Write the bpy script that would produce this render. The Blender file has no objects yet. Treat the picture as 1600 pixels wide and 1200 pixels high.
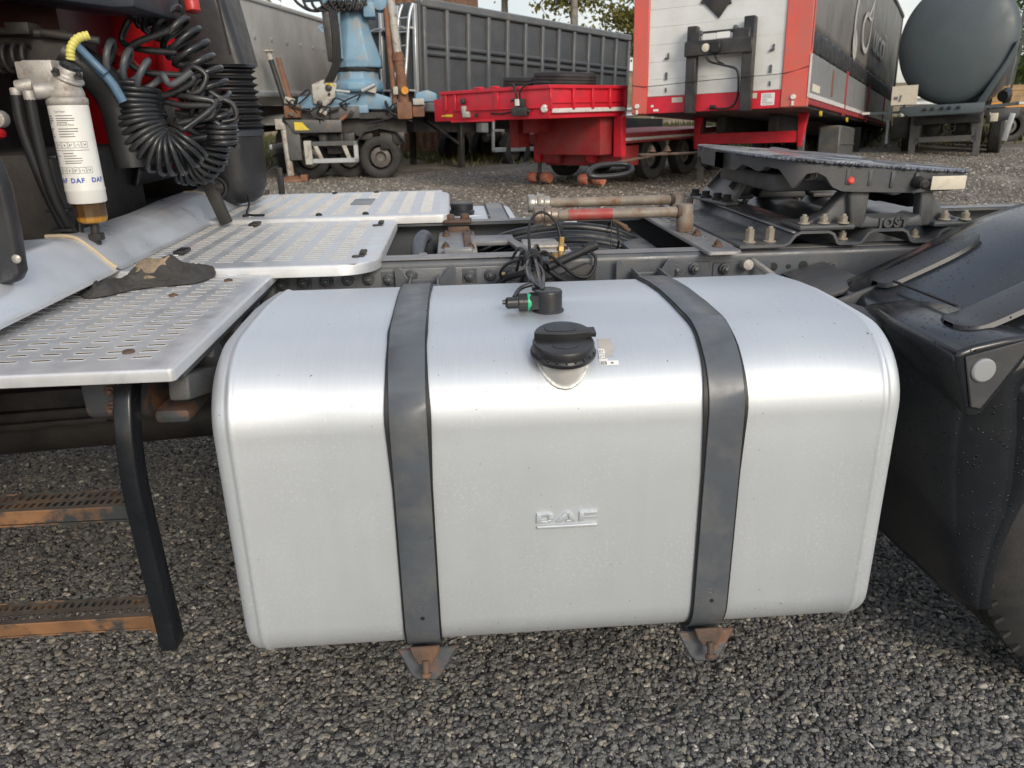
import bpy, bmesh, math, random
from mathutils import Vector, Matrix, noise
random.seed(7)
SC = bpy.context.scene
COL = SC.collection
R = math.radians
PI = math.pi

# ------------------------------------------------------------------ camera
cd = bpy.data.cameras.new('camera')
cam = bpy.data.objects.new('camera', cd)
COL.objects.link(cam)
SC.camera = cam
cd.sensor_width = 36.0
cd.sensor_fit = 'HORIZONTAL'
cd.lens = 36.0 * 1180 / 1600
cd.clip_start = 0.05
cd.clip_end = 2000
t_, p_, r_ = R(20.2), R(4.0), R(1.05)
F_ = Vector((math.sin(p_)*math.cos(t_), math.cos(p_)*math.cos(t_), -math.sin(t_)))
R0_ = Vector((math.cos(p_), -math.sin(p_), 0))
U0_ = R0_.cross(F_)
U_ = U0_*math.cos(r_) + R0_*math.sin(r_)
R1_ = R0_*math.cos(r_) - U0_*math.sin(r_)
cam.matrix_world = Matrix(((R1_.x, U_.x, -F_.x, 0), (R1_.y, U_.y, -F_.y, -1.30), (R1_.z, U_.z, -F_.z, 1.40), (0, 0, 0, 1)))
cd.dof.use_dof = True
cd.dof.focus_distance = 1.75
cd.dof.aperture_fstop = 10.0

# ------------------------------------------------------------------ sky, sun, exposure
SUN_EL, SUN_AZ = 27, 160          # degrees; azimuth of the sun measured clockwise from +Y
W = bpy.data.worlds.new('World')
SC.world = W
W.use_nodes = True
nt = W.node_tree
nt.nodes.clear()
wo = nt.nodes.new('ShaderNodeOutputWorld')
bg = nt.nodes.new('ShaderNodeBackground')
sky = nt.nodes.new('ShaderNodeTexSky')
sky.sky_type = 'NISHITA'
sky.sun_disc = False
sky.sun_elevation = R(SUN_EL)
sky.sun_rotation = R(SUN_AZ)
sky.dust_density = 2.0
sky.air_density = 1.0
tc = nt.nodes.new('ShaderNodeTexCoord')
mp = nt.nodes.new('ShaderNodeMapping')
mp.inputs['Scale'].default_value = (1.0, 1.0, 2.6)
n1 = nt.nodes.new('ShaderNodeTexNoise')
n1.inputs['Scale'].default_value = 1.7
n1.inputs['Detail'].default_value = 7
n1.inputs['Roughness'].default_value = 0.55
cr = nt.nodes.new('ShaderNodeValToRGB')
cr.color_ramp.elements[0].position = 0.40
cr.color_ramp.elements[0].color = (0.18, 0.18, 0.18, 1)
cr.color_ramp.elements[1].position = 0.6
cr.color_ramp.elements[1].color = (0.97, 0.97, 0.97, 1)
n2 = nt.nodes.new('ShaderNodeTexNoise')
n2.inputs['Scale'].default_value = 2.6
n2.inputs['Detail'].default_value = 6
cc = nt.nodes.new('ShaderNodeValToRGB')
cc.color_ramp.elements[0].position = 0.35
cc.color_ramp.elements[0].color = (3.9, 4.1, 4.4, 1)
cc.color_ramp.elements[1].position = 0.65
cc.color_ramp.elements[1].color = (6.6, 6.6, 6.5, 1)
mx = nt.nodes.new('ShaderNodeMixRGB')
L = nt.links.new
L(tc.outputs['Generated'], mp.inputs['Vector'])
L(mp.outputs['Vector'], n1.inputs['Vector'])
L(mp.outputs['Vector'], n2.inputs['Vector'])
L(n1.outputs['Fac'], cr.inputs['Fac'])
L(n2.outputs['Fac'], cc.inputs['Fac'])
L(cr.outputs['Color'], mx.inputs['Fac'])
L(sky.outputs['Color'], mx.inputs['Color1'])
sz_ = nt.nodes.new('ShaderNodeSeparateXYZ'); el_ = nt.nodes.new('ShaderNodeMapRange')
el_.inputs['From Min'].default_value = 0.02; el_.inputs['From Max'].default_value = 0.55
el_.inputs['To Min'].default_value = 0.0; el_.inputs['To Max'].default_value = 1.0
L(tc.outputs['Generated'], sz_.inputs[0]); L(sz_.outputs['Z'], el_.inputs['Value'])
tint = nt.nodes.new('ShaderNodeMixRGB'); tint.inputs['Color1'].default_value = (0.90, 0.86, 0.78, 1); tint.inputs['Color2'].default_value = (0.98, 1.0, 1.04, 1)
L(el_.outputs['Result'], tint.inputs['Fac'])
mt_ = nt.nodes.new('ShaderNodeMixRGB'); mt_.blend_type = 'MULTIPLY'; mt_.inputs['Fac'].default_value = 1.0
L(cc.outputs['Color'], mt_.inputs['Color1']); L(tint.outputs['Color'], mt_.inputs['Color2'])
L(mt_.outputs['Color'], mx.inputs['Color2'])
L(mx.outputs['Color'], bg.inputs['Color'])
bg.inputs['Strength'].default_value = 0.145
L(bg.outputs['Background'], wo.inputs['Surface'])

sd = bpy.data.lights.new('sun', 'SUN')
sd.energy = 1.4
sd.angle = R(20)
sd.color = (1.0, 0.91, 0.78)
sun = bpy.data.objects.new('sun', sd)
COL.objects.link(sun)
sdir = Vector((math.sin(R(SUN_AZ))*math.cos(R(SUN_EL)), math.cos(R(SUN_AZ))*math.cos(R(SUN_EL)), math.sin(R(SUN_EL))))
sun.rotation_euler = sdir.to_track_quat('Z', 'Y').to_euler()
sun.location = sdir*30

SC.view_settings.view_transform = 'Standard'
SC.view_settings.look = 'None'
SC.view_settings.exposure = 0.46
SC.view_settings.gamma = 1.0
SC.view_settings.use_curve_mapping = False

# ------------------------------------------------------------------ mesh helpers
class MB:
    def __init__(self):
        self.v = []; self.f = []; self.mi = []; self.cur = 0; self.M = None
    def add(self, vs, fs):
        o = len(self.v)
        if self.M is not None:
            vs = [self.M @ Vector(p) for p in vs]
        self.v += [tuple(p) for p in vs]
        self.f += [tuple(i+o for i in q) for q in fs]
        self.mi += [self.cur]*len(fs)
        return self
    def box(self, c, s, rot=None):
        x, y, z = s[0]/2, s[1]/2, s[2]/2
        vs = [Vector((a*x, b*y, d*z)) for a in (-1, 1) for b in (-1, 1) for d in (-1, 1)]
        if rot is not None: vs = [rot @ p for p in vs]
        vs = [p+Vector(c) for p in vs]
        return self.add(vs, [(0, 1, 3, 2), (4, 6, 7, 5), (0, 4, 5, 1), (2, 3, 7, 6), (0, 2, 6, 4), (1, 5, 7, 3)])
    def b2(self, a, b):
        return self.box([(a[i]+b[i])/2 for i in range(3)], [abs(b[i]-a[i]) for i in range(3)])
    def bar(self, p, q, w, h, up=(0, 0, 1)):
        p, q = Vector(p), Vector(q); d = q-p
        z = d.normalized(); u = Vector(up)
        x = u.cross(z)
        if x.length < 1e-4: x = Vector((1, 0, 0)).cross(z)
        x.normalize(); y = z.cross(x)
        vs = []
        for e in (p, q):
            for a, b in ((-1, -1), (1, -1), (1, 1), (-1, 1)):
                vs.append(e + x*(a*w/2) + y*(b*h/2))
        return self.add(vs, [(3, 2, 1, 0), (4, 5, 6, 7), (0, 1, 5, 4), (1, 2, 6, 5), (2, 3, 7, 6), (3, 0, 4, 7)])
    def cyl(self, p, q, r, r2=None, n=16, cap=True):
        return self.tube([p, q], [r, r if r2 is None else r2], n, cap)
    def tube(self, pts, r, n=8, cap=True, closed=False):
        pts = [Vector(p) for p in pts]; m = len(pts)
        rr = r if isinstance(r, (list, tuple)) else [r]*m
        tan = []
        for i in range(m):
            if closed: t = pts[(i+1) % m]-pts[i-1]
            else: t = pts[min(i+1, m-1)]-pts[max(i-1, 0)]
            tan.append(t.normalized() if t.length > 1e-9 else Vector((0, 0, 1)))
        a = Vector((0, 0, 1)) if abs(tan[0].z) < 0.9 else Vector((1, 0, 0))
        u = (a - tan[0]*a.dot(tan[0])).normalized()
        vs = []
        for i in range(m):
            u = (u - tan[i]*u.dot(tan[i])).normalized(); w = tan[i].cross(u)
            for k in range(n):
                an = 2*PI*k/n
                vs.append(pts[i] + (u*math.cos(an)+w*math.sin(an))*rr[i])
        fs = []
        for i in range(m if closed else m-1):
            j = (i+1) % m
            for k in range(n):
                l = (k+1) % n
                fs.append((i*n+k, i*n+l, j*n+l, j*n+k))
        if cap and not closed:
            fs.append(tuple(range(n-1, -1, -1))); fs.append(tuple((m-1)*n+k for k in range(n)))
        return self.add(vs, fs)
    def lathe(self, prof, n=24, p=(0, 0, 0), ax=(0, 0, 1), cap=True):
        ax = Vector(ax).normalized(); q = ax.to_track_quat('Z', 'Y'); p = Vector(p)
        vs = []
        for r, z in prof:
            for k in range(n):
                a = 2*PI*k/n
                vs.append(p + q @ Vector((r*math.cos(a), r*math.sin(a), z)))
        fs = []
        for i in range(len(prof)-1):
            for k in range(n):
                l = (k+1) % n
                fs.append((i*n+k, i*n+l, (i+1)*n+l, (i+1)*n+k))
        if cap:
            fs.append(tuple(range(n-1, -1, -1))); fs.append(tuple((len(prof)-1)*n+k for k in range(n)))
        return self.add(vs, fs)
    def prism(self, poly, a, b, axis='y'):
        n = len(poly)
        def P(u, w, t):
            return {'y': (u, t, w), 'x': (t, u, w), 'z': (u, w, t)}[axis]
        ar = sum(poly[i][0]*poly[(i+1) % n][1]-poly[(i+1) % n][0]*poly[i][1] for i in range(n))
        flip = (ar > 0) ^ (axis == 'y') ^ (b < a)
        vs = [P(u, w, a) for u, w in poly]+[P(u, w, b) for u, w in poly]
        fs = [tuple(range(n-1, -1, -1)), tuple(range(n, 2*n))]+[(i, (i+1) % n, n+(i+1) % n, n+i) for i in range(n)]
        if not flip: fs = [tuple(reversed(q)) for q in fs]
        return self.add(vs, fs)
    def grid(self, fn, nu, nv, cu=False, cv=False):
        vs = [fn(i/(nu if cu else nu-1), j/(nv if cv else nv-1)) for i in range(nu) for j in range(nv)]
        fs = []
        for i in range(nu if cu else nu-1):
            for j in range(nv if cv else nv-1):
                a, b = i, (i+1) % nu; c, d = j, (j+1) % nv
                fs.append((a*nv+c, b*nv+c, b*nv+d, a*nv+d))
        return self.add(vs, fs)
    def strip(self, prof, a, b, th, axis='y'):
        """thin sheet: open 2-D profile thickened by th along its normals, then extruded"""
        n = len(prof); off = []
        for i in range(n):
            p, q = Vector(prof[max(i-1, 0)]), Vector(prof[min(i+1, n-1)])
            t = (q-p).normalized()
            off.append((prof[i][0]-t.y*th, prof[i][1]+t.x*th))
        # quads rather than one large n-gon, so that curved profiles stay clean
        def P(u, w, t):
            return {'y': (u, t, w), 'x': (t, u, w), 'z': (u, w, t)}[axis]
        vs = [P(u, w, a) for u, w in prof]+[P(u, w, a) for u, w in off]+[P(u, w, b) for u, w in prof]+[P(u, w, b) for u, w in off]
        fs = []
        for i in range(n-1):
            fs += [(i, i+1, n+i+1, n+i), (2*n+i, 3*n+i, 3*n+i+1, 2*n+i+1), (i, 2*n+i, 2*n+i+1, i+1), (n+i, n+i+1, 3*n+i+1, 3*n+i)]
        fs += [(0, n, 3*n, 2*n), (n-1, 3*n-1, 4*n-1, 2*n-1)]
        return self.add(vs, fs)
    def mesh(self, name, mats, smooth=38, bevel=0, seg=2):
        me = bpy.data.meshes.new(name)
        me.from_pydata(self.v, [], self.f)
        if not isinstance(mats, (list, tuple)): mats = [mats]
        for m in mats: me.materials.append(m)
        me.polygons.foreach_set('material_index', self.mi)
        bm = bmesh.new(); bm.from_mesh(me)
        bmesh.ops.recalc_face_normals(bm, faces=bm.faces)
        if bevel:
            es = [e for e in bm.edges if len(e.link_faces) == 2 and e.calc_face_angle(0) > R(32)]
            bmesh.ops.bevel(bm, geom=es, offset=bevel, offset_type='OFFSET', segments=seg, profile=0.5, affect='EDGES', clamp_overlap=True)
        bm.to_mesh(me); bm.free()
        if smooth:
            me.polygons.foreach_set('use_smooth', [True]*len(me.polygons))
            me.set_sharp_from_angle(angle=R(smooth))
        me.update()
        return me
    def pieces(self):
        """groups of faces that stand clearly apart from each other"""
        n = len(self.v); par = list(range(n))
        def find(i):
            while par[i] != i: par[i] = par[par[i]]; i = par[i]
            return i
        for q in self.f:
            a = find(q[0])
            for j in q[1:]:
                c = find(j)
                if c != a: par[c] = a
        box = {}
        for i, p in enumerate(self.v):
            r = find(i); b = box.setdefault(r, [list(p), list(p)])
            for k in range(3):
                b[0][k] = min(b[0][k], p[k]); b[1][k] = max(b[1][k], p[k])
        keys = list(box); m = len(keys)
        if m < 2 or m > 300: return None
        grp = list(range(m))
        def gf(i):
            while grp[i] != i: grp[i] = grp[grp[i]]; i = grp[i]
            return i
        size = [max(box[k][1][a]-box[k][0][a] for a in range(3)) for k in keys]
        for i in range(m):
            for j in range(i+1, m):
                A, B = box[keys[i]], box[keys[j]]
                gap = math.sqrt(sum(max(0.0, A[0][a]-B[1][a], B[0][a]-A[1][a])**2 for a in range(3)))
                if gap <= max(0.02, 0.5*max(size[i], size[j])): grp[gf(i)] = gf(j)
        roots = sorted({gf(i) for i in range(m)})
        if len(roots) < 2: return None
        where = {keys[i]: roots.index(gf(i)) for i in range(m)}
        out = [[] for _ in roots]
        for fi, q in enumerate(self.f): out[where[find(q[0])]].append(fi)
        return out
    def build(self, name, mats, parent=None, **k):
        g = self.pieces() if parent is not None else None
        if not g: return put(name, self.mesh(name, mats, **k), parent)
        first = None
        for fl in g:
            s = MB(); ix = {}
            for fi in fl:
                q = []
                for i in self.f[fi]:
                    if i not in ix: ix[i] = len(s.v); s.v.append(self.v[i])
                    q.append(ix[i])
                s.f.append(tuple(q)); s.mi.append(self.mi[fi])
            o = put(name, s.mesh(name, mats, **k), parent); first = first or o
        return first

def put(name, me, parent=None, loc=None, rot=None, scale=None):
    o = bpy.data.objects.new(name, me); COL.objects.link(o)
    if parent is not None: o.parent = parent
    if loc is not None: o.location = loc
    if rot is not None: o.rotation_euler = rot
    if scale is not None: o.scale = scale
    return o
def tag(o, label=None, cat=None, group=None, kind=None):
    if label: o['label'] = label
    if cat: o['category'] = cat
    if group: o['group'] = group
    if kind: o['kind'] = kind
    return o
def thing(name, label, cat, loc=(0, 0, 0), rot=(0, 0, 0), group=None):
    o = bpy.data.objects.new(name, None); COL.objects.link(o)
    o.location = loc; o.rotation_euler = rot; o.empty_display_size = 0.2
    return tag(o, label, cat, group)
def catmull(pts, per=8, closed=False):
    P = [Vector(p) for p in pts]; n = len(P); out = []
    for i in range(n if closed else n-1):
        if closed: a, b, c, d = P[i-1], P[i], P[(i+1) % n], P[(i+2) % n]
        else: a, b, c, d = P[max(i-1, 0)], P[i], P[i+1], P[min(i+2, n-1)]
        for k in range(per):
            t = k/per
            out.append(0.5*((2*b)+(c-a)*t+(2*a-5*b+4*c-d)*t*t+(3*b-a-3*c+d)*t*t*t))
    if not closed: out.append(P[-1])
    return out
def helix(path, rad, turns, per=14, jit=0.0, ph=0.0):
    P = catmull(path, 10); m = len(P); N = int(turns*per)
    ds = [0]
    for i in range(1, m): ds.append(ds[-1]+(P[i]-P[i-1]).length)
    out = []; u = None; j = 0
    for s in range(N+1):
        d = ds[-1]*s/N
        while j < m-2 and ds[j+1] < d: j += 1
        k = (d-ds[j])/max(ds[j+1]-ds[j], 1e-9)
        c = P[j].lerp(P[j+1], k); t = (P[min(j+2, m-1)]-P[max(j-1, 0)]).normalized()
        if u is None:
            a = Vector((0, 0, 1)) if abs(t.z) < 0.9 else Vector((1, 0, 0)); u = a
        u = (u-t*u.dot(t)).normalized(); w = t.cross(u)
        an = 2*PI*s/per+ph; rr = (rad(s/N) if callable(rad) else rad)*(1+jit*math.sin(s*0.9))
        out.append(c+(u*math.cos(an)+w*math.sin(an))*rr)
    return out
def rrect(x0, y0, x1, y1, r, n=5):
    if not isinstance(r, (list, tuple)): r = [r]*4
    out = []
    for (cx, cy, a0, q) in ((x1-r[0], y0+r[0], -90, r[0]), (x1-r[1], y1-r[1], 0, r[1]), (x0+r[2], y1-r[2], 90, r[2]), (x0+r[3], y0+r[3], 180, r[3])):
        for k in range(n+1 if q > 0 else 1):
            a = R(a0+90*k/n); out.append((cx+q*math.cos(a), cy+q*math.sin(a)))
    return out
def ring(cx, cy, r, n=20, a0=0):
    return [(cx+r*math.cos(2*PI*k/n+a0), cy+r*math.sin(2*PI*k/n+a0)) for k in range(n)]
def text_mesh(name, body, size, mat, ext=0.0008, align='LEFT', spacing=1.0, bevel=0.0, shear=0.0, fat=0.0):
    cu = bpy.data.curves.new(name, 'FONT'); cu.body = body; cu.size = size; cu.extrude = ext; cu.align_x = align
    cu.space_character = spacing; cu.offset = fat; cu.bevel_depth = bevel; cu.shear = shear; cu.resolution_u = 3
    o = bpy.data.objects.new(name, cu); COL.objects.link(o)
    dg = bpy.context.evaluated_depsgraph_get(); dg.update()
    me = bpy.data.meshes.new_from_object(o.evaluated_get(dg))
    bpy.data.objects.remove(o); bpy.data.curves.remove(cu)
    me.materials.clear(); me.materials.append(mat)
    me.name = name
    return me

# ------------------------------------------------------------------ materials
def mat(name, col, rough=0.5, metal=0.0, var=0.12, vs=6.0, dirt=None, da=0.4, ds=5.0, dw=0.12, bump=0.0, bs=80.0, rv=0.12, spec=0.5, coat=0.0, spots=None, sa=0.62, ss=90, aniso=0.0, stretch=None):
    m = bpy.data.materials.new(name); m.use_nodes = True
    t = m.node_tree; N = t.nodes; Lk = t.links.new
    b = N['Principled BSDF']
    tc = N.new('ShaderNodeTexCoord'); src = tc.outputs['Object']
    if stretch:
        mpn = N.new('ShaderNodeMapping'); mpn.inputs['Scale'].default_value = stretch
        Lk(src, mpn.inputs['Vector']); src = mpn.outputs['Vector']
    def nz(scale, det=5, ro=0.55, vec=None):
        q = N.new('ShaderNodeTexNoise'); q.inputs['Scale'].default_value = scale; q.inputs['Detail'].default_value = det
        q.inputs['Roughness'].default_value = ro
        Lk(vec or tc.outputs['Object'], q.inputs['Vector']); return q.outputs['Fac']
    def ramp(x, a, c):
        q = N.new('ShaderNodeMapRange'); q.inputs['From Min'].default_value = a; q.inputs['From Max'].default_value = c
        q.clamp = True; Lk(x, q.inputs['Value']); return q.outputs['Result']
    def mix(f, a, c):
        q = N.new('ShaderNodeMixRGB'); Lk(f, q.inputs['Fac'])
        for s, i in ((a, 'Color1'), (c, 'Color2')):
            if isinstance(s, tuple): q.inputs[i].default_value = (*s, 1)
            else: Lk(s, q.inputs[i])
        return q.outputs['Color']
    base = nz(vs, 6, 0.6, src)
    lo = tuple(c*(1-var) for c in col); hi = tuple(min(1, c*(1+var)) for c in col)
    c = mix(ramp(base, 0.3, 0.7), lo, hi)
    ro = N.new('ShaderNodeMapRange'); ro.inputs['To Min'].default_value = max(0.02, rough-rv); ro.inputs['To Max'].default_value = min(1, rough+rv)
    ro.inputs['From Min'].default_value = 0.3; ro.inputs['From Max'].default_value = 0.7
    Lk(nz(vs*2.3, 4), ro.inputs['Value'])
    rough_o = ro.outputs['Result']
    met = None
    if dirt:
        f = ramp(nz(ds, 8, 0.65), 1-da-dw, 1-da+dw)
        c = mix(f, c, dirt)
        q = N.new('ShaderNodeMath'); q.operation = 'MAXIMUM'; Lk(rough_o, q.inputs[0])
        q2 = N.new('ShaderNodeMath'); q2.operation = 'MULTIPLY'; q2.inputs[1].default_value = 0.85; Lk(f, q2.inputs[0]); Lk(q2.outputs[0], q.inputs[1])
        rough_o = q.outputs[0]
        if metal > 0:
            q3 = N.new('ShaderNodeMath'); q3.operation = 'MULTIPLY_ADD'; q3.inputs[1].default_value = -metal; q3.inputs[2].default_value = metal
            Lk(f, q3.inputs[0]); met = q3.outputs[0]
    if spots:
        f2 = ramp(nz(ss, 3, 0.7), sa, sa+0.05)
        c = mix(f2, c, spots)
    Lk(c, b.inputs['Base Color']); Lk(rough_o, b.inputs['Roughness'])
    if met: Lk(met, b.inputs['Metallic'])
    else: b.inputs['Metallic'].default_value = metal
    b.inputs['Specular IOR Level'].default_value = spec
    if coat: b.inputs['Coat Weight'].default_value = coat
    if aniso: b.inputs['Anisotropic'].default_value = aniso
    if bump:
        bn = N.new('ShaderNodeBump'); bn.inputs['Strength'].default_value = bump; bn.inputs['Distance'].default_value = 0.002
        Lk(nz(bs, 4, 0.6, src), bn.inputs['Height']); Lk(bn.outputs['Normal'], b.inputs['Normal'])
    return m

RUST = (0.20, 0.075, 0.028)
MUD = (0.26, 0.20, 0.14)
M_black = mat('black_plastic', (0.014, 0.015, 0.0175), 0.38, var=0.25, dirt=(0.055, 0.053, 0.052), da=0.30, ds=4, dw=0.3, bump=0.25, bs=220)
M_blackdirty = mat('dirty_black_metal', (0.014, 0.014, 0.015), 0.6, var=0.3, dirt=(0.06, 0.052, 0.045), da=0.42, ds=7, dw=0.2, bump=0.4, bs=120)
M_under = mat('oily_black_steel', (0.012, 0.012, 0.013), 0.65, var=0.3, dirt=(0.045, 0.036, 0.03), da=0.42, ds=6, dw=0.2, bump=0.5, bs=90)
M_frame = mat('grey_frame_paint', (0.080, 0.089, 0.100), 0.37, var=0.15, dirt=(0.16, 0.145, 0.125), da=0.36, ds=5, dw=0.2, bump=0.25, bs=160, spots=(0.16, 0.08, 0.04), sa=0.72, ss=40)
M_frametop = mat('grey_frame_flange', (0.17, 0.18, 0.195), 0.42, var=0.2, dirt=(0.26, 0.23, 0.19), da=0.40, ds=6, dw=0.2, bump=0.3, bs=160, spots=(0.10, 0.05, 0.03), sa=0.68, ss=30)  # paler frame paint; on the rail tops it stands in for sky light
M_strap = mat('grey_strap_steel', (0.085, 0.096, 0.11), 0.38, var=0.12, dirt=(0.17, 0.165, 0.15), da=0.33, ds=9, dw=0.2, bump=0.1, bs=200, spots=(0.35, 0.35, 0.33), sa=0.74, ss=120)
M_rubber = mat('black_rubber', (0.012, 0.012, 0.013), 0.55, var=0.3)
M_hose = mat('black_hose', (0.015, 0.0165, 0.019), 0.32, var=0.3, dirt=(0.075, 0.073, 0.07), da=0.34, ds=9, dw=0.2)
M_hosegrey = mat('grey_hose', (0.075, 0.085, 0.095), 0.42, var=0.25, dirt=(0.13, 0.12, 0.11), da=0.4, ds=14)
M_cast = mat('cast_iron_dark', (0.070, 0.074, 0.079), 0.48, var=0.2, dirt=(0.12, 0.11, 0.10), da=0.36, ds=7, dw=0.2, bump=0.7, bs=260)
M_grease = mat('greasy_plate', (0.085, 0.095, 0.112), 0.24, var=0.5, vs=5, dirt=(0.012, 0.012, 0.013), da=0.45, ds=7, dw=0.05, bump=0.9, bs=14, rv=0.12, stretch=(1, 2.6, 1))
M_rusty = mat('rusty_steel', (0.085, 0.055, 0.04), 0.75, var=0.45, vs=14, dirt=(0.17, 0.09, 0.045), da=0.4, ds=18, dw=0.15, bump=0.8, bs=120)
M_rustpaint = mat('rust_patched_paint', (0.052, 0.058, 0.066), 0.5, var=0.2, dirt=(0.15, 0.075, 0.04), da=0.44, ds=11, dw=0.05, bump=0.5, bs=90)
M_bolt = mat('dirty_bolt', (0.20, 0.195, 0.185), 0.5, 0.5, var=0.25, vs=40, dirt=(0.24, 0.19, 0.13), da=0.42, ds=40)
M_boltdark = mat('dark_bolt', (0.10, 0.105, 0.11), 0.45, 0.4, var=0.3, vs=50, dirt=(0.15, 0.13, 0.11), da=0.4, ds=40)
M_boltsand = mat('dusty_bolt', (0.30, 0.27, 0.22), 0.65, 0.2, var=0.25, vs=40, dirt=(0.22, 0.16, 0.1), da=0.42, ds=60)
M_zinc = mat('zinc_fitting', (0.42, 0.42, 0.40), 0.35, 0.8, var=0.2, vs=30, dirt=(0.26, 0.20, 0.13), da=0.42, ds=20)
M_brass = mat('brass', (0.50, 0.33, 0.13), 0.35, 0.9, var=0.25, vs=40)
M_pipe = mat('dusty_pipe', (0.25, 0.215, 0.175), 0.6, 0.1, var=0.3, vs=12, dirt=(0.17, 0.085, 0.04), da=0.43, ds=16, dw=0.1, bump=0.3, bs=120)
M_redpaint_old = mat('old_red_paint', (0.36, 0.055, 0.05), 0.5, var=0.2, vs=10, dirt=(0.24, 0.16, 0.12), da=0.38, ds=14)
M_coupling = mat('coupling_steel', (0.30, 0.25, 0.21), 0.38, 0.8, var=0.25, vs=30, dirt=(0.16, 0.09, 0.05), da=0.4, ds=25)
M_deck = mat('deck_aluminium', (0.66, 0.675, 0.69), 0.45, 0.62, var=0.08, vs=9, dirt=(0.36, 0.33, 0.30), da=0.27, ds=9, dw=0.3, bump=0.10, bs=300)
M_shield = mat('shield_aluminium', (0.66, 0.69, 0.72), 0.36, 0.5, var=0.07, vs=4, bump=0.04, bs=260, spots=(0.30, 0.29, 0.28), sa=0.735, ss=60)
M_slot = mat('slot_edge', (0.46, 0.43, 0.38), 0.6, 0.1, var=0.25, vs=30)
M_beige = mat('beige_rubber_trim', (0.50, 0.40, 0.27), 0.6, var=0.12)
M_cabred = mat('cab_red_paint', (0.50, 0.010, 0.018), 0.5, var=0.08, vs=5, dirt=(0.22, 0.02, 0.02), da=0.30, ds=4, dw=0.3, spec=0.06)
M_cabredd = mat('red_primer_floor', (0.10, 0.014, 0.016), 0.5, var=0.3, vs=5, dirt=(0.03, 0.02, 0.02), da=0.45, ds=6, dw=0.2)
M_bluegrey = mat('blue_grey_plastic', (0.030, 0.036, 0.046), 0.45, var=0.15, bump=0.15, bs=300)
M_white = mat('filter_white', (0.70, 0.69, 0.64), 0.35, var=0.04, dirt=(0.45, 0.40, 0.32), da=0.27, ds=9, dw=0.2)
M_castalu = mat('cast_aluminium', (0.42, 0.40, 0.37), 0.5, 0.45, var=0.15, vs=25, dirt=(0.20, 0.16, 0.12), da=0.38, ds=20, bump=0.5, bs=260)
M_ink = mat('dark_ink', (0.14, 0.14, 0.145), 0.5, var=0.1)
M_inkblue = mat('blue_ink', (0.08, 0.13, 0.42), 0.5, var=0.05)
M_inkred = mat('red_ink', (0.5, 0.06, 0.06), 0.5, var=0.05)
M_blue = mat('blue_hose', (0.10, 0.18, 0.27), 0.45, var=0.2, vs=30)
M_red = mat('red_hose', (0.45, 0.035, 0.03), 0.4, var=0.15, vs=20)
M_yellow = mat('yellow_hose', (0.62, 0.56, 0.14), 0.5, var=0.1, vs=30)
M_green = mat('green_ring', (0.02, 0.42, 0.20), 0.4, var=0.05)
M_cream = mat('cream_paper', (0.62, 0.57, 0.46), 0.6, var=0.08, vs=20, dirt=(0.35, 0.28, 0.2), da=0.32, ds=20)
M_reflector = mat('white_reflector', (0.30, 0.31, 0.31), 0.3, var=0.08)
M_redcap = mat('red_button', (0.62, 0.06, 0.05), 0.4, var=0.05)
M_tyre = mat('tyre_rubber', (0.018, 0.018, 0.019), 0.7, var=0.25, dirt=(0.055, 0.052, 0.048), da=0.40, ds=7, dw=0.25, bump=0.5, bs=90)
M_rag = mat('dirty_cloth', (0.045, 0.043, 0.041), 0.85, var=0.35, vs=14, bump=0.8, bs=420)
M_ragtan = mat('stained_cloth_lining', (0.27, 0.205, 0.14), 0.85, var=0.35, vs=26, dirt=(0.05, 0.042, 0.038), da=0.42, ds=16, bump=0.8, bs=300)

# ------------------------------------------------------------------ ground, gravel, verge, sky side trees
def sstep(a, c, x):
    t = max(0.0, min(1.0, (x-a)/(c-a))); return t*t*(3-2*t)
def gz(x, y):
    z = 0.010*max(0, y-3)+0.20*sstep(5.5, 9, x)*sstep(8, 13, y)
    z += 0.30*sstep(17, 24, y)
    z += 2.9*sstep(27, 36, y)*(0.45+0.55*sstep(14, 2, x))
    z += 0.03*noise.noise(Vector((x*0.5, y*0.5, 0)))*sstep(3, 7, y)
    z += 0.010*noise.noise(Vector((x*1.6, y*1.6, 4)))
    return z
def axis(vals):
    out = []
    for a, c, n in vals: out += [a+(c-a)*k/n for k in range(n)]
    return out+[vals[-1][1]]
xs = axis([(-400, -60, 10), (-60, -12, 16), (-12, 14, 78), (14, 60, 24), (60, 400, 10)])
ys = axis([(-300, -20, 8), (-20, -3, 10), (-3, 40, 122), (40, 400, 14)])
b = MB(); b.grid(lambda u, v: (xs[round(u*(len(xs)-1))], ys[round(v*(len(ys)-1))], gz(xs[round(u*(len(xs)-1))], ys[round(v*(len(ys)-1))])-0.002), len(xs), len(ys))
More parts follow.
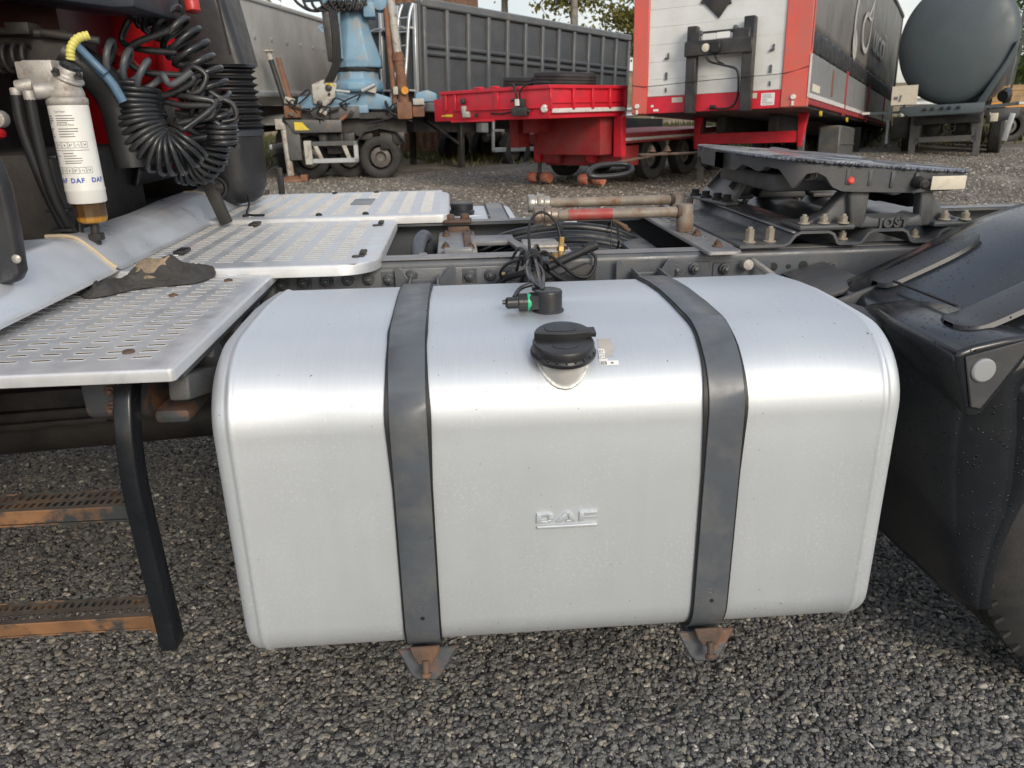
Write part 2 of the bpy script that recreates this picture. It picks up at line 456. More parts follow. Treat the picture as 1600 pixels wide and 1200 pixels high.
def ground_material():
    m = bpy.data.materials.new('gravel_yard'); m.use_nodes = True; t = m.node_tree; N = t.nodes; Lk = t.links.new; b = N['Principled BSDF']
    tc = N.new('ShaderNodeTexCoord'); P = tc.outputs['Object']
    def nz(s, d=5, r=0.6):
        q = N.new('ShaderNodeTexNoise'); q.inputs['Scale'].default_value = s; q.inputs['Detail'].default_value = d; q.inputs['Roughness'].default_value = r; Lk(P, q.inputs['Vector']); return q.outputs['Fac']
    def rng(x, a, c, lo=0, hi=1):
        q = N.new('ShaderNodeMapRange'); q.inputs['From Min'].default_value = a; q.inputs['From Max'].default_value = c; q.inputs['To Min'].default_value = lo; q.inputs['To Max'].default_value = hi; Lk(x, q.inputs['Value']); return q.outputs['Result']
    def mix(f, a, c):
        q = N.new('ShaderNodeMixRGB'); Lk(f, q.inputs['Fac'])
        for s, i in ((a, 'Color1'), (c, 'Color2')):
            if isinstance(s, tuple): q.inputs[i].default_value = (*s, 1)
            else: Lk(s, q.inputs[i])
        return q.outputs['Color']
    def math_(op, a, c):
        q = N.new('ShaderNodeMath'); q.operation = op
        for s, i in ((a, 0), (c, 1)):
            if isinstance(s, (int, float)): q.inputs[i].default_value = s
            else: Lk(s, q.inputs[i])
        return q.outputs[0]
    v = N.new('ShaderNodeTexVoronoi'); v.inputs['Scale'].default_value = 48; Lk(P, v.inputs['Vector'])
    sc = N.new('ShaderNodeSeparateColor'); Lk(v.outputs['Color'], sc.inputs[0])
    near_c = mix(rng(sc.outputs[0], 0.2, 1.0), (0.030, 0.030, 0.030), (0.10, 0.098, 0.093))
    v2 = N.new('ShaderNodeTexVoronoi'); v2.inputs['Scale'].default_value = 22; Lk(P, v2.inputs['Vector'])
    s2 = N.new('ShaderNodeSeparateColor'); Lk(v2.outputs['Color'], s2.inputs[0])
    far_c = mix(rng(s2.outputs[0], 0.1, 1.0), (0.125, 0.110, 0.090), (0.30, 0.265, 0.22))
    far_c = mix(rng(nz(0.6, 6), 0.42, 0.66), far_c, (0.105, 0.090, 0.073))
    pale = mix(rng(nz(1.3, 5), 0.55, 0.7), far_c, (0.33, 0.295, 0.25))
    sep = N.new('ShaderNodeSeparateXYZ'); Lk(P, sep.inputs[0])
    yy = math_('ADD', sep.outputs['Y'], rng(nz(0.35, 4), 0, 1, -2.5, 2.5))
    c = mix(rng(sep.outputs['Y'], 2.5, 6), near_c, pale)
    grass = mix(rng(nz(3.0, 6), 0.35, 0.65), (0.12, 0.125, 0.045), (0.19, 0.17, 0.09))
    earth = mix(rng(nz(1.0, 6), 0.35, 0.65), (0.24, 0.165, 0.10), (0.34, 0.25, 0.16))
    c = mix(rng(yy, 17.0, 19.5), c, grass)
    ge = rng(nz(0.5, 6), 0.40, 0.60)
    c = mix(math_('MULTIPLY', rng(yy, 22.5, 24.5), rng(ge, 0, 1, 0.35, 1.0)), c, earth)
    c = mix(math_('MULTIPLY', rng(yy, 33, 38), 0.9), c, (0.07, 0.10, 0.03))
    Lk(c, b.inputs['Base Color']); b.inputs['Roughness'].default_value = 0.85
    bn = N.new('ShaderNodeBump'); bn.inputs['Strength'].default_value = 0.8; bn.inputs['Distance'].default_value = 0.02
    h = N.new('ShaderNodeMath'); h.operation = 'ADD'; Lk(v.outputs['Distance'], h.inputs[0]); Lk(nz(9, 6), h.inputs[1]); Lk(h.outputs[0], bn.inputs['Height']); Lk(bn.outputs['Normal'], b.inputs['Normal'])
    return m
gnd = b.build('ground', ground_material(), None, smooth=60); tag(gnd, 'grey gravel truck yard rising to a grassy earth bank', None, None, 'structure')

# gravel stones: one scattered layer, nearer ones dense and small
def stone_material(name, stops):
    m = bpy.data.materials.new(name); m.use_nodes = True; t = m.node_tree; N = t.nodes; Lk = t.links.new; b = N['Principled BSDF']
    at_ = N.new('ShaderNodeAttribute'); at_.attribute_type = 'INSTANCER'; at_.attribute_name = 'tone'
    cr = N.new('ShaderNodeValToRGB'); e = cr.color_ramp.elements
    e[0].position = stops[0][0]; e[0].color = (*stops[0][1], 1); e[1].position = stops[1][0]; e[1].color = (*stops[1][1], 1)
    for p, c in stops[2:]:
        q = e.new(p); q.color = (*c, 1)
    Lk(at_.outputs['Fac'], cr.inputs['Fac'])
    tc = N.new('ShaderNodeTexCoord'); nz = N.new('ShaderNodeTexNoise'); nz.inputs['Scale'].default_value = 2.5; nz.inputs['Detail'].default_value = 5; Lk(tc.outputs['Object'], nz.inputs['Vector'])
    mr = N.new('ShaderNodeMapRange'); mr.inputs['From Min'].default_value = 0.3; mr.inputs['From Max'].default_value = 0.7; mr.inputs['To Min'].default_value = 0.65; mr.inputs['To Max'].default_value = 1.4; Lk(nz.outputs['Fac'], mr.inputs['Value'])
    mu = N.new('ShaderNodeMixRGB'); mu.blend_type = 'MULTIPLY'; mu.inputs['Fac'].default_value = 1; Lk(cr.outputs['Color'], mu.inputs['Color1']); Lk(mr.outputs['Result'], mu.inputs['Color2'])
    Lk(mu.outputs['Color'], b.inputs['Base Color']); b.inputs['Roughness'].default_value = 0.62
    return m
M_stone = stone_material('gravel_stone', [(0.0, (0.040, 0.040, 0.040)), (0.18, (0.092, 0.091, 0.088)), (0.60, (0.145, 0.142, 0.134)), (0.82, (0.19, 0.183, 0.168)), (0.90, (0.205, 0.18, 0.14)), (0.965, (0.32, 0.29, 0.24)), (1.0, (0.46, 0.44, 0.40))])
def gravel(name, label, y0, y1, x_of, dens, smin, smax, seed, mtl, lift):
    b = MB(); nx, ny = 40, 30
    b.grid(lambda u, v: (x_of(y0+(y1-y0)*v)[0]*(1-u)+x_of(y0+(y1-y0)*v)[1]*u, y0+(y1-y0)*v, gz(x_of(y0+(y1-y0)*v)[0]*(1-u)+x_of(y0+(y1-y0)*v)[1]*u, y0+(y1-y0)*v)+lift), nx, ny)
    o = b.build(name, mtl, None, smooth=0); tag(o, label, None, None, 'stuff')
    ng = bpy.data.node_groups.new(name, 'GeometryNodeTree')
    ng.interface.new_socket('Geometry', in_out='INPUT', socket_type='NodeSocketGeometry'); ng.interface.new_socket('Geometry', in_out='OUTPUT', socket_type='NodeSocketGeometry')
    N = ng.nodes; Lk = ng.links.new
    gi = N.new('NodeGroupInput'); go = N.new('NodeGroupOutput')
    dp = N.new('GeometryNodeDistributePointsOnFaces'); dp.inputs['Density'].default_value = dens; dp.inputs['Seed'].default_value = seed
    Lk(gi.outputs[0], dp.inputs['Mesh'])
    jn = N.new('GeometryNodeJoinGeometry')
    for k in range(6):
        ico = N.new('GeometryNodeMeshIcoSphere'); ico.inputs['Radius'].default_value = 1.0; ico.inputs['Subdivisions'].default_value = 2
        pos = N.new('GeometryNodeInputPosition')
        nzn = N.new('ShaderNodeTexNoise'); nzn.noise_dimensions = '4D'; nzn.inputs['W'].default_value = 3.1*k+seed; nzn.inputs['Scale'].default_value = 0.85; nzn.inputs['Detail'].default_value = 1.5
        Lk(pos.outputs[0], nzn.inputs['Vector'])
        sb = N.new('ShaderNodeVectorMath'); sb.operation = 'SUBTRACT'; sb.inputs[1].default_value = (0.5, 0.5, 0.5); Lk(nzn.outputs['Color'], sb.inputs[0])
        ml = N.new('ShaderNodeVectorMath'); ml.operation = 'SCALE'; ml.inputs['Scale'].default_value = 2.1; Lk(sb.outputs[0], ml.inputs[0])
        sp_ = N.new('GeometryNodeSetPosition'); Lk(ico.outputs[0], sp_.inputs['Geometry']); Lk(ml.outputs[0], sp_.inputs['Offset'])
        sm = N.new('GeometryNodeSetShadeSmooth'); sm.inputs['Shade Smooth'].default_value = (k % 2 == 0); Lk(sp_.outputs[0], sm.inputs['Geometry'])
        mt = N.new('GeometryNodeSetMaterial'); mt.inputs['Material'].default_value = mtl; Lk(sm.outputs[0], mt.inputs['Geometry'])
        g2i = N.new('GeometryNodeGeometryToInstance'); Lk(mt.outputs[0], g2i.inputs[0]); Lk(g2i.outputs[0], jn.inputs[0])
    ip = N.new('GeometryNodeInstanceOnPoints'); Lk(dp.outputs['Points'], ip.inputs['Points']); Lk(jn.outputs[0], ip.inputs['Instance']); ip.inputs['Pick Instance'].default_value = True
    def rv(t, a, c, sd):
        q = N.new('FunctionNodeRandomValue'); q.data_type = t
        i = [s for s in q.inputs if s.enabled]
        q.inputs['Seed'].default_value = sd
        ins = {s.name: s for s in q.inputs if s.enabled}
        ins['Min'].default_value = a; ins['Max'].default_value = c
        return [s for s in q.outputs if s.enabled][0]
    Lk(rv('FLOAT_VECTOR', (-0.55, -0.55, 0), (0.55, 0.55, 6.28), seed+1), ip.inputs['Rotation'])
    # skewed size: many small, few large
    f1 = rv('FLOAT', 0.0, 1.0, seed+2); pw = N.new('ShaderNodeMath'); pw.operation = 'POWER'; pw.inputs[1].default_value = 2.6; Lk(f1, pw.inputs[0])
    mr = N.new('ShaderNodeMapRange'); mr.inputs['To Min'].default_value = smin; mr.inputs['To Max'].default_value = smax; Lk(pw.outputs[0], mr.inputs['Value'])
    vs_ = N.new('ShaderNodeVectorMath'); vs_.operation = 'SCALE'; Lk(rv('FLOAT_VECTOR', (0.75, 0.75, 0.40), (1.40, 1.0, 0.72), seed+3), vs_.inputs[0]); Lk(mr.outputs[0], vs_.inputs['Scale'])
    Lk(vs_.outputs[0], ip.inputs['Scale'])
    sa = N.new('GeometryNodeStoreNamedAttribute'); sa.domain = 'INSTANCE'; sa.data_type = 'FLOAT'; sa.inputs['Name'].default_value = 'tone'
    Lk(ip.outputs[0], sa.inputs['Geometry']); Lk(rv('FLOAT', 0.0, 1.0, seed+4), [s for s in sa.inputs if s.name == 'Value' and s.enabled][0])
    jo = N.new('GeometryNodeJoinGeometry'); Lk(sa.outputs[0], jo.inputs[0])
    Lk(jo.outputs[0], go.inputs[0])
    md = o.modifiers.new('stones', 'NODES'); md.node_group = ng
    return o
gravel('gravel', 'dark grey loose gravel stones around and under the truck', -1.0, 2.6, lambda y: (-1.9-0.25*(y+1), 1.7+0.62*(y+1)), 15000, 0.0040, 0.0112, 3, M_stone, -0.001)
M_stone2 = stone_material('far_gravel_stone', [(0.0, (0.08, 0.072, 0.060)), (0.5, (0.18, 0.16, 0.135)), (0.8, (0.26, 0.235, 0.195)), (0.93, (0.35, 0.31, 0.25)), (1.0, (0.50, 0.46, 0.39))])
gravel('far_gravel', 'brown grey gravel strewn across the yard behind the truck', 4.5, 15.0, lambda y: (-0.46*(y+1.3)+0.3, 0.92*(y+1.3)), 420, 0.008, 0.026, 9, M_stone2, -0.003)

# ------------------------------------------------------------------ the tractor truck (base at the near rear wheel line, world axes: X runs to its tail)
truck = thing('tractor_truck', 'black tractor truck in the foreground with brushed aluminium fuel tank and slotted metal deck', 'truck')

# special material: brushed, dusty aluminium of the tank
def tank_material():
    m = bpy.data.materials.new('brushed_tank_aluminium'); m.use_nodes = True
    t = m.node_tree; N = t.nodes; Lk = t.links.new; b = N['Principled BSDF']
    tc = N.new('ShaderNodeTexCoord')
    def nz(scale, det, ro, st=(1, 1, 1)):
        mpn = N.new('ShaderNodeMapping'); mpn.inputs['Scale'].default_value = st
        Lk(tc.outputs['Object'], mpn.inputs['Vector'])
        q = N.new('ShaderNodeTexNoise'); q.inputs['Scale'].default_value = scale; q.inputs['Detail'].default_value = det
        q.inputs['Roughness'].default_value = ro; Lk(mpn.outputs['Vector'], q.inputs['Vector']); return q.outputs['Fac']
    def rng(x, a, c, lo=0.0, hi=1.0):
        q = N.new('ShaderNodeMapRange'); q.inputs['From Min'].default_value = a; q.inputs['From Max'].default_value = c
        q.inputs['To Min'].default_value = lo; q.inputs['To Max'].default_value = hi; Lk(x, q.inputs['Value']); return q.outputs['Result']
    def mul(a, c):
        q = N.new('ShaderNodeMath'); q.operation = 'MULTIPLY'
        for s, i in ((a, 0), (c, 1)):
            if isinstance(s, float): q.inputs[i].default_value = s
            else: Lk(s, q.inputs[i])
        return q.outputs[0]
    def mx2(a, c):
        q = N.new('ShaderNodeMath'); q.operation = 'MAXIMUM'; Lk(a, q.inputs[0]); Lk(c, q.inputs[1]); return q.outputs[0]
    def mix(f, a, c):
        q = N.new('ShaderNodeMixRGB'); Lk(f, q.inputs['Fac'])
        for s, i in ((a, 'Color1'), (c, 'Color2')):
            if isinstance(s, tuple): q.inputs[i].default_value = (*s, 1)
            else: Lk(s, q.inputs[i])
        return q.outputs['Color']
    brush = nz(9, 5, 0.65, (1.2, 22, 22))          # fine brushing along the tank
    brush2 = nz(7, 4, 0.6, (26, 1.5, 1.5))         # rolled sheet, across
    cloud = nz(2.3, 4, 0.55)
    speck = nz(150, 3, 0.75)
    patch = nz(5, 4, 0.6)
    dustcl = nz(3.2, 7, 0.7)
    alu = mix(rng(brush2, 0.3, 0.7), (0.57, 0.595, 0.625), (0.63, 0.65, 0.675))
    geo = N.new('ShaderNodeNewGeometry')
    sep = N.new('ShaderNodeSeparateXYZ'); Lk(tc.outputs['Object'], sep.inputs[0])
    low = rng(sep.outputs['Z'], 0.90, 0.80)         # vertical wall: dust specks, and a stronger film that paints it brighter
    dust = mul(mul(rng(speck, 0.54, 0.64), rng(patch, 0.42, 0.66, 0.05, 1.0)), low)
    streak = nz(5, 5, 0.6, (9, 1, 0.6))
    film = mul(mul(rng(dustcl, 0.30, 0.75, 0.82, 1.0), rng(streak, 0.3, 0.7, 0.93, 1.0)), rng(low, 0, 1, 0.62, 1.0))
    f = mx2(mul(dust, 0.85), film)
    col = mix(film, alu, (0.585, 0.620, 0.645))
    col = mix(mul(dust, 0.5), col, (0.86, 0.87, 0.87))
    scr = mul(rng(nz(120, 2, 0.5), 0.745, 0.755), 0.8)
    col = mix(scr, col, (0.10, 0.10, 0.10))
    Lk(col, b.inputs['Base Color'])
    Lk(rng(mul(f, 1.0), 0, 1, 0.97, 0.45), b.inputs['Metallic'])
    r1 = rng(brush, 0.3, 0.7, 0.38, 0.46)
    q = N.new('ShaderNodeMath'); q.operation = 'ADD'; Lk(r1, q.inputs[0]); Lk(mul(f, 0.22), q.inputs[1])
    Lk(q.outputs[0], b.inputs['Roughness'])
    b.inputs['Anisotropic'].default_value = 0.35
    bn = N.new('ShaderNodeBump'); bn.inputs['Strength'].default_value = 0.045; bn.inputs['Distance'].default_value = 0.001
    q2 = N.new('ShaderNodeMath'); q2.operation = 'ADD'; Lk(brush2, q2.inputs[0]); Lk(mul(cloud, 3.0), q2.inputs[1])
    Lk(q2.outputs[0], bn.inputs['Height']); Lk(bn.outputs['Normal'], b.inputs['Normal'])
    return m
M_tank = tank_material()
M_alu = mat('bare_aluminium', (0.66, 0.66, 0.64), 0.48, 0.6, var=0.08, vs=20, dirt=(0.4, 0.38, 0.35), da=0.34, ds=20, dw=0.25)
M_weld = mat('weld_bead', (0.72, 0.71, 0.68), 0.45, 0.8, var=0.15, vs=60, bump=1.0, bs=160)

# wet plastic with rain drops: real bump relief of beads, dirt between
def wet_material(name, col, rough):
    m = mat(name, col, rough, var=0.25, dirt=(0.032, 0.033, 0.035), da=0.34, ds=3.5, dw=0.25, rv=0.08, spots=(0.10, 0.10, 0.10), sa=0.725, ss=55, stretch=None)
    t = m.node_tree; N = t.nodes; Lk = t.links.new; b = N['Principled BSDF']
    tc = N.new('ShaderNodeTexCoord')
    v = N.new('ShaderNodeTexVoronoi'); v.inputs['Scale'].default_value = 120; v.inputs['Randomness'].default_value = 1
    Lk(tc.outputs['Object'], v.inputs['Vector'])
    sc = N.new('ShaderNodeSeparateColor'); Lk(v.outputs['Color'], sc.inputs[0])
    rad = N.new('ShaderNodeMapRange'); rad.inputs['From Min'].default_value = 0.35; rad.inputs['From Max'].default_value = 1
    rad.inputs['To Min'].default_value = -0.03; rad.inputs['To Max'].default_value = 0.40; Lk(sc.outputs[0], rad.inputs['Value'])
    d = N.new('ShaderNodeMath'); d.operation = 'SUBTRACT'; Lk(rad.outputs['Result'], d.inputs[0]); Lk(v.outputs['Distance'], d.inputs[1])
    h = N.new('ShaderNodeMapRange'); h.inputs['From Min'].default_value = 0; h.inputs['From Max'].default_value = 0.2; h.interpolation_type = 'SMOOTHSTEP'
    Lk(d.outputs[0], h.inputs['Value'])
    bn = N.new('ShaderNodeBump'); bn.inputs['Strength'].default_value = 0.9; bn.inputs['Distance'].default_value = 0.002
    Lk(h.outputs['Result'], bn.inputs['Height']); Lk(bn.outputs['Normal'], b.inputs['Normal'])
    rr = N.new('ShaderNodeMapRange'); rr.inputs['To Min'].default_value = rough; rr.inputs['To Max'].default_value = 0.06
    Lk(h.outputs['Result'], rr.inputs['Value']); Lk(rr.outputs['Result'], b.inputs['Roughness'])
    c0 = b.inputs['Base Color'].links[0].from_socket
    mxn = N.new('ShaderNodeMixRGB'); Lk(h.outputs['Result'], mxn.inputs['Fac']); Lk(c0, mxn.inputs['Color1']); mxn.inputs['Color2'].default_value = (0.006, 0.006, 0.007, 1)
    Lk(mxn.outputs['Color'], b.inputs['Base Color'])
    return m
M_fender = wet_material('wet_black_fender', (0.012, 0.0145, 0.018), 0.20)
M_fenderband = wet_material('wet_grey_band', (0.032, 0.034, 0.038), 0.42)

def hexbolt(name, m, r=0.014, h=0.012, washer=True, stud=True):
    b = MB()
    z = 0
    if washer: b.lathe([(r*1.35, 0), (r*1.35, 0.0035), (r*1.15, 0.005)], 16); z = 0.004
    hx = [(r*math.cos(PI/3*k), r*math.sin(PI/3*k)) for k in range(6)]
    b.prism(hx, z, z+h, 'z')
    if stud: b.lathe([(r*0.55, z+h-0.001), (r*0.55, z+h+0.005), (r*0.42, z+h+0.007)], 10)
    return b.mesh(name, m, smooth=30, bevel=0.0008, seg=1)
B_rail = hexbolt('bolt', M_boltdark, 0.0125, 0.011)
B_sand = hexbolt('bolt', M_boltsand, 0.0125, 0.016)
B_tall = hexbolt('bolt', M_boltsand, 0.0135, 0.034, stud=True)
B_rust = hexbolt('bolt', M_rusty, 0.011, 0.009)
B_dark = hexbolt('bolt', M_blackdirty, 0.0105, 0.012, stud=False)
FRONT = (PI/2, 0, 0)      # bolt axis turned to face -Y

# ---- fuel tank
X0, X1 = -0.470, 0.860
def tank_profile():
    P = []
    for k in range(7):
        a = R(-90+90*k/6); P.append((0.60+0.09*math.cos(a), 0.408+0.09*math.sin(a)))
    P.append((0.69, 0.62))
    for k in range(9):
        a = R(90*k/8); P.append((0.575+0.115*math.cos(a), 0.862+0.115*math.sin(a)))
    P += [(0.48, 0.985), (0.38, 0.9895), (0.27, 0.988)]
    for k in range(13):
        a = R(92+88*k/12); P.append((0.175+0.175*math.cos(a), 0.832+0.152*math.sin(a)))
    P += [(0, 0.72), (0, 0.60), (0, 0.50)]
    for k in range(9):
        a = R(180+90*k/8); P.append((0.092+0.092*math.cos(a), 0.410+0.092*math.sin(a)))
    P += [(0.25, 0.318), (0.42, 0.318)]
    return [Vector(p) for p in P]
TP = tank_profile()
def tank_off(d, pts=TP, closed=True):
    n = len(pts); out = []
    for i in range(n):
        a = pts[i-1] if closed or i > 0 else pts[i]; b = pts[(i+1) % n] if closed or i < n-1 else pts[i]
        t = (b-a).normalized(); out.append(pts[i]+Vector((t.y, -t.x))*d)
    return out
b = MB()
st = [(0.000, 0.060), (0.0012, 0.040), (0.005, 0.022), (0.012, 0.0085), (0.022, 0.0025), (0.032, 0.0016), (0.0365, 0.0010), (0.0390, -0.0022), (0.0425, -0.0036), (0.0460, -0.0036), (0.0495, -0.0022), (0.053, 0.0)]
stations = [(X0+x, i) for x, i in st]+[(-0.25, 0), (0.0, 0), (0.2, 0), (0.4, 0), (0.65, 0)]+[(X1-x, i) for x, i in reversed(st)]
n = len(TP); vs = []
for x, i in stations: vs += [(x, q.x, q.y) for q in tank_off(-i)]
fs = [(s*n+k, s*n+(k+1) % n, (s+1)*n+(k+1) % n, (s+1)*n+k) for s in range(len(stations)-1) for k in range(n)]
fs += [tuple(range(n)), tuple((len(stations)-1)*n+k for k in reversed(range(n)))]
b.add(vs, fs)
tank = b.build('fuel_tank', M_tank, truck, smooth=50)

sp = [Vector(p) for p in [(0.60, 0.972), (0.55, 0.979)]]+TP[17:]
sp = [p for p in sp if p.y > 0.333 and p.x < 0.61]
def strap(xc, hw, off, th, fn=None):
    inn, out = tank_off(off, sp, False), tank_off(off+th, sp, False)
    m = len(sp); vs = []
    for i in range(m):
        h0, h1 = (hw, hw) if fn is None else fn(i, sp[i])
        vs += [(xc-h0, inn[i].x, inn[i].y), (xc+h1, inn[i].x, inn[i].y), (xc+h1, out[i].x, out[i].y), (xc-h0, out[i].x, out[i].y)]
    fs = []
    for i in range(m-1):
        for k in range(4):
            fs.append((i*4+k, i*4+(k+1) % 4, (i+1)*4+(k+1) % 4, (i+1)*4+k))
    fs += [(0, 1, 2, 3), ((m-1)*4+3, (m-1)*4+2, (m-1)*4+1, (m-1)*4)]
    b = MB(); b.add(vs, fs); return b
for si, xc in enumerate((-0.103, 0.498)):
    ph = 0.9 if si == 0 else 2.0
    def pad(i, p, si=si):
        k = math.exp(-((p.y-0.86)/0.06)**2)
        top = max(0, (p.y-0.93)/0.06)
        return (0.0385+0.0055*k+0.0012*math.sin(i*1.3+si)*top, 0.0385+0.0045*k+0.0012*math.cos(i*1.1+si)*top)
    strap(xc, 0.04, 0.0006, 0.0055, pad).build('rubber_pad', M_rubber, tank, smooth=45)
    s = strap(xc, 0.0345, 0.0062, 0.0035).build('tank_strap', M_strap, tank, smooth=45, bevel=0.001, seg=1)
    # stamped mark and hole of the strap foot
    mk = MB(); mk.box((xc-0.004, -0.0100, 0.452), (0.020, 0.001, 0.0025)); mk.box((xc-0.004, -0.0100, 0.444), (0.020, 0.001, 0.0025)); mk.box((xc-0.009, -0.0100, 0.448), (0.0025, 0.001, 0.010)); mk.box((xc+0.004, -0.0100, 0.448), (0.0025, 0.001, 0.010))
    mk.build('stamped_mark', M_strap, tank, bevel=0.0004, seg=1)
    hb = MB(); hb.lathe([(0.0042, 0), (0.0042, 0.001), (0.003, 0.0012)], 10, (xc+0.002, -0.0098, 0.424), (0, -1, 0)); hb.build('strap_hole', M_rubber, tank)
    # bracket under the tank with its pointed nose
    br = MB()
    sgn = 1 if si == 0 else -1
    poly = [(-0.064, 0.326), (-0.058, 0.318), (-0.036, 0.272), (-0.024, 0.260), (0.018, 0.257), (0.030, 0.267), (0.060, 0.316), (0.066, 0.326)]
    rm = Matrix.Translation((xc+0.004, 0.02, 0.33)) @ Matrix.Rotation(R(-20), 4, 'X') @ Matrix.Translation((0, 0, -0.33))
    br.M = rm; br.prism(poly, 0.0, 0.010)
    br.M = None
    br.prism([(0.03, 0.312), (0.80, 0.312), (0.80, 0.16), (0.62, 0.19), (0.2, 0.268), (0.03, 0.285)], xc-0.026, xc-0.016, 'x')
    br.prism([(0.03, 0.312), (0.80, 0.312), (0.80, 0.16), (0.62, 0.19), (0.2, 0.268), (0.03, 0.285)], xc+0.024, xc+0.034, 'x')
    br.b2((xc-0.03, 0.03, 0.306), (xc+0.038, 0.80, 0.3165))
    br.build('tank_bracket', M_rustpaint, tank, bevel=0.003, seg=1)
    hk = MB()
    hk.M = Matrix.Translation((xc+0.002, -0.004, 0.34)) @ Matrix.Rotation(R(-18), 4, 'X')
    hk.prism([(-0.031, 0.010), (-0.024, -0.012), (-0.014, -0.028), (0.014, -0.028), (0.024, -0.012), (0.032, 0.010)], -0.008, -0.001)
    hk.cyl((0.001, -0.010, -0.018), (0.001, -0.012, -0.054), 0.0075, n=10)
    hk.lathe([(0.013, 0), (0.013, 0.01)], 6, (0.001, -0.0115, -0.054), (0, 0.2, 1))
    hk.build('strap_hook_bolt', M_rusty, tank, bevel=0.002, seg=1)
    # hook plate bolted to the frame where the strap ends
    hp = MB(); x = xc+0.012 if si == 0 else xc+0.028
    pl = [(-0.082, 0.989), (-0.072, 0.989), (-0.062, 0.981), (-0.050, 0.958), (-0.038, 0.951), (0.036, 0.951), (0.050, 0.958), (0.064, 0.981), (0.074, 0.989), (0.086, 0.989), (0.086, 0.86), (-0.082, 0.86)]
    hp.prism([(x+u, w) for u, w in pl], 0.772, 0.780)
    hp.tube([(x+u, 0.776, w+0.001) for u, w in pl[1:9]], 0.0035, 6)
    hp.b2((x-0.040, 0.64, 0.930), (x-0.034, 0.772, 0.968)); hp.b2((x+0.034, 0.64, 0.930), (x+0.040, 0.772, 0.968))
    hp.cyl((x-0.044, 0.66, 0.958), (x+0.044, 0.66, 0.958), 0.007, n=10)
    hp.build('strap_hook_plate', M_frame, tank, bevel=0.0015, seg=1)

# ---- filler neck, cap, sticker, embossed lettering, level sensor
axn = Vector((0, -0.18, 1.0)).normalized()
cc0 = Vector((0.193, 0.055, 0.958))
nk = MB(); nk.lathe([(0.045, -0.13), (0.045, -0.02), (0.0445, 0.002)], 40, cc0, axn)
nk.build('filler_neck', M_alu, tank, smooth=40)
wb = MB()
# weld bead where the neck leaves the shoulder
wpts = []
for k in range(64):
    a = 2*PI*k/64
    q = axn.to_track_quat('Z', 'Y') @ Vector((0.0458*math.cos(a), 0.0458*math.sin(a), 0))
    best = None
    for j in range(1600):
        p = cc0+q+axn*(-0.16+0.2*j/1600)
        # inside test against the shoulder curve
        y, z = p.y, p.z
        if y < 0.175:
            zt = 0.832+0.152*math.sqrt(max(0, 1-((0.175-max(y, 0.0001))/0.175)**2)) if y > 0 else 0
        else: zt = 0.985
        if z >= zt: best = p; break
    if best is not None: wpts.append(best+Vector((0, 0, 0.0003*math.sin(k*5.1))))
wb.tube(wpts, [0.0040+0.0005*math.sin(i*2.4) for i in range(len(wpts))], 7, closed=True)
wb.build('weld_seam', M_weld, tank, smooth=80)
cp = MB()
cp.lathe([(0.050, -0.004), (0.0605, -0.002), (0.0625, 0.002), (0.0625, 0.006), (0.0595, 0.009), (0.0585, 0.012), (0.0585, 0.023), (0.0560, 0.027), (0.053, 0.028)], 44, cc0, axn)
cap = cp.build('filler_cap', M_black, tank, smooth=35)
gq = axn.to_track_quat('Z', 'Y').to_matrix().to_4x4()
# local frame of the cap: u across (X), v up the slope
vx = Vector((1, 0, 0)); vy = axn.cross(vx).normalized()
CM = Matrix(((vx.x, vy.x, axn.x, cc0.x), (vx.y, vy.y, axn.y, cc0.y), (vx.z, vy.z, axn.z, cc0.z), (0, 0, 0, 1)))
gp = MB(); gp.M = CM
half = [(0.0555*math.cos(R(a)), 0.0555*math.sin(R(a))) for a in range(8, 173, 6)]
bow = [(-0.054+0.108*k/10, 0.007-0.007*math.sin(PI*k/10)) for k in range(11)]
gp.prism(bow+half, 0.026, 0.041, 'z')
gp.build('cap_grip', M_black, tank, smooth=40, bevel=0.004, seg=3)
gp2 = MB(); gp2.M = CM
gp2.prism(rrect(-0.034, 0.012, 0.028, 0.044, 0.012), 0.0408, 0.0422, 'z'); gp2.b2((0.036, 0.004, 0.030), (0.0625, 0.03, 0.039))
gp2.prism([(0.024*math.cos(a*PI/12), -0.024+0.011*math.sin(a*PI/12)) for a in range(24)], 0.0275, 0.0295, 'z')
for k in range(9):
    a = R(-160+17*k); gp2.box((0.0592*math.cos(a), 0.0592*math.sin(a), 0.010), (0.004, 0.004, 0.006))
gp2.build('cap_relief', M_black, tank, smooth=40, bevel=0.0012, seg=1)

# fuel type sticker half torn off, lying on the shoulder curve
def shoulder(x, s, d=0.0004):
    """point on the tank surface, s = metres along the profile measured down from Y=0.175"""
    a = math.radians(90)+s/0.165
    y, z = 0.175+(0.175+d)*math.cos(a), 0.832+(0.152+d)*math.sin(a)
    return Vector((x, y, z))
def patch(name, x0, x1, s0, s1, m, d, cut=None, nx=8, ns=8):
    b = MB(); idx = {}
    b.grid(lambda u, v: shoulder(x0+(x1-x0)*u+(cut(v) if cut and u > 0.99 else 0), s0+(s1-s0)*v, d), nx, ns)
    return b.build(name, m, tank, smooth=60)
M_glue = mat('glue_residue', (0.40, 0.38, 0.35), 0.6, var=0.1, vs=40)
M_label = mat('label_white', (0.75, 0.75, 0.72), 0.5, var=0.03)
sx = 0.262
patch('sticker_residue', sx+0.004, sx+0.032, 0.072, 0.118, M_glue, 0.0004, lambda v: -0.004*math.sin(v*9))
patch('fuel_sticker', sx, sx+0.013, 0.100, 0.128, M_label, 0.0007, lambda v: 0.004*v)
patch('fuel_sticker', sx+0.002, sx+0.037, 0.1285, 0.1385, M_label, 0.0007)
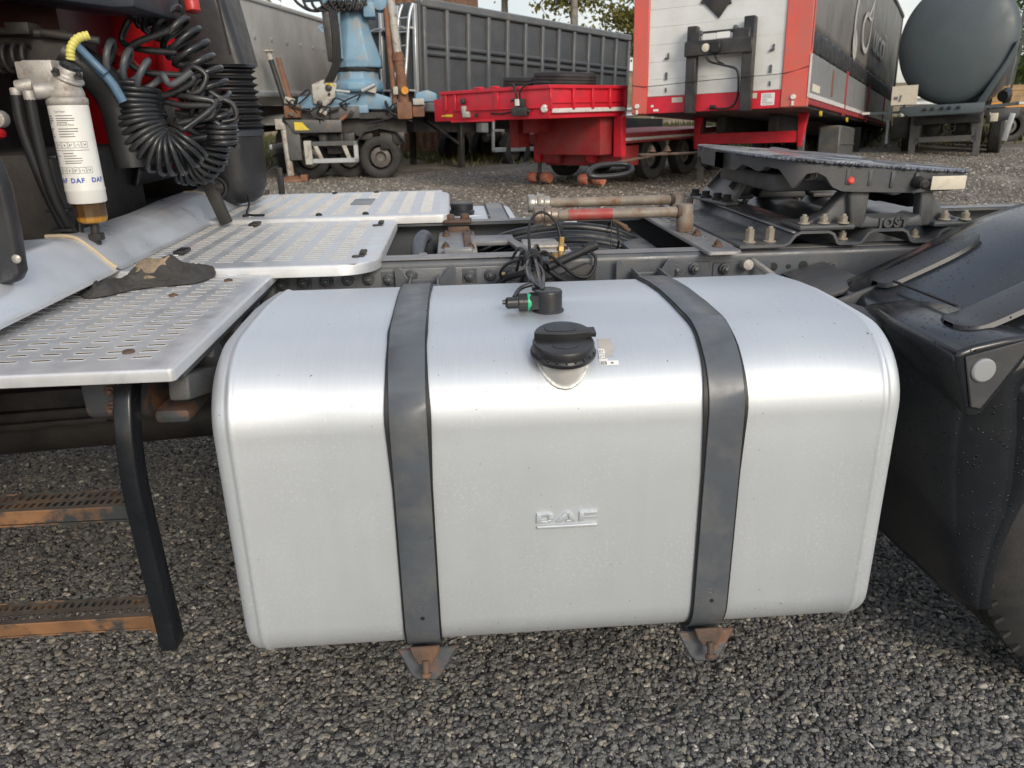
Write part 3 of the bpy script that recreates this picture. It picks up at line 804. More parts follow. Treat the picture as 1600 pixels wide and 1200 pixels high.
def label_text(body, x, s, size, m):
    me = text_mesh('sticker_text', body, size, m, 0.0)
    for v in me.vertices: v.co = shoulder(x+v.co.x, s-v.co.y, 0.0011)
    return put('sticker_text', me, tank)
label_text('B7', sx+0.002, 0.1095, 0.009, M_ink); label_text('XTL', sx+0.0015, 0.1215, 0.0085, M_ink)
for a in ((sx+0.0002, sx+0.0145, 0.1115, 0.1125), (sx+0.0002, sx+0.0145, 0.1235, 0.1245), (sx+0.0002, sx+0.0012, 0.101, 0.124), (sx+0.0135, sx+0.0147, 0.113, 0.124), (sx+0.003, sx+0.014, 0.130, 0.137)):
    patch('sticker_print', *a, M_ink, 0.0010, None, 2, 4)
label_text('PB', sx+0.005, 0.1362, 0.0062, M_label)
patch('sticker_print', sx+0.022, sx+0.027, 0.1315, 0.1355, M_ink, 0.0010, None, 2, 2)

# embossed letters D A F and the bar under them
def letters(polys, x, z, sx_, sz, y0, y1, sh=0.0):
    b = MB()
    for poly in polys: b.prism([(x+u*sx_+w*sh*sz, z+w*sz) for u, w in poly], y1, y0)
    return b
hl = 0.0215
Dq = [[(0.0, 0.0), (0.33, 0.0), (0.33, 1.0), (0.0, 1.0)], [(0.30, 0.0), (0.90, 0.0), (0.72, 0.27), (0.30, 0.27)], [(0.90, 0.0), (1.17, 0.20), (0.84, 0.38), (0.72, 0.27)], [(1.17, 0.20), (1.17, 0.80), (0.84, 0.62), (0.84, 0.38)], [(1.17, 0.80), (0.90, 1.0), (0.74, 0.73), (0.84, 0.62)], [(0.90, 1.0), (0.30, 1.0), (0.30, 0.73), (0.74, 0.73)]]
Aq = [[(0.0, 0.0), (0.40, 0.0), (0.82, 0.68), (0.62, 1.0)], [(0.62, 1.0), (0.82, 0.68), (1.02, 1.0)], [(1.02, 1.0), (0.82, 0.68), (1.05, 0.0), (1.40, 0.0)], [(0.70, 0.0), (1.10, 0.0), (1.02, 0.24), (0.76, 0.24)]]
Fq = [[(0.0, 0.0), (0.33, 0.0), (0.33, 1.0), (0.0, 1.0)], [(0.30, 0.74), (1.25, 0.74), (1.25, 1.0), (0.30, 1.0)], [(0.30, 0.34), (1.20, 0.34), (1.20, 0.58), (0.30, 0.58)]]
M_emb = M_tank
lx, lz = 0.1335, 0.6265
for nm, polys, ox in (('D', Dq, 0.0), ('A', Aq, 1.37), ('F', Fq, 2.98)):
    letters(polys, lx+ox*0.0285, lz, 0.0285, hl, 0.0005, -0.0055, 0.05).build('embossed_letter', M_emb, tank, smooth=40, bevel=0.0012, seg=2)
bb = MB(); bb.b2((lx+0.001, 0.0005, lz-0.0125), (lx+0.122, -0.0058, lz-0.0060)); bb.build('embossed_bar', M_emb, tank, smooth=60, bevel=0.0022, seg=3)

sz0 = 0.988
sv = MB(); sv.lathe([(0.034, 0), (0.034, 0.005), (0.030, 0.006), (0.030, 0.044), (0.028, 0.047), (0.02, 0.048)], 32, (0.19, 0.265, sz0-0.002))
sv.b2((0.150, 0.245, sz0+0.006), (0.172, 0.285, sz0+0.036)); sv.build('level_sensor', M_black, tank, smooth=35, bevel=0.0015, seg=1)
sc_ = MB()
sc_.lathe([(0.017, 0.012), (0.017, 0.032)], 20, (0.158, 0.262, sz0+0.020), (-1, -0.04, 0)); sc_.lathe([(0.0125, 0.034), (0.0125, 0.056), (0.008, 0.060)], 16, (0.158, 0.262, sz0+0.020), (-1, -0.04, 0)); sc_.lathe([(0.005, 0.058), (0.005, 0.066)], 8, (0.158, 0.262, sz0+0.022), (-1, -0.04, 0))
for k in range(10):
    a = 2*PI*k/10; sc_.box((0.136, 0.262+0.0172*math.cos(a), sz0+0.020+0.0172*math.sin(a)), (0.018, 0.003, 0.003))
sc_.build('sensor_plug', M_black, tank, smooth=35)
gr = MB(); gr.lathe([(0.0175, 0.006), (0.0175, 0.0135)], 20, (0.158, 0.262, sz0+0.020), (-1, -0.04, 0)); gr.build('sensor_lock_ring', M_green, tank)
cb = MB(); rnd = random.Random(3)
for k in range(7):
    ox, oy = rnd.uniform(-0.016, 0.016), rnd.uniform(-0.01, 0.01)
    pts = [(0.165+rnd.uniform(-0.02, 0.02), 0.27+oy, sz0+0.045), (0.172+ox, 0.33+oy, sz0+0.055), (0.178+ox*1.2, 0.44, sz0+0.05+abs(oy)), (0.188+ox*0.4, 0.58, sz0+0.055+oy), (0.20+ox*2.2, 0.70+oy, sz0+0.04+rnd.uniform(-0.015, 0.03)), (0.215+ox*4, 0.79+oy*2, sz0+rnd.uniform(-0.05, 0.02))]
    cb.tube(catmull(pts, 6), 0.0042, 7)
cb.tube(catmull([(0.17, 0.30, sz0+0.052), (0.135, 0.29, sz0+0.045), (0.118, 0.268, sz0+0.03)], 6), 0.005, 7)
cb.build('sensor_cable', M_hose, tank, smooth=80)
zt = MB()
for k, y in enumerate((0.53, 0.56, 0.585)):
    zt.tube([(0.187+0.019*math.cos(a*PI/8), y+0.006*math.sin(a*0.7), sz0+0.054+0.017*math.sin(a*PI/8)) for a in range(16)], 0.0042, 6, closed=True)
zt.build('cable_tie', M_rubber, tank)

# ---- chassis rails
def rail(y_out, y_in, x0, x1, zt=1.0):
    s = 1 if y_in > y_out else -1
    b = MB()
    prof = [(y_out+s*0.080, zt), (y_out+s*0.014, zt), (y_out+s*0.005, zt-0.003), (y_out+s*0.001, zt-0.009), (y_out, zt-0.018), (y_out, 0.752), (y_out+s*0.003, 0.742), (y_out+s*0.012, 0.737), (y_out+s*0.080, 0.737)]
    b.strip(prof, x0, x1, 0.008*s, 'x')
    return b
near = rail(0.80, 0.88, -1.35, 3.2).build('chassis_rail', M_frame, truck, smooth=50)
far = rail(1.60, 1.52, -1.35, 3.2).build('chassis_rail', M_frame, truck, smooth=50)
lp = MB(); lp.b2((-1.2, 0.793, 0.79), (0.196, 0.7998, 0.982)); lp.build('rail_liner', M_frame, near, bevel=0.003, seg=2)
lp = MB(); lp.b2((-1.2, 0.806, 1.0012), (0.196, 0.872, 1.006)); lp.build('skylit_flange', M_frametop, near, bevel=0.002, seg=1)  # paler strip on the rail top, sky light painted into its colour
lp = MB(); lp.b2((-1.2, 1.53, 1.0008), (0.196, 1.586, 1.0035)); lp.build('skylit_flange', M_frametop, far, bevel=0.001, seg=1)
for y0, pr0 in ((0.814, near), (1.53, far)):
    lp = MB(); lp.b2((0.197, y0, 1.0008), (3.1, y0+0.056, 1.0035)); lp.build('skylit_flange', M_frametop, pr0, bevel=0.001, seg=1)  # same sky-lit tone carried along the rest of both rails
lp = MB(); lp.b2((0.60, 0.793, 0.80), (0.72, 0.7998, 0.975)); lp.b2((0.73, 0.795, 0.78), (0.90, 0.7998, 0.97)); lp.build('rail_plate', M_frame, near, bevel=0.002, seg=1)
for q in ((-0.484, 0.790, 0.951), (-0.424, 0.790, 0.954), (-0.363, 0.790, 0.956), (-0.304, 0.790, 0.957), (-0.247, 0.790, 0.957), (-0.191, 0.790, 0.955), (-0.128, 0.790, 0.964), (0.033, 0.790, 0.957), (0.091, 0.790, 0.958), (0.147, 0.790, 0.958)):
    put('bolt', B_rail, near, q, (PI/2, random.uniform(0, 1), 0))
    if random.random() < 0.4:
        w = MB(); w.box((q[0], 0.7915, q[2]), (0.040, 0.003, 0.040)); w.build('washer_plate', M_frame, near, bevel=0.001, seg=1)
for q in ((0.620, 0.790, 0.955), (0.674, 0.790, 0.957), (0.762, 0.790, 0.953), (1.084, 0.790, 0.946)):
    put('bolt', B_rail, near, q, (PI/2, random.uniform(0, 1), 0))
for q, r in (((0.908, 0.799, 0.952), 0.013), ((0.954, 0.799, 0.952), 0.007), ((0.997, 0.799, 0.954), 0.013), ((0.855, 0.799, 0.952), 0.007), ((0.818, 0.799, 0.947), 0.010)):
    h = MB(); h.lathe([(r, 0), (r, 0.0012), (r*0.8, 0.0014)], 16, (q[0], q[1], q[2]), (0, -1, 0)); h.build('rail_hole', M_rubber, near)
for k in range(9):
    put('bolt', B_rail, far, (0.86+0.11*k, 1.519-0.008, 0.93+0.02*(k % 2)), (PI/2, 0, 0))
# cross members and driveline between the rails
cm = MB()
for x in (-0.75, 0.62, 1.15, 1.9): cm.b2((x-0.05, 0.81, 0.76), (x+0.05, 1.59, 0.95))
cm.build('cross_member', M_frame, truck, bevel=0.008)
dv = MB()
dv.cyl((-1.3, 1.2, 0.72), (-0.25, 1.2, 0.70), 0.20, 0.13, n=20); dv.cyl((-0.25, 1.2, 0.70), (1.6, 1.2, 0.60), 0.055, n=16); dv.b2((-1.1, 0.9, 0.55), (-0.5, 1.5, 0.9))
dv.build('gearbox', M_under, truck, bevel=0.02)
ft = MB(); ft.b2((-0.03, 0.90, 0.62), (0.62, 1.5, 0.66)); ft.b2((0.20, 0.9, 0.60), (0.24, 1.5, 0.88)); ft.build('dark_gap_plate', M_under, truck, bevel=0.004)  # dark plates added to stand for the shade below the frame gap

# valve block and hoses in the frame gap
vb = MB(); vb.b2((-0.062, 1.10, 0.945), (0.066, 1.50, 0.972)); vb.b2((-0.075, 0.90, 0.93), (0.055, 1.10, 0.955)); vb.b2((-0.03, 0.95, 0.88), (0.04, 1.4, 0.945)); vb.b2((-0.04, 1.06, 0.955), (0.05, 1.10, 0.985))
vb.b2((0.06, 1.27, 0.955), (0.20, 1.40, 0.972)); vb.prism([(0.17, 1.30), (0.20, 1.30), (0.245, 1.07), (0.205, 1.06)], 0.958, 0.974, 'z')
vblock = vb.build('mounting_bracket', M_frametop, truck, bevel=0.005)
for p in ((-0.035, 1.16, 0.972), (-0.035, 1.40, 0.972), (0.045, 1.14, 0.972), (0.045, 1.42, 0.972), (-0.03, 1.0, 0.955), (0.03, 1.0, 0.955)):
    put('bolt', B_rust, vblock, p)
rc = MB(); rc.b2((-0.03, 1.49, 0.945), (0.05, 1.515, 0.990)); rc.b2((-0.045, 1.50, 1.0), (0.06, 1.58, 1.012)); rc.lathe([(0.018, 1.01), (0.018, 1.03)], 10, (-0.02, 1.54, 0)); rc.lathe([(0.018, 1.01), (0.018, 1.03)], 10, (0.035, 1.54, 0)); rc.b2((0.025, 1.12, 0.972), (0.05, 1.46, 0.984)); rc.build('rusty_clamp', M_rusty, vblock, bevel=0.006)
vv = MB(); vv.b2((0.20, 1.12, 0.93), (0.37, 1.32, 0.960)); vv.b2((0.22, 1.16, 0.960), (0.34, 1.29, 0.972)); vv.cyl((0.21, 1.10, 0.935), (0.40, 1.09, 0.935), 0.024, n=14)
vlv = vv.build('air_valve', M_castalu, truck, bevel=0.006)
for p in ((0.215, 1.14, 0.960), (0.355, 1.14, 0.960), (0.215, 1.30, 0.960), (0.355, 1.30, 0.960)): put('bolt', B_dark, vlv, p, scale=(0.6, 0.6, 0.6))
lp = MB(); lp.b2((-0.115, 0.895, 0.93), (-0.09, 1.02, 0.985)); lp.cyl((-0.1, 0.9, 0.92), (-0.1, 0.93, 0.98), 0.02, n=10); lp.build('hose_clip', M_frametop, truck, bevel=0.004)
ch = MB(); pth = catmull([(-0.125, 1.06, 0.91), (-0.125, 1.14, 0.965), (-0.118, 1.26, 0.985), (-0.105, 1.36, 0.975), (-0.09, 1.40, 0.90)], 14)
ch.tube(pth, [0.020+0.003*(i % 2) for i in range(len(pth))], 14); ch.build('corrugated_conduit', M_hosegrey, truck, smooth=70)
hs = MB()
for k, (y, z, r) in enumerate(((1.34, 0.935, 0.022), (1.38, 0.960, 0.018), (1.30, 0.925, 0.016), (1.43, 0.945, 0.014), (1.27, 0.905, 0.018), (1.22, 0.895, 0.022), (1.13, 0.90, 0.012), (1.05, 0.885, 0.014))):
    hs.tube(catmull([(-0.30, y+0.06, z-0.10), (0.02, y+0.09, z-0.06), (0.20, y+0.05, z+0.005), (0.38, y, z+0.035), (0.55, y-0.01, z+0.015), (0.70, y, z-0.05), (0.95, y, z-0.12)], 8), r, 10)
hs.build('air_hose', M_hose, truck, smooth=80)
ct = MB()
for x in (0.36, 0.55):
    ct.tube([(x, 1.34+0.10*math.cos(a*PI/8), 0.965+0.050*math.sin(a*PI/8)) for a in range(16)], 0.004, 6, closed=True)
ct.build('hose_tie', M_rubber, truck)
wt = MB(); wt.b2((0.385, 1.38, 1.000), (0.43, 1.40, 1.012)); wt.b2((0.60, 1.02, 0.945), (0.63, 1.04, 0.955)); wt.build('wire_tag', M_label, truck, bevel=0.002)
# loose wiring with brass fittings hanging over the near rail
lw = MB()
for pts, r in (([(0.19, 0.66, 1.035), (0.20, 0.76, 1.10), (0.235, 0.80, 1.125), (0.275, 0.80, 1.10), (0.290, 0.79, 1.045)], 0.004),
               ([(0.13, 0.74, 0.94), (0.115, 0.72, 0.975), (0.135, 0.70, 1.005), (0.175, 0.68, 1.02), (0.2, 0.66, 1.035)], 0.004),
               ([(0.21, 0.70, 1.03), (0.25, 0.72, 1.02), (0.29, 0.735, 0.985), (0.325, 0.745, 0.957), (0.36, 0.75, 0.952), (0.38, 0.76, 0.975), (0.385, 0.78, 1.0), (0.37, 0.79, 1.018)], 0.0045),
               ([(0.10, 0.74, 0.93), (0.13, 0.73, 0.96), (0.18, 0.70, 0.98), (0.22, 0.68, 1.01)], 0.009),
               ([(0.22, 0.72, 1.02), (0.235, 0.745, 0.99), (0.275, 0.75, 0.955), (0.31, 0.76, 0.935)], 0.008)):
    lw.tube(catmull(pts, 8), r, 8)
lw.cyl((0.245, 0.735, 0.985), (0.385, 0.80, 1.028), 0.012, n=10); lw.cyl((0.355, 0.79, 1.02), (0.39, 0.80, 1.03), 0.015, n=10)
lw.build('wiring_loop', M_rubber, truck, smooth=70)
bf = MB(); bf.cyl((0.285, 0.775, 1.005), (0.292, 0.785, 1.058), 0.008, n=8); bf.cyl((0.288, 0.78, 1.02), (0.289, 0.782, 1.032), 0.012, n=6); bf.cyl((0.125, 0.74, 0.95), (0.122, 0.735, 0.972), 0.008, n=8); bf.cyl((0.262, 0.75, 1.0), (0.268, 0.752, 1.02), 0.012, n=8)
bf.build('brass_fitting', M_brass, truck)
ac = MB(); ac.lathe([(0.028, 0), (0.034, 0.012), (0.034, 0.03), (0.022, 0.045)], 16, (0.205, 0.79, 0.93), (0.3, -1, 0.35)); ac.prism([(0.215, 0.925), (0.36, 0.985), (0.385, 0.975), (0.385, 0.925)], 0.765, 0.79)
ac.build('cable_bracket', M_blackdirty, truck, bevel=0.004)

# ---- slotted deck plates
def slotted(x0, x1, y0, y1, z, bands, sl, px, sw, py, margin, rad=(0, 0), skirt=0.022, skip=None):
    """top sheet with real slots: columns of slots (long in X) stacked along Y; returns plate builder"""
    b = MB(); gx0, gx1, gy0, gy1 = x0+margin[0], x1-margin[1], y0+margin[2], y1-margin[3]
    xs = [gx0]; isx = []
    n = int((gx1-gx0-0.004+px-sl)/px); off = (gx1-gx0-(n*px-(px-sl)))/2
    for k in range(n): xs += [gx0+off+k*px, gx0+off+k*px+sl]
    xs.append(gx1)
    m = int((gy1-gy0-0.004)/py); offy = (gy1-gy0-(m*py-(py-sw)))/2
    ys = [gy0]
    for k in range(m): ys += [gy0+offy+k*py, gy0+offy+k*py+sw]
    ys.append(gy1)
    nx, ny = len(xs), len(ys)
    b.v = [(x, y, z) for x in xs for y in ys]
    F = b.f
    WALL = set()
    for i in range(nx-1):
        for j in range(ny-1):
            q = (i*ny+j, (i+1)*ny+j, (i+1)*ny+j+1, i*ny+j+1)
            if i % 2 == 1 and j % 2 == 1 and not (skip and skip((xs[i]+xs[i+1])/2, (ys[j]+ys[j+1])/2)):
                # slot with pressed, slightly raised rim and walls; pointed ends make it read as a rounded slot
                xa, xb, ya, yb = xs[i], xs[i+1], ys[j], ys[j+1]; o = len(b.v); e = (yb-ya)*0.5; ym = (ya+yb)/2
                out = [(xa, ym), (xa+e*0.6, ya), (xb-e*0.6, ya), (xb, ym), (xb-e*0.6, yb), (xa+e*0.6, yb)]
                # corner fill so the hole is a hexagon
                b.v += [(u, w, z+0.0010) for u, w in out]+[(u*0.97+0.03*(xa+xb)/2, w*0.94+0.06*ym, z-0.0002) for u, w in out]
                F.append((q[0], o+1, o)); F.append((q[0], q[1], o+2, o+1)); F.append((q[1], o+3, o+2)); F.append((q[1], q[2], o+3)) ; F.append((q[2], o+4, o+3)); F.append((q[2], q[3], o+5, o+4)); F.append((q[3], o, o+5)); F.append((q[3], q[0], o))
                for k in range(6): WALL.add(len(F)); F.append((o+k, o+(k+1) % 6, o+6+(k+1) % 6, o+6+k))
            else: F.append(q)
    b.mi = [1 if k in WALL else 0 for k in range(len(F))]
    # margins and rounded outline
    r0, r1 = rad
    outl = rrect(x0, y0, x1, y1, (max(r0, 0.004), max(r1, 0.004), 0.004, 0.004), 8)
    right = [(gx1, gy0), (gx1, gy1)]
    rp = [(gx1, y0)]+[p for p in outl if p[0] > gx1+1e-6 and True]+[(gx1, y1)]
    b.add([(u, w, z) for u, w in rp], [tuple(range(len(rp)))])
    b.add([(gx0, y0, z), (gx1, y0, z), (gx1, gy0, z), (gx0, gy0, z)], [(0, 1, 2, 3)])
    b.add([(gx0, gy1, z), (gx1, gy1, z), (gx1, y1, z), (gx0, y1, z)], [(0, 1, 2, 3)])
    b.add([(x0, y0, z), (gx0, y0, z), (gx0, y1, z), (x0, y1, z)], [(0, 1, 2, 3)])
    # rolled edge
    lv = [(0, 0), (0.003, -0.0012), (0.0052, -0.0045), (0.006, -0.009), (0.006, -skirt), (0.003, -skirt)]
    cx, cy = (x0+x1)/2, (y0+y1)/2; no = len(outl)
    vs = []
    for d, h in lv:
        for i, (u, w) in enumerate(outl):
            t = (Vector(outl[(i+1) % no])-Vector(outl[i-1])).normalized()
            vs.append((u+t.y*d, w-t.x*d, z+h))
    fs = [(a*no+k, a*no+(k+1) % no, (a+1)*no+(k+1) % no, (a+1)*no+k) for a in range(len(lv)-1) for k in range(no)]
    b.add(vs, fs)
    return b
def deck_build(b, label):
    me = bpy.data.meshes.new('deck_plate'); me.from_pydata(b.v, [], b.f); me.materials.append(M_deck); me.materials.append(M_slot); me.polygons.foreach_set('material_index', b.mi)
    bm = bmesh.new(); bm.from_mesh(me); bmesh.ops.remove_doubles(bm, verts=bm.verts, dist=0.0003)
    for f in bm.faces:
        if f.normal.z < -0.5: f.normal_flip()
    bm.to_mesh(me); bm.free()
    me.polygons.foreach_set('use_smooth', [True]*len(me.polygons)); me.set_sharp_from_angle(angle=R(30))
    o = put('deck_plate', me, truck); o['label'] = label; return o
d1 = deck_build(slotted(-1.35, -0.485, -0.068, 0.76, 1.0, 0, 0.036, 0.0565, 0.0105, 0.036, (0.02, 0.03, 0.045, 0.02)), 'lowest slotted step plate, nearest the camera')
dark_rivets = [(-0.59, 0.03, 1.0), (-0.66, 0.47, 1.0), (-0.575, 0.62, 1.0)]
rv = MB()
for p in dark_rivets: rv.lathe([(0.011, 0), (0.010, 0.004), (0.004, 0.006)], 12, p)
rv.build('rivet', M_rusty, d1)
d2 = deck_build(slotted(-1.0, -0.216, 0.69, 1.60, 1.02, 0, 0.048, 0.0755, 0.0105, 0.033, (0.02, 0.05, 0.05, 0.04), (0.10, 0.12), 0.03), 'middle slotted plate with two black latches')
lt = MB()
for (x, y) in ((-0.262, 0.80), (-0.262, 1.38)):
    lt.b2((x-0.009, y-0.02, 1.02), (x+0.009, y+0.06, 1.0235)); lt.b2((x-0.006, y+0.005, 1.0235), (x+0.012, y+0.045, 1.031)); lt.lathe([(0.011, 0), (0.011, 0.004)], 10, (x-0.014, y-0.015, 1.0205))
lt.build('deck_latch', M_blackdirty, d2, bevel=0.002)
pl = MB()
for (x, y) in ((-0.80, 0.88), (-0.72, 1.40)):
    pl.b2((x-0.03, y, 1.0212), (x+0.02, y+0.05, 1.0245)); 
pl.build('latch_plate', M_shield, d2, bevel=0.002)
pl = MB()
for (x, y) in ((-0.775, 0.91), (-0.695, 1.43)): pl.b2((x-0.02, y-0.03, 1.0245), (x+0.01, y+0.04, 1.034)); 
pl.build('deck_latch', M_blackdirty, d2, bevel=0.003)
d3 = deck_build(slotted(-1.0, -0.028, 1.52, 2.37, 1.034, 0, 0.046, 0.082, 0.011, 0.030, (0.02, 0.03, 0.05, 0.03), (0.03, 0.16), 0.03, skip=lambda x, y: -0.43 < x < -0.33 and 1.86 < y < 2.10), 'far slotted plate with a rounded corner')
pp = MB(); pp.b2((-0.425, 1.87, 1.0345), (-0.34, 2.07, 1.037)); pp.build('plain_patch', M_frametop, d3, bevel=0.001)
rv = MB()
for p in ((-0.50, 1.57, 1.034), (-0.33, 1.57, 1.034), (-0.36, 2.33, 1.034), (-0.55, 2.33, 1.034), (-0.77, 1.59, 1.034)): rv.lathe([(0.012, 0), (0.012, 0.005), (0.006, 0.009)], 10, p)
rv.build('rivet', M_rubber, d3)
wr = MB(); wr.tube(catmull([(-0.98, 2.30, 1.21), (-0.93, 2.22, 1.15), (-0.87, 2.02, 1.10), (-0.80, 1.78, 1.06), (-0.77, 1.62, 1.04), (-0.70, 1.58, 1.04)], 6), 0.004, 6); wr.tube(catmull([(-0.98, 2.3, 1.13), (-0.92, 2.26, 1.10), (-0.86, 2.3, 1.13), (-0.80, 2.36, 1.16)], 6), 0.003, 6)
wr.build('loose_wire', M_rubber, truck, smooth=80)

# ---- splash shield behind the cab, three pressed segments with beige trim in the joints
def shield_seg(y0, y1, hz):
    b = MB()
    def fn(u, v):
        y = y0+(y1-y0)*v
        k = hz(v)
        pts = [(-0.862, 1.022), (-0.874, 1.026), (-0.889, 1.040), (-0.915, 1.068), (-0.938, 1.088+0.35*k), (-0.957, 1.098+k), (-0.985, 1.104+k), (-1.03, 1.104+k), (-1.06, 1.095+k), (-1.075, 1.06)]
        s = u*(len(pts)-1); i = min(int(s), len(pts)-2); f = s-i
        return (pts[i][0]*(1-f)+pts[i+1][0]*f, y, pts[i][1]*(1-f)+pts[i+1][1]*f)
    b.grid(fn, 28, 24)
    return b
def bump_(v, a, s0, s1):
    return a*(max(0, min(1, (v-s0)/(s1-s0)))**2*(3-2*max(0, min(1, (v-s0)/(s1-s0)))))
s1 = shield_seg(-0.5, 0.69, lambda v: -0.045+bump_(v, 0.062, 0.55, 0.80)-bump_(v, 0.012, 0.9, 1.0)).build('splash_shield', M_shield, truck, smooth=60)
s2 = shield_seg(0.70, 1.74, lambda v: 0.008+bump_(v, 0.012, 0.5, 0.9)-bump_(v, 0.010, 0.0, 0.2)).build('splash_shield', M_shield, truck, smooth=60)
s3 = shield_seg(1.75, 2.42, lambda v: 0.006-bump_(v, 0.055, 0.25, 0.55)+bump_(v, 0.025, 0.75, 1.0)).build('splash_shield', M_shield, truck, smooth=60)
for y, p in ((0.695, s1), (1.745, s2)):
    tr = MB(); tr.tube(catmull([(-0.872, y, 1.028), (-0.890, y, 1.043), (-0.916, y, 1.071), (-0.939, y, 1.092), (-0.958, y, 1.106), (-0.985, y, 1.112), (-1.03, y, 1.112)], 4), 0.0055, 6)
    tr.build('joint_trim', M_beige, p, smooth=80)
wd = MB(); wd.b2((-0.905, 2.36, 1.035), (-0.86, 2.40, 1.055)); wd.build('packing_block', M_rusty, truck, bevel=0.003)
pst = MB(); pst.b2((-0.818, 2.39, 1.03), (-0.792, 2.415, 1.15)); pst.build('deck_post', M_blackdirty, truck, bevel=0.003)

# ---- bracket casting under the near deck plate
bc = MB()
bc.b2((-0.535, 0.0, 0.955), (-0.49, 0.79, 0.978))
for a, c in (((-0.515, 0.03, 0.93), (-0.515, 0.78, 0.74)), ((-0.515, 0.20, 0.955), (-0.515, 0.30, 0.86)), ((-0.515, 0.38, 0.955), (-0.515, 0.46, 0.82)), ((-0.515, 0.56, 0.955), (-0.515, 0.64, 0.775)), ((-0.515, 0.77, 0.96), (-0.515, 0.77, 0.72))):
    bc.bar(a, c, 0.05, 0.04, (1, 0, 0))
bc.build('deck_bracket', M_cast, truck, bevel=0.008)
lb = MB(); lb.prism([(0.05, 0.955), (0.30, 0.955), (0.30, 0.845), (0.24, 0.825), (0.12, 0.838), (0.05, 0.87)], -0.70, -0.60, 'x'); lb.b2((-0.60, 0.10, 0.83), (-0.53, 0.26, 0.86)); lb.build('step_bracket', M_rustpaint, truck, bevel=0.012)
for p in ((-0.64, 0.049, 0.925), (-0.645, 0.049, 0.888)): put('bolt', B_rust, truck, p, FRONT)

# ---- step ladder
post = MB()
cen = [(-0.612, 0.115, 0.972), (-0.612, 0.075, 0.955), (-0.612, 0.045, 0.925), (-0.612, 0.024, 0.88), (-0.613, 0.012, 0.83), (-0.614, 0.004, 0.76), (-0.612, 0.0, 0.68), (-0.607, -0.004, 0.55), (-0.600, -0.010, 0.40)]
cen = catmull(cen, 4); vs = []; fs = []
for i, c in enumerate(cen):
    t = (cen[min(i+1, len(cen)-1)]-cen[max(i-1, 0)]).normalized(); w = Vector((1, 0, 0)); n_ = t.cross(w).normalized()
    for a, d in ((-0.016, -0.024), (0.016, -0.024), (0.016, 0.024), (-0.016, 0.024)): vs.append(c+w*a+n_*d)
for i in range(len(cen)-1):
    for k in range(4): fs.append((i*4+k, i*4+(k+1) % 4, (i+1)*4+(k+1) % 4, (i+1)*4+k))
fs += [(0, 1, 2, 3), tuple((len(cen)-1)*4+k for k in (3, 2, 1, 0))]
post.add(vs, fs)
M_ladder = mat('ladder_black_paint', (0.009, 0.011, 0.0135), 0.28, var=0.2, dirt=(0.05, 0.043, 0.035), da=0.27, ds=8, dw=0.15, spots=(0.16, 0.09, 0.04), sa=0.73, ss=45)
lad = post.build('step_ladder', M_ladder, truck, smooth=50, bevel=0.004, seg=2)
M_tread = mat('rusty_tread', (0.09, 0.075, 0.06), 0.7, var=0.35, vs=16, dirt=(0.19, 0.10, 0.05), da=0.36, ds=9, dw=0.06, bump=0.6, bs=120)
M_treadlip = mat('rusty_tread_lip', (0.19, 0.095, 0.042), 0.7, var=0.45, vs=9, dirt=(0.030, 0.034, 0.035), da=0.50, ds=7, dw=0.04, bump=0.5, bs=90)
for z in (0.714, 0.468):
    b = MB(); x0, x1, y0, y1 = -1.30, -0.626, -0.006, 0.060
    xs = [x0+(x1-x0)*k/96 for k in range(97)]; ys = [y0, y0+0.012]+[y0+0.012+0.046*k/3 for k in range(1, 4)]+[y1]
    ny = len(ys); b.v = [(x, y, z+0.0015*math.sin(x*160)*(0.5 < (y-y0)/(y1-y0))) for x in xs for y in ys]
    for i in range(96):
        for j in range(ny-1):
            if j in (1, 3) and (i+j//2) % 2 == 1 and 1 < i < 95: continue
            b.f.append((i*ny+j, (i+1)*ny+j, (i+1)*ny+j+1, i*ny+j+1))
    b.mi = [0]*len(b.f)
    tr = b.build('tread', M_tread, lad, smooth=30)
    l = MB(); l.b2((x0, y0-0.004, z-0.026), (x1, y0, z+0.001)); l.b2((x0, y1, z-0.03), (x1, y1+0.004, z+0.001)); l.b2((x0, y0, z-0.034), (x1, y0+0.03, z-0.030))
    l.build('tread_lip', M_treadlip, lad, bevel=0.0015, seg=1)
    g = MB(); g.box((-0.628, -0.004, z-0.018), (0.014, 0.022, 0.040)); g.build('weld_gusset', M_treadlip, lad, bevel=0.004)

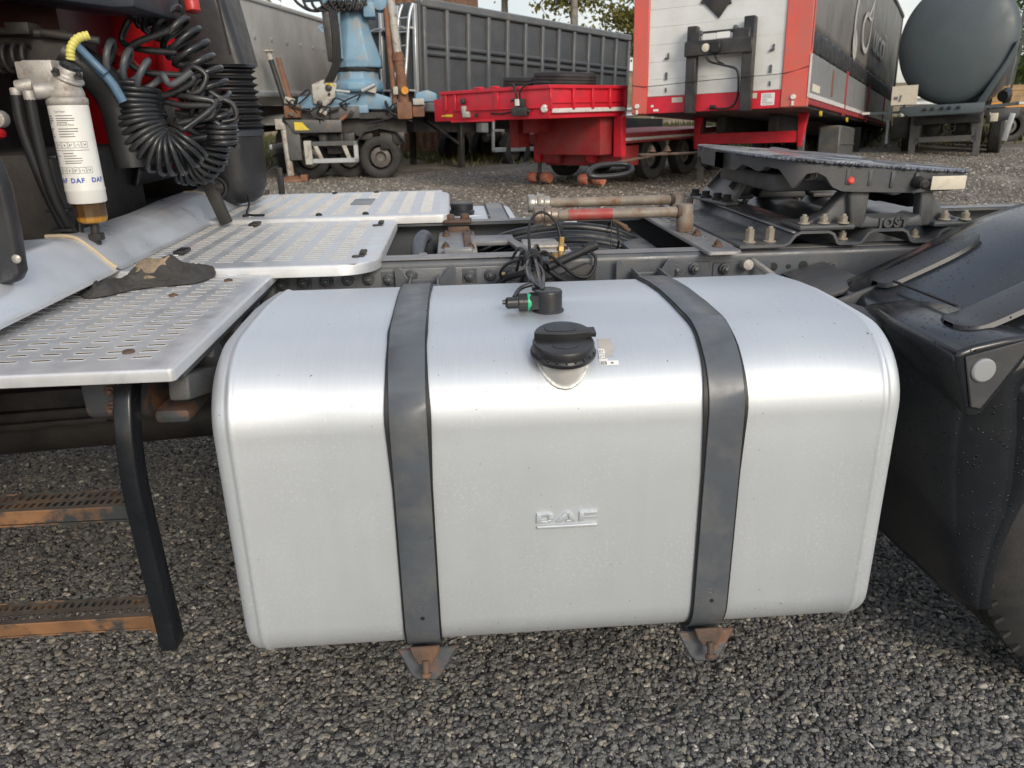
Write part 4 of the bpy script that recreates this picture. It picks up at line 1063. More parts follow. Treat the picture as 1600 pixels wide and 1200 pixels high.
# ---- suspension seen under the deck
su = MB()
su.bar((-1.6, 0.80, 0.635), (-0.90, 0.72, 0.685), 0.07, 0.055); su.bar((-1.6, 0.80, 0.585), (-0.93, 0.72, 0.640), 0.07, 0.03); su.bar((-1.6, 0.80, 0.555), (-0.97, 0.72, 0.612), 0.07, 0.022)
spg = su.build('leaf_spring', M_blackdirty, truck, bevel=0.008)
sh = MB()
sh.prism([(-1.07, 0.80), (-0.99, 0.80), (-0.895, 0.700), (-0.890, 0.668), (-0.905, 0.650), (-0.930, 0.648), (-0.955, 0.662), (-1.07, 0.775)], 0.665, 0.683)
shk = sh.build('spring_shackle', M_blackdirty, spg, bevel=0.005)
for p in ((-0.918, 0.664, 0.674), (-1.005, 0.664, 0.765)):
    o = put('bolt', B_rail, spg, p, FRONT, (1.5, 1.5, 1.3))
ot = MB(); ot.bar((-1.35, 0.70, 0.83), (-1.02, 0.76, 0.84), 0.05, 0.05); ot.bar((-1.16, 0.72, 0.74), (-1.05, 0.72, 0.79), 0.02, 0.022); ot.b2((-1.4, 0.75, 0.68), (-1.18, 0.80, 0.78)); ot.cyl((-1.5, 0.9, 0.5), (-0.7, 0.95, 0.52), 0.07, n=14); ot.b2((-1.6, 0.2, 0.88), (-0.70, 0.75, 0.95))
ot.build('stabiliser_bar', M_under, truck, bevel=0.006)

# ---- rear fender, near side
def fender(side):
    Y = (lambda y: y) if side == 0 else (lambda y: 2.46-y)
    prof = [(1.085, 0.335), (1.062, 0.410), (1.034, 0.500), (1.010, 0.610), (0.992, 0.720), (0.985, 0.82), (0.975, 0.90), (0.985, 0.940), (1.01, 0.958), (1.05, 0.976), (1.10, 0.998), (1.17, 1.030), (1.26, 1.074), (1.36, 1.118), (1.48, 1.152), (1.62, 1.165), (1.80, 1.145), (2.0, 1.06), (2.16, 0.97), (2.28, 0.82)]
    if side: prof = [(x, z-0.04*(x > 1.05)) for x, z in prof]
    C = catmull([(x, z, 0) for x, z in prof], 3); P2 = [(c.x, c.y) for c in C]
    b = MB(); m = len(P2)
    lat = [(0.055, -0.045), (0.035, -0.018), (0.028, 0.0)]
    rows = [(0.004, -0.125), (0.008, -0.090), (0.020, -0.055), (0.042, -0.027), (0.075, -0.009), (0.12, 0.0), (0.30, 0.004), (0.52, 0.002), (0.58, -0.004), (0.605, -0.02)]
    cw = Vector((1.64, 0.55))
    vs = []
    for (y, d) in rows:
        for (x, z) in P2:
            v = (Vector((x, z))-cw).normalized(); fc = 0.2+0.8*(lambda q: q*q*(3-2*q))(max(0, min(1, (z-0.30)/0.42))) if d < -0.006 else 1
            vs.append((x+v.x*d*fc, Y(y), z+v.y*d*fc))
    nr = len(rows); fs = [(a*m+k, a*m+k+1, (a+1)*m+k+1, (a+1)*m+k) for a in range(nr-1) for k in range(m-1)]
    b.add(vs, fs)
    # outer skirt down to the arch over the tyre
    sk = []
    for (x, z) in P2:
        v = (Vector((x, z))-cw).normalized(); r = (Vector((x, z))-cw).length
        fc = 0.2+0.8*(lambda q: q*q*(3-2*q))(max(0, min(1, (z-0.30)/0.42))); ri = min(0.490+0.06*(1-fc), r-0.125*fc-0.012)
        sk.append(((x+v.x*-0.125*fc, Y(0.004), z+v.y*-0.125*fc), (cw.x+v.x*ri, Y(0.002), cw.y+v.y*ri-0.012)))
    vs = [a for a, c in sk]+[c for a, c in sk]+[(c[0], Y(0.05), c[2]) for a, c in sk]
    b.add(vs, [(r*m+k, r*m+k+1, (r+1)*m+k+1, (r+1)*m+k) for r in range(2) for k in range(m-1)])
    o = b.build('rear_fender', M_fender, truck, smooth=60)
    sol = o.modifiers.new('thickness', 'SOLIDIFY'); sol.thickness = 0.006; sol.offset = -1
    return o
fen = fender(0)
fen2 = fender(1)
# wedge shaped knee box on its front with the end cap
kb = MB()
kp = [(0.938, 0.952), (0.930, 0.945), (0.932, 0.925), (0.975, 0.815), (1.005, 0.812), (1.10, 0.972), (1.075, 0.980), (1.02, 0.973), (0.965, 0.962)]
vs = []
ysl = [(-0.012, 0), (0.10, 0.004), (0.22, 0.006), (0.32, 0.004), (0.40, -0.012)]
for y, d in ysl:
    k = (y+0.012)/0.412
    for i, (x, z) in enumerate(kp):
        zz = z if i not in (3, 4) else z+0.07*k
        vs.append((x+0.03*k*(k > 0.8), y, zz+d-0.006*k))
nk_ = len(kp); fs = [(a*nk_+i, a*nk_+(i+1) % nk_, (a+1)*nk_+(i+1) % nk_, (a+1)*nk_+i) for a in range(len(ysl)-1) for i in range(nk_)]
fs += [tuple(range(nk_)), tuple((len(ysl)-1)*nk_+i for i in reversed(range(nk_)))]
kb.add(vs, fs); kb.build('fender_knee', M_fender, fen, smooth=60, bevel=0.016, seg=4)
M_plate = mat('grey_end_plate', (0.05, 0.052, 0.056), 0.5, var=0.15, dirt=(0.09, 0.085, 0.08), da=0.4, ds=8)
ep = MB(); ep.prism([(0.947, 0.942), (0.977, 0.838), (0.998, 0.834), (1.083, 0.975)], -0.0175, -0.0125); ep.build('end_plate', M_plate, fen, bevel=0.002, seg=1)
rf = MB(); rf.lathe([(0.0235, 0), (0.0235, 0.004), (0.0205, 0.0068), (0.012, 0.0074)], 32, (0.985, -0.0175, 0.915), (0, -1, 0)); rf.build('round_reflector', M_reflector, fen)
# raised strap bands across the top
def fband(y0, w, x_a, x_b):
    prof = [(0.95, 0.965), (0.985, 0.972), (1.02, 0.978), (1.05, 0.988), (1.10, 1.010), (1.17, 1.042), (1.26, 1.086), (1.36, 1.130), (1.48, 1.164), (1.62, 1.177)]
    pr2 = [p for p in prof if x_a <= p[0] <= x_b]
    C = catmull([(x, z, 0) for x, z in pr2], 4); L_ = len(C); b = MB(); vs = []
    for i, c in enumerate(C):
        h = w
        e = min(i, L_-1-i)
        if e < 4: h = w*math.sqrt(max(0.05, 1-((4-e)/4.2)**2))
        for a, d in ((-1.08, -0.006), (-1, 0.004), (-0.85, 0.006), (0.85, 0.006), (1, 0.004), (1.08, -0.006)): vs.append((c.x, y0+a*h, c.y+d-0.002))
    b.add(vs, [(i*6+k, i*6+k+1, (i+1)*6+k+1, (i+1)*6+k) for i in range(L_-1) for k in range(5)])
    return b.build('fender_band', M_fenderband, fen, smooth=50)
fband(0.455, 0.042, 1.0, 1.30); fband(0.105, 0.05, 0.98, 1.7)
gv = MB(); gv.tube(catmull([(1.035, y, 0.992+0.001) for y in (0.16, 0.2, 0.3, 0.40)], 4), 0.0035, 6); gv.build('panel_gap', M_rubber, fen)
# bracket and clamp between the frame and the fender
fb = MB(); fb.cyl((0.86, 0.80, 0.90), (0.985, 0.30, 0.905), 0.030, n=18); fb.build('fender_tube', M_cast, truck, smooth=60)
cl = MB(); cl.lathe([(0.037, -0.012), (0.037, 0.012)], 20, (0.885, 0.70, 0.902), (0.24, -0.97, 0)); cl.bar((0.885, 0.70, 0.935), (0.84, 0.79, 0.975), 0.016, 0.016); cl.cyl((0.82, 0.80, 0.96), (0.82, 0.76, 0.968), 0.016, n=10); cl.bar((0.90, 0.66, 0.93), (0.93, 0.60, 0.905), 0.012, 0.014)
cl.build('tube_clamp', M_castalu, truck, bevel=0.003)
wg = MB(); wg.prism([(0.93, 0.930), (1.06, 0.962), (1.12, 0.90), (1.00, 0.875)], 0.60, 0.63); wg.prism([(0.93, 0.934), (1.05, 0.966), (1.06, 0.955), (0.94, 0.922)], 0.52, 0.79); wg.build('fender_bracket', M_cast, truck, bevel=0.004)
gu = MB()
for a, c in (((0.93, 0.45, 0.925), (1.06, 0.46, 0.965)), ((1.06, 0.46, 0.965), (1.12, 0.44, 0.90)), ((0.96, 0.45, 0.90), (1.06, 0.46, 0.96))): gu.bar(a, c, 0.012, 0.03)
gu.build('bracket_rib', M_cast, truck, bevel=0.002)

# ---- rear tyre, near side
def tyre_mesh(r=0.51, w=0.30, name='tyre'):
    prof = [(0.29, -w*0.40), (0.33, -w*0.47), (0.40, -w*0.50), (0.455, -w*0.48), (0.482, -w*0.44), (0.486, -w*0.435), (r-0.008, -w*0.40), (r-0.002, -w*0.385)]
    for k in range(5):
        a = -w*0.385+k*w*0.77/5; c = a+w*0.77/5
        if k: prof += [(r-0.014, a-0.004), (r-0.014, a+0.004), (r, a+0.008)]
        else: prof += [(r, a+0.006)]
        prof += [(r, c-0.008)]
    prof += [(r-0.002, w*0.385), (r-0.008, w*0.40), (0.482, w*0.44), (0.455, w*0.48), (0.40, w*0.50), (0.33, w*0.47), (0.29, w*0.40)]
    b = MB(); b.lathe(prof, 96, cap=False)
    for s in (-1, 1):
        for k in range(60):
            a = 2*PI*k/60
            b.box(Vector(((r-0.012)*math.cos(a), (r-0.012)*math.sin(a), s*w*0.425)), (0.020, 0.010, 0.012), Matrix.Rotation(a, 3, 'Z'))
    return b.mesh(name, M_tyre, smooth=30)
TM = tyre_mesh()
whl = thing('rear_wheel', None, None, (1.655, 0.205, 0.505), (PI/2, 0, 0)); whl.parent = truck
put('tyre', TM, whl)
rm = MB(); rm.lathe([(0.295, -0.13), (0.275, -0.12), (0.262, -0.10), (0.25, -0.02), (0.13, 0.03), (0.09, 0.10), (0.02, 0.11)], 40, ax=(0, 0, 1)); rm.build('rim', M_frame, whl, smooth=40)
w2 = thing('rear_wheel', None, None, (1.655, 2.25, 0.505), (-PI/2, 0, 0)); w2.parent = truck
put('tyre', TM, w2); put('rim', rm.mesh('rim', M_frame, smooth=40), w2)

# ---- mounting plate and fifth wheel
mpz = MB()
mp_prof = [(0.80, 1.010), (0.925, 1.010), (0.945, 1.018), (0.962, 1.040), (0.975, 1.046), (1.055, 1.046), (1.068, 1.040), (1.082, 1.016), (1.092, 1.011), (1.150, 1.011), (1.160, 1.016), (1.176, 1.040), (1.188, 1.046), (1.272, 1.046), (1.285, 1.040), (1.300, 1.016), (1.310, 1.011), (1.368, 1.011), (1.378, 1.016), (1.394, 1.040), (1.406, 1.046), (1.52, 1.046), (1.54, 1.04), (1.56, 1.014), (1.58, 1.01), (1.70, 1.01)]
mpz.strip(mp_prof, 0.785, 1.675, 0.008, 'y')
mplate = mpz.build('mounting_plate', M_frame, truck, smooth=50, bevel=0.0)
fr = MB(); fr.b2((0.775, 0.83, 1.0015), (0.80, 1.63, 1.012)); fr.bar((0.955, 0.79, 1.050), (0.955, 1.67, 1.050), 0.012, 0.006); fr.build('plate_rib', M_frametop, mplate, bevel=0.003)
for q in ((0.845, 0.835), (0.905, 0.835), (0.845, 1.62), (0.905, 1.62)): put('bolt', B_tall, mplate, (q[0], q[1], 1.018))
for q in ((1.121, 0.835), (1.339, 0.835), (1.121, 1.62), (1.339, 1.62), (1.62, 0.84)): put('bolt', B_sand, mplate, (q[0], q[1], 1.019))
fw = thing('fifth_wheel', None, None, (0, 0, 0)); fw.parent = truck
def ped(y0, y1, s):
    b = MB()
    wy = (y0, y0+0.040) if s > 0 else (y1-0.040, y1)
    yo = y0 if s > 0 else y1                       # outer face
    # outer web with its window: left leg, right leg, sill, head
    b.prism([(1.125, 1.056), (1.155, 1.056), (1.165, 1.075), (1.170, 1.165), (1.125, 1.170), (1.108, 1.15)], *wy)
    b.prism([(1.325, 1.075), (1.335, 1.056), (1.365, 1.056), (1.362, 1.13), (1.352, 1.165), (1.318, 1.165)], *wy)
    b.prism([(1.150, 1.0545), (1.345, 1.0545), (1.330, 1.092), (1.305, 1.083), (1.190, 1.083), (1.166, 1.092)], y0, y1)
    b.prism([(1.112, 1.150), (1.166, 1.163), (1.322, 1.163), (1.360, 1.150), (1.352, 1.190), (1.33, 1.205), (1.15, 1.21), (1.12, 1.19)], y0, y1)
    # sloping wings down to the feet
    b.prism([(0.985, 1.0545), (1.13, 1.0545), (1.135, 1.165), (1.115, 1.165), (1.06, 1.10), (0.99, 1.068)], y0+0.02, y1-0.02)
    b.prism([(1.36, 1.0545), (1.47, 1.0545), (1.465, 1.068), (1.41, 1.095), (1.36, 1.15)], y0+0.02, y1-0.02)
    b.b2((0.965, y0-0.02, 1.0545), (1.13, y1+0.02, 1.071)); b.b2((1.36, y0-0.02, 1.0545), (1.48, y1+0.02, 1.071))
    b.cyl((1.235, y0-0.012, 1.19), (1.235, y1+0.012, 1.19), 0.045, n=20)
    return b.build('pedestal', M_cast, fw, smooth=45, bevel=0.007, seg=2)
ped(0.80, 0.895, 1); ped(1.565, 1.66, -1)
jm = text_mesh('cast_lettering', 'JOST', 0.036, M_cast, 0.004, 'CENTER', 1.15, 0.0006, 0.0, 0.0008)
put('cast_lettering', jm, fw, (1.248, 0.7985, 1.0565), (PI/2, 0, 0))
fp = MB()     # sloping front plate of the far pedestal
fp.add([(0.985, 1.39, 1.060), (0.935, 1.64, 1.060), (1.062, 1.63, 1.198), (1.078, 1.43, 1.198), (1.000, 1.39, 1.052), (0.950, 1.64, 1.052), (1.077, 1.63, 1.190), (1.093, 1.43, 1.190)], [(0, 3, 2, 1), (4, 5, 6, 7), (0, 1, 5, 4), (1, 2, 6, 5), (2, 3, 7, 6), (3, 0, 4, 7)])
fp.prism([(0.955, 1.36), (1.01, 1.38), (0.985, 1.66), (0.90, 1.66)], 1.0545, 1.066, 'z'); fp.build('pedestal_web', M_frametop, fw, bevel=0.004)
gvv = MB()
gvv.bar((0.966, 1.60, 1.098), (1.040, 1.605, 1.178), 0.014, 0.008, (0, 1, 0)); gvv.bar((1.010, 1.45, 1.098), (1.030, 1.455, 1.120), 0.05, 0.008, (0, 1, 0)); gvv.bar((1.036, 1.46, 1.128), (1.052, 1.465, 1.150), 0.05, 0.008, (0, 1, 0))
gvv.build('cast_rib', M_cast, fw, bevel=0.002)
for p in ((0.925, 1.62, 1.066), (0.940, 1.54, 1.066), (0.958, 1.46, 1.066), (0.972, 1.40, 1.066)): put('bolt', B_dark, fw, p, scale=(1.5, 1.5, 1.5))
for p in ((0.985, 0.80, 1.072), (1.04, 0.795, 1.072), (1.095, 0.79, 1.072), (1.40, 0.80, 1.072), (1.455, 0.79, 1.072)): put('bolt', B_sand, fw, p)
# top plate: horseshoe tilted to the rear
def pz(x): return 1.260-0.085*(x-0.86)
half = [(0.858, 1.23), (0.860, 1.14), (0.868, 1.05), (0.884, 0.96), (0.908, 0.88), (0.940, 0.825), (0.98, 0.79), (1.04, 0.778), (1.12, 0.775), (1.22, 0.778), (1.32, 0.784), (1.40, 0.795), (1.455, 0.83), (1.490, 0.885), (1.500, 0.95), (1.485, 1.02), (1.44, 1.075), (1.39, 1.12), (1.34, 1.155), (1.30, 1.18), (1.285, 1.205)]
full = half+[(1.280, 1.23)]+[(x, 2.46-y) for x, y in reversed(half[1:])]
tpm = MB(); nn = len(full); cx_, cy_ = 1.18, 1.23
th_ = 0.014
# ring fan between outline and a core line to keep the sheet clean
topv = [(x, y, pz(x)) for x, y in full]; botv = [(x, y, pz(x)-th_) for x, y in full]
tpm.add(topv+botv, [tuple(range(nn))]+[tuple(reversed(range(nn, 2*nn)))]+[(i, nn+i, nn+(i+1) % nn, (i+1) % nn) for i in range(nn)])
plate = tpm.build('top_plate', M_grease, fw, smooth=30, bevel=0.004, seg=2)
# grease lumps squeezed out along the near rim
gl = MB(); rnd = random.Random(11)
for i in range(2, 14):
    a, c = Vector(half[i]), Vector(half[i+1] if i+1 < len(half) else half[i])
    for k in range(9):
        q = a.lerp(c, k/9); rr = rnd.uniform(0.004, 0.010)
        gl.lathe([(rr*0.7, -0.004), (rr, 0.0), (rr*0.6, 0.0035)], 7, (q.x+rnd.uniform(-.004, .004), q.y+rnd.uniform(-0.008, 0.004), pz(q.x)-0.006), (rnd.uniform(-.3, .3), rnd.uniform(-.5, .1), 1))
gl.build('grease_bead', M_grease, fw, smooth=80)
dep = [(0.82, 0.058), (0.866, 0.058), (0.872, 0.036), (0.880, 0.042), (0.888, 0.050), (0.893, 0.048), (0.898, 0.034), (0.918, 0.036), (0.934, 0.062), (0.946, 0.085), (0.958, 0.064), (0.975, 0.040), (1.00, 0.034), (1.025, 0.044), (1.045, 0.070), (1.075, 0.080), (1.28, 0.072), (1.38, 0.062), (1.52, 0.05)]
def dpt(x):
    for (a, u), (c, v) in zip(dep, dep[1:]):
        if a <= x <= c: return u+(v-u)*(x-a)/(c-a)
    return 0.05
for s in (0, 1):
    C = [c for c in catmull([(x, y, 0) for x, y in half[:15]], 10)]
    sk = MB(); vs = []
    for i, c in enumerate(C):
        t = (C[min(i+1, len(C)-1)]-C[max(i-1, 0)]).normalized(); n_ = Vector((-t.y, t.x, 0))*-1
        for (u, d) in ((0.002, 0.004), (0.004, dpt(c.x)), (0.030, dpt(c.x)), (0.034, 0.004)):
            p = c-n_*u
            vs.append((p.x, p.y if s == 0 else 2.46-p.y, pz(c.x)-d))
    m = len(C); sk.add(vs, [(i*4+k, i*4+(k+1) % 4, (i+1)*4+(k+1) % 4, (i+1)*4+k) for i in range(m-1) for k in range(4)]+[(0, 1, 2, 3), tuple((m-1)*4+k for k in (3, 2, 1, 0))])
    sk.build('plate_skirt', M_cast, fw, smooth=40, bevel=0.0)
un = MB(); un.b2((0.93, 0.92, pz(1.0)-0.10), (1.32, 1.38, pz(1.32)-0.02)); un.b2((1.19, 0.812, 1.16), (1.30, 0.90, 1.20)); un.build('lock_housing', M_cast, fw, bevel=0.012)
ribs = MB()
for x in (1.085, 1.150, 1.215, 1.285): ribs.b2((x-0.006, 0.779-0.004, pz(x)-0.062), (x+0.006, 0.80, pz(x)-0.016))
ribs.build('skirt_rib', M_cast, fw, bevel=0.004)
spg2 = MB(); spg2.tube(helix([(1.005, 0.86, 1.205), (1.09, 0.90, 1.20)], 0.017, 9, 12), 0.003, 6); spg2.build('lock_spring', M_zinc, fw)
rb = MB(); rb.lathe([(0.010, 0), (0.010, 0.012), (0.006, 0.016)], 14, (1.094, 0.785, 1.190), (0, -1, 0.1)); rb.build('red_button', M_redcap, fw)
rk = MB(); rk.lathe([(0.016, 0), (0.016, 0.010)], 6, (1.112, 0.800, 1.188), (0, -1, 0.1)); rk.build('grease_nipple', M_black, fw)
kn = MB(); kn.lathe([(0.018, 0), (0.018, 0.02), (0.012, 0.03), (0.014, 0.045), (0.008, 0.05)], 12, (1.505, 0.79, 1.165), (0, -1, -0.1)); kn.v = [(x-0.215, y, z+0.018) for x, y, z in kn.v]; kn.build('hose_knob', M_blackdirty, fw)
fsk = MB(); fsk.b2((1.325, 0.7695, 1.160), (1.425, 0.7735, 1.197)); fsk.build('paper_sticker', M_cream, fw, bevel=0.001)
frn = MB(); frn.b2((0.850, 1.12, pz(.83)-0.058), (0.85, 1.20, pz(.83)-0.012)); frn.build('skirt_lug', M_cast, fw, bevel=0.006)
# release handle reaching forward
rh = MB(); rh.bar((0.93, 1.62, 1.222), (0.69, 1.58, 1.222), 0.028, 0.008); rh.bar((0.80, 1.60, 1.228), (0.56, 1.55, 1.190), 0.020, 0.008); rh.build('release_bar', M_rusty, fw, bevel=0.002)
hd = MB(); hd.tube(catmull([(0.49, 1.50, 1.170), (0.53, 1.53, 1.190), (0.63, 1.56, 1.192), (0.655, 1.545, 1.178), (0.64, 1.52, 1.163), (0.57, 1.50, 1.155), (0.50, 1.485, 1.157)], 6, True), 0.010, 8, closed=True); hd.build('pull_handle', M_black, fw, smooth=80)
for p in ((0.80, 1.60, 1.232), (0.74, 1.59, 1.232)): put('bolt', B_rust, fw, p)

# ---- perforated cross strip with the two parking pipes and couplings
cs = slotted(0.70, 0.79, 0.745, 1.63, 1.0125, 0, 0.016, 0.030, 0.018, 0.045, (0.012, 0.012, 0.20, 0.16), (0.02, 0.0), 0.010)
cs.mi = [0]*len(cs.f)
cso = cs.build('perforated_strip', M_frametop, truck, smooth=30)
put('bolt', B_rust, cso, (0.745, 0.815, 1.013)); put('bolt', B_rust, cso, (0.748, 1.02, 1.013))
for k, (y, z, xa, xb) in enumerate(((1.10, 1.075, 0.27, 0.72), (1.34, 1.085, 0.275, 0.765))):
    pr_ = thing('parking_pipe', None, None); pr_.parent = truck
    b = MB(); b.cyl((xa, y, z), (xb, y, z), 0.0165, n=16); b.build('pipe', M_pipe, pr_, smooth=60)
    if k == 0:
        b = MB(); b.cyl((xa+0.085, y, z), (xa+0.225, y, z), 0.0178, n=16); b.build('red_sleeve', M_redpaint_old, pr_, smooth=60)
    b = MB(); b.lathe([(0.028, 0), (0.030, 0.004), (0.030, 0.022), (0.026, 0.025), (0.026, 0.031), (0.031, 0.034), (0.031, 0.052), (0.024, 0.056), (0.024, 0.074), (0.019, 0.078)], 18, (xa-0.025, y, z), (1, 0, 0))
    for kk in range(6):
        a = kk*PI/3; b.box((xa+0.022, y+0.031*math.cos(a), z+0.031*math.sin(a)), (0.016, 0.006, 0.006))
    b.build('coupling', M_coupling if k == 0 else M_zinc, pr_, smooth=35, bevel=0.001, seg=1)
    b = MB(); b.lathe([(0.024, -0.062), (0.027, -0.058), (0.027, -0.012), (0.024, -0.008), (0.0245, 0.018), (0.0205, 0.024)], 22, (xb+0.012, y, z), (0, 0, 1)); b.build('elbow', M_pipe, pr_, smooth=40)
    b = MB(); b.lathe([(0.022, 0), (0.022, 0.012)], 16, (xb-0.016, y, z), (1, 0, 0)); b.build('rusty_collar', M_rusty, pr_)
lv = MB(); lv.bar((0.495, 1.10, 1.058), (0.545, 1.095, 1.032), 0.014, 0.010); lv.bar((0.53, 1.095, 1.038), (0.55, 1.08, 1.022), 0.02, 0.008); lv.build('pipe_lever', M_rusty, truck, bevel=0.003)
st_ = MB(); st_.bar((0.49, 1.08, 1.06), (0.487, 1.06, 0.90), 0.006, 0.003, (1, 0, 0)); st_.build('tie_strap', M_rubber, truck)

# ---- far side fuel tank
b = MB()
prof = rrect(1.73, 0.33, 2.42, 0.965, (0.08, 0.12, 0.08, 0.08), 6)
vs = []
for x, d in ((-0.95, 0.03), (-0.94, 0.01), (-0.92, 0.0), (0.225, 0.0), (0.25, 0.008), (0.265, 0.03), (0.27, 0.06)):
    for (y, z) in prof: vs.append((x, y+(2.075-y)*d*3, z+(0.65-z)*d*3))
m = len(prof); b.add(vs, [(a*m+k, a*m+(k+1) % m, (a+1)*m+(k+1) % m, (a+1)*m+k) for a in range(6) for k in range(m)]+[tuple(range(m)), tuple(6*m+k for k in reversed(range(m)))])
ftk = b.build('fuel_tank', M_tank, truck, smooth=50); ftk['label'] = 'second silver tank on the far side with a black cap'
cp = MB(); cp.lathe([(0.050, 0.0), (0.054, 0.006), (0.054, 0.016), (0.048, 0.02), (0.050, 0.045), (0.046, 0.05), (0.03, 0.051)], 28, (0.03, 2.02, 0.965)); cp.build('filler_cap', M_black, ftk, smooth=35)
rg = MB(); rg.tube([(0.09+0.085*math.cos(a*PI/16), 1.87+0.085*math.sin(a*PI/16), 0.966) for a in range(32)], 0.003, 6, closed=True); rg.build('pressed_ring', M_tank, ftk, smooth=80)
ss_ = MB(); ss_.b2((0.145, 1.74, 0.9655), (0.215, 2.36, 0.9695)); ss_.build('tank_strap', M_frametop, ftk)
for x in (0.140, 0.220):
    sq = MB(); sq.b2((x-0.004, 1.74, 0.9655), (x+0.004, 2.36, 0.968)); sq.build('rubber_pad', M_rubber, ftk)

# ------------------------------------------------------------------ rear of the cab with filter, hoses and intake
bk = MB()
bk.b2((-1.50, 0.15, 1.02), (-1.44, 2.40, 2.6)); bk.b2((-1.50, 2.30, 1.0), (-1.05, 2.36, 2.4)); bk.b2((-1.44, 1.0, 1.0), (-1.12, 1.62, 1.30)); bk.b2((-1.45, 0.45, 0.98), (-1.10, 2.3, 1.04))
bk.build('cab_rear_wall', M_under, truck, bevel=0.02)
cabb = MB(); cabb.b2((-3.7, -0.06, 0.55), (-1.56, 2.46, 3.6)); cabb.build('cab_body', M_cabred, truck, bevel=0.12, seg=4)  # rest of the cab, out of view, added to block sky light at left
cabs = MB(); cabs.b2((-3.3, -0.08, 0.25), (-1.75, 0.02, 1.05)); cabs.build('cab_side_skirt', M_black, truck, bevel=0.03)
ro = MB(); ro.b2((-1.6, 0.2, 1.78), (-1.02, 2.2, 1.82)); ro.build('cab_floor', M_cabredd, truck, bevel=0.01)
ug = MB(); ug.prism([(-1.30, 1.715), (-0.86, 1.655), (-0.80, 1.655), (-0.80, 1.83), (-1.30, 1.86)], 0.93, 1.30); ug.build('storage_box', M_bluegrey, truck, bevel=0.012)
dp = MB(); dp.b2((-1.44, 1.30, 1.56), (-1.16, 1.70, 1.74)); dp.build('red_crossbar', M_cabredd, truck, bevel=0.02)
rp = MB(); rp.b2((-1.35, 1.72, 1.20), (-0.985, 1.76, 2.05)); rp.prism([(-1.045, 1.25), (-1.02, 1.25), (-1.045, 2.05), (-1.07, 2.05)], 1.70, 1.722); rp.b2((-1.0, 1.60, 1.2), (-0.975, 1.76, 2.05))
rp.build('red_cab_panel', M_cabred, truck, bevel=0.006)
el = MB(); el.b2((-1.10, 1.60, 1.36), (-1.02, 1.63, 1.49)); el.build('control_box', M_hosegrey, truck, bevel=0.006)
gs = MB(); gs.b2((-1.30, 1.02, 1.52), (-1.00, 1.14, 1.60)); gs.cyl((-1.27, 1.0, 1.615), (-1.02, 1.02, 1.60), 0.012, n=8); gs.cyl((-1.08, 1.0, 1.605), (-0.94, 1.02, 1.585), 0.011, n=8); gs.b2((-1.16, 0.98, 1.60), (-1.10, 1.06, 1.63))
for k in range(4): gs.tube([(-1.20+0.025*k, 1.0+0.035*math.cos(a*PI/6), 1.545+0.035*math.sin(a*PI/6)) for a in range(12)], 0.007, 6, closed=True)
gs.build('gear_linkage', M_blackdirty, truck, bevel=0.006)
it = MB(); it.tube(catmull([(-1.06, 1.05, 1.56), (-0.99, 1.08, 1.50), (-0.955, 1.10, 1.42), (-0.945, 1.10, 1.25)], 6), [0.05+0.0*i for i in range(19)], 16); it.build('intake_pipe', M_black, truck, smooth=70)
# black front mudguard edge at the very left, its screw, red details behind it
mg = MB(); mg.prism([((-0.897, 0.300, 1.349))[::2], ((-0.885, 0.300, 1.319))[::2], ((-0.878, 0.300, 1.270))[::2], ((-0.879, 0.300, 1.183))[::2], ((-0.886, 0.300, 1.099))[::2], ((-0.898, 0.300, 1.079))[::2], ((-0.951, 0.300, 1.068))[::2], (-1.3, 1.04), (-1.3, 1.3)], 0.29, 0.33)
mgo = mg.build('cab_mudguard', M_black, truck, smooth=40, bevel=0.012, seg=3)
sw = MB(); sw.lathe([(0.009, 0), (0.009, 0.003), (0.005, 0.006)], 14, ((-0.886, 0.290, 1.128)), (0, -1, 0)); sw.build('screw', M_zinc, mgo)
rdl = MB(); rdl.prism([((-1.107, 0.700, 1.380))[::2], ((-1.074, 0.700, 1.372))[::2], ((-1.071, 0.700, 1.348))[::2], ((-1.116, 0.700, 1.343))[::2]], 0.68, 0.72); rdl.build('red_trim', M_cabred, truck, bevel=0.012)
rdg = MB(); rdg.lathe([(0.02, 0), (0.02, 0.03)], 14, (-1.080, 0.720, 1.392), (0, -1, 0)); rdg.build('grey_plug', M_castalu, truck, bevel=0.003)
# lower arch behind the filter
ar = MB()
ar.strip([(-1.10, 1.16), (-1.05, 1.28), (-0.98, 1.36), (-0.90, 1.39), (-0.80, 1.37)], 1.50, 2.1, 0.012, 'y'); ar.tube(catmull([(-1.10, 1.49, 1.16), (-1.05, 1.49, 1.28), (-0.98, 1.49, 1.36), (-0.90, 1.49, 1.39)], 5), 0.008, 6)
ar.b2((-1.12, 1.46, 1.30), (-0.92, 1.50, 1.44)); ar.bar((-1.06, 1.45, 1.22), (-0.86, 1.45, 1.26), 0.02, 0.016)
ar.build('wheel_arch', M_black, truck, bevel=0.005)

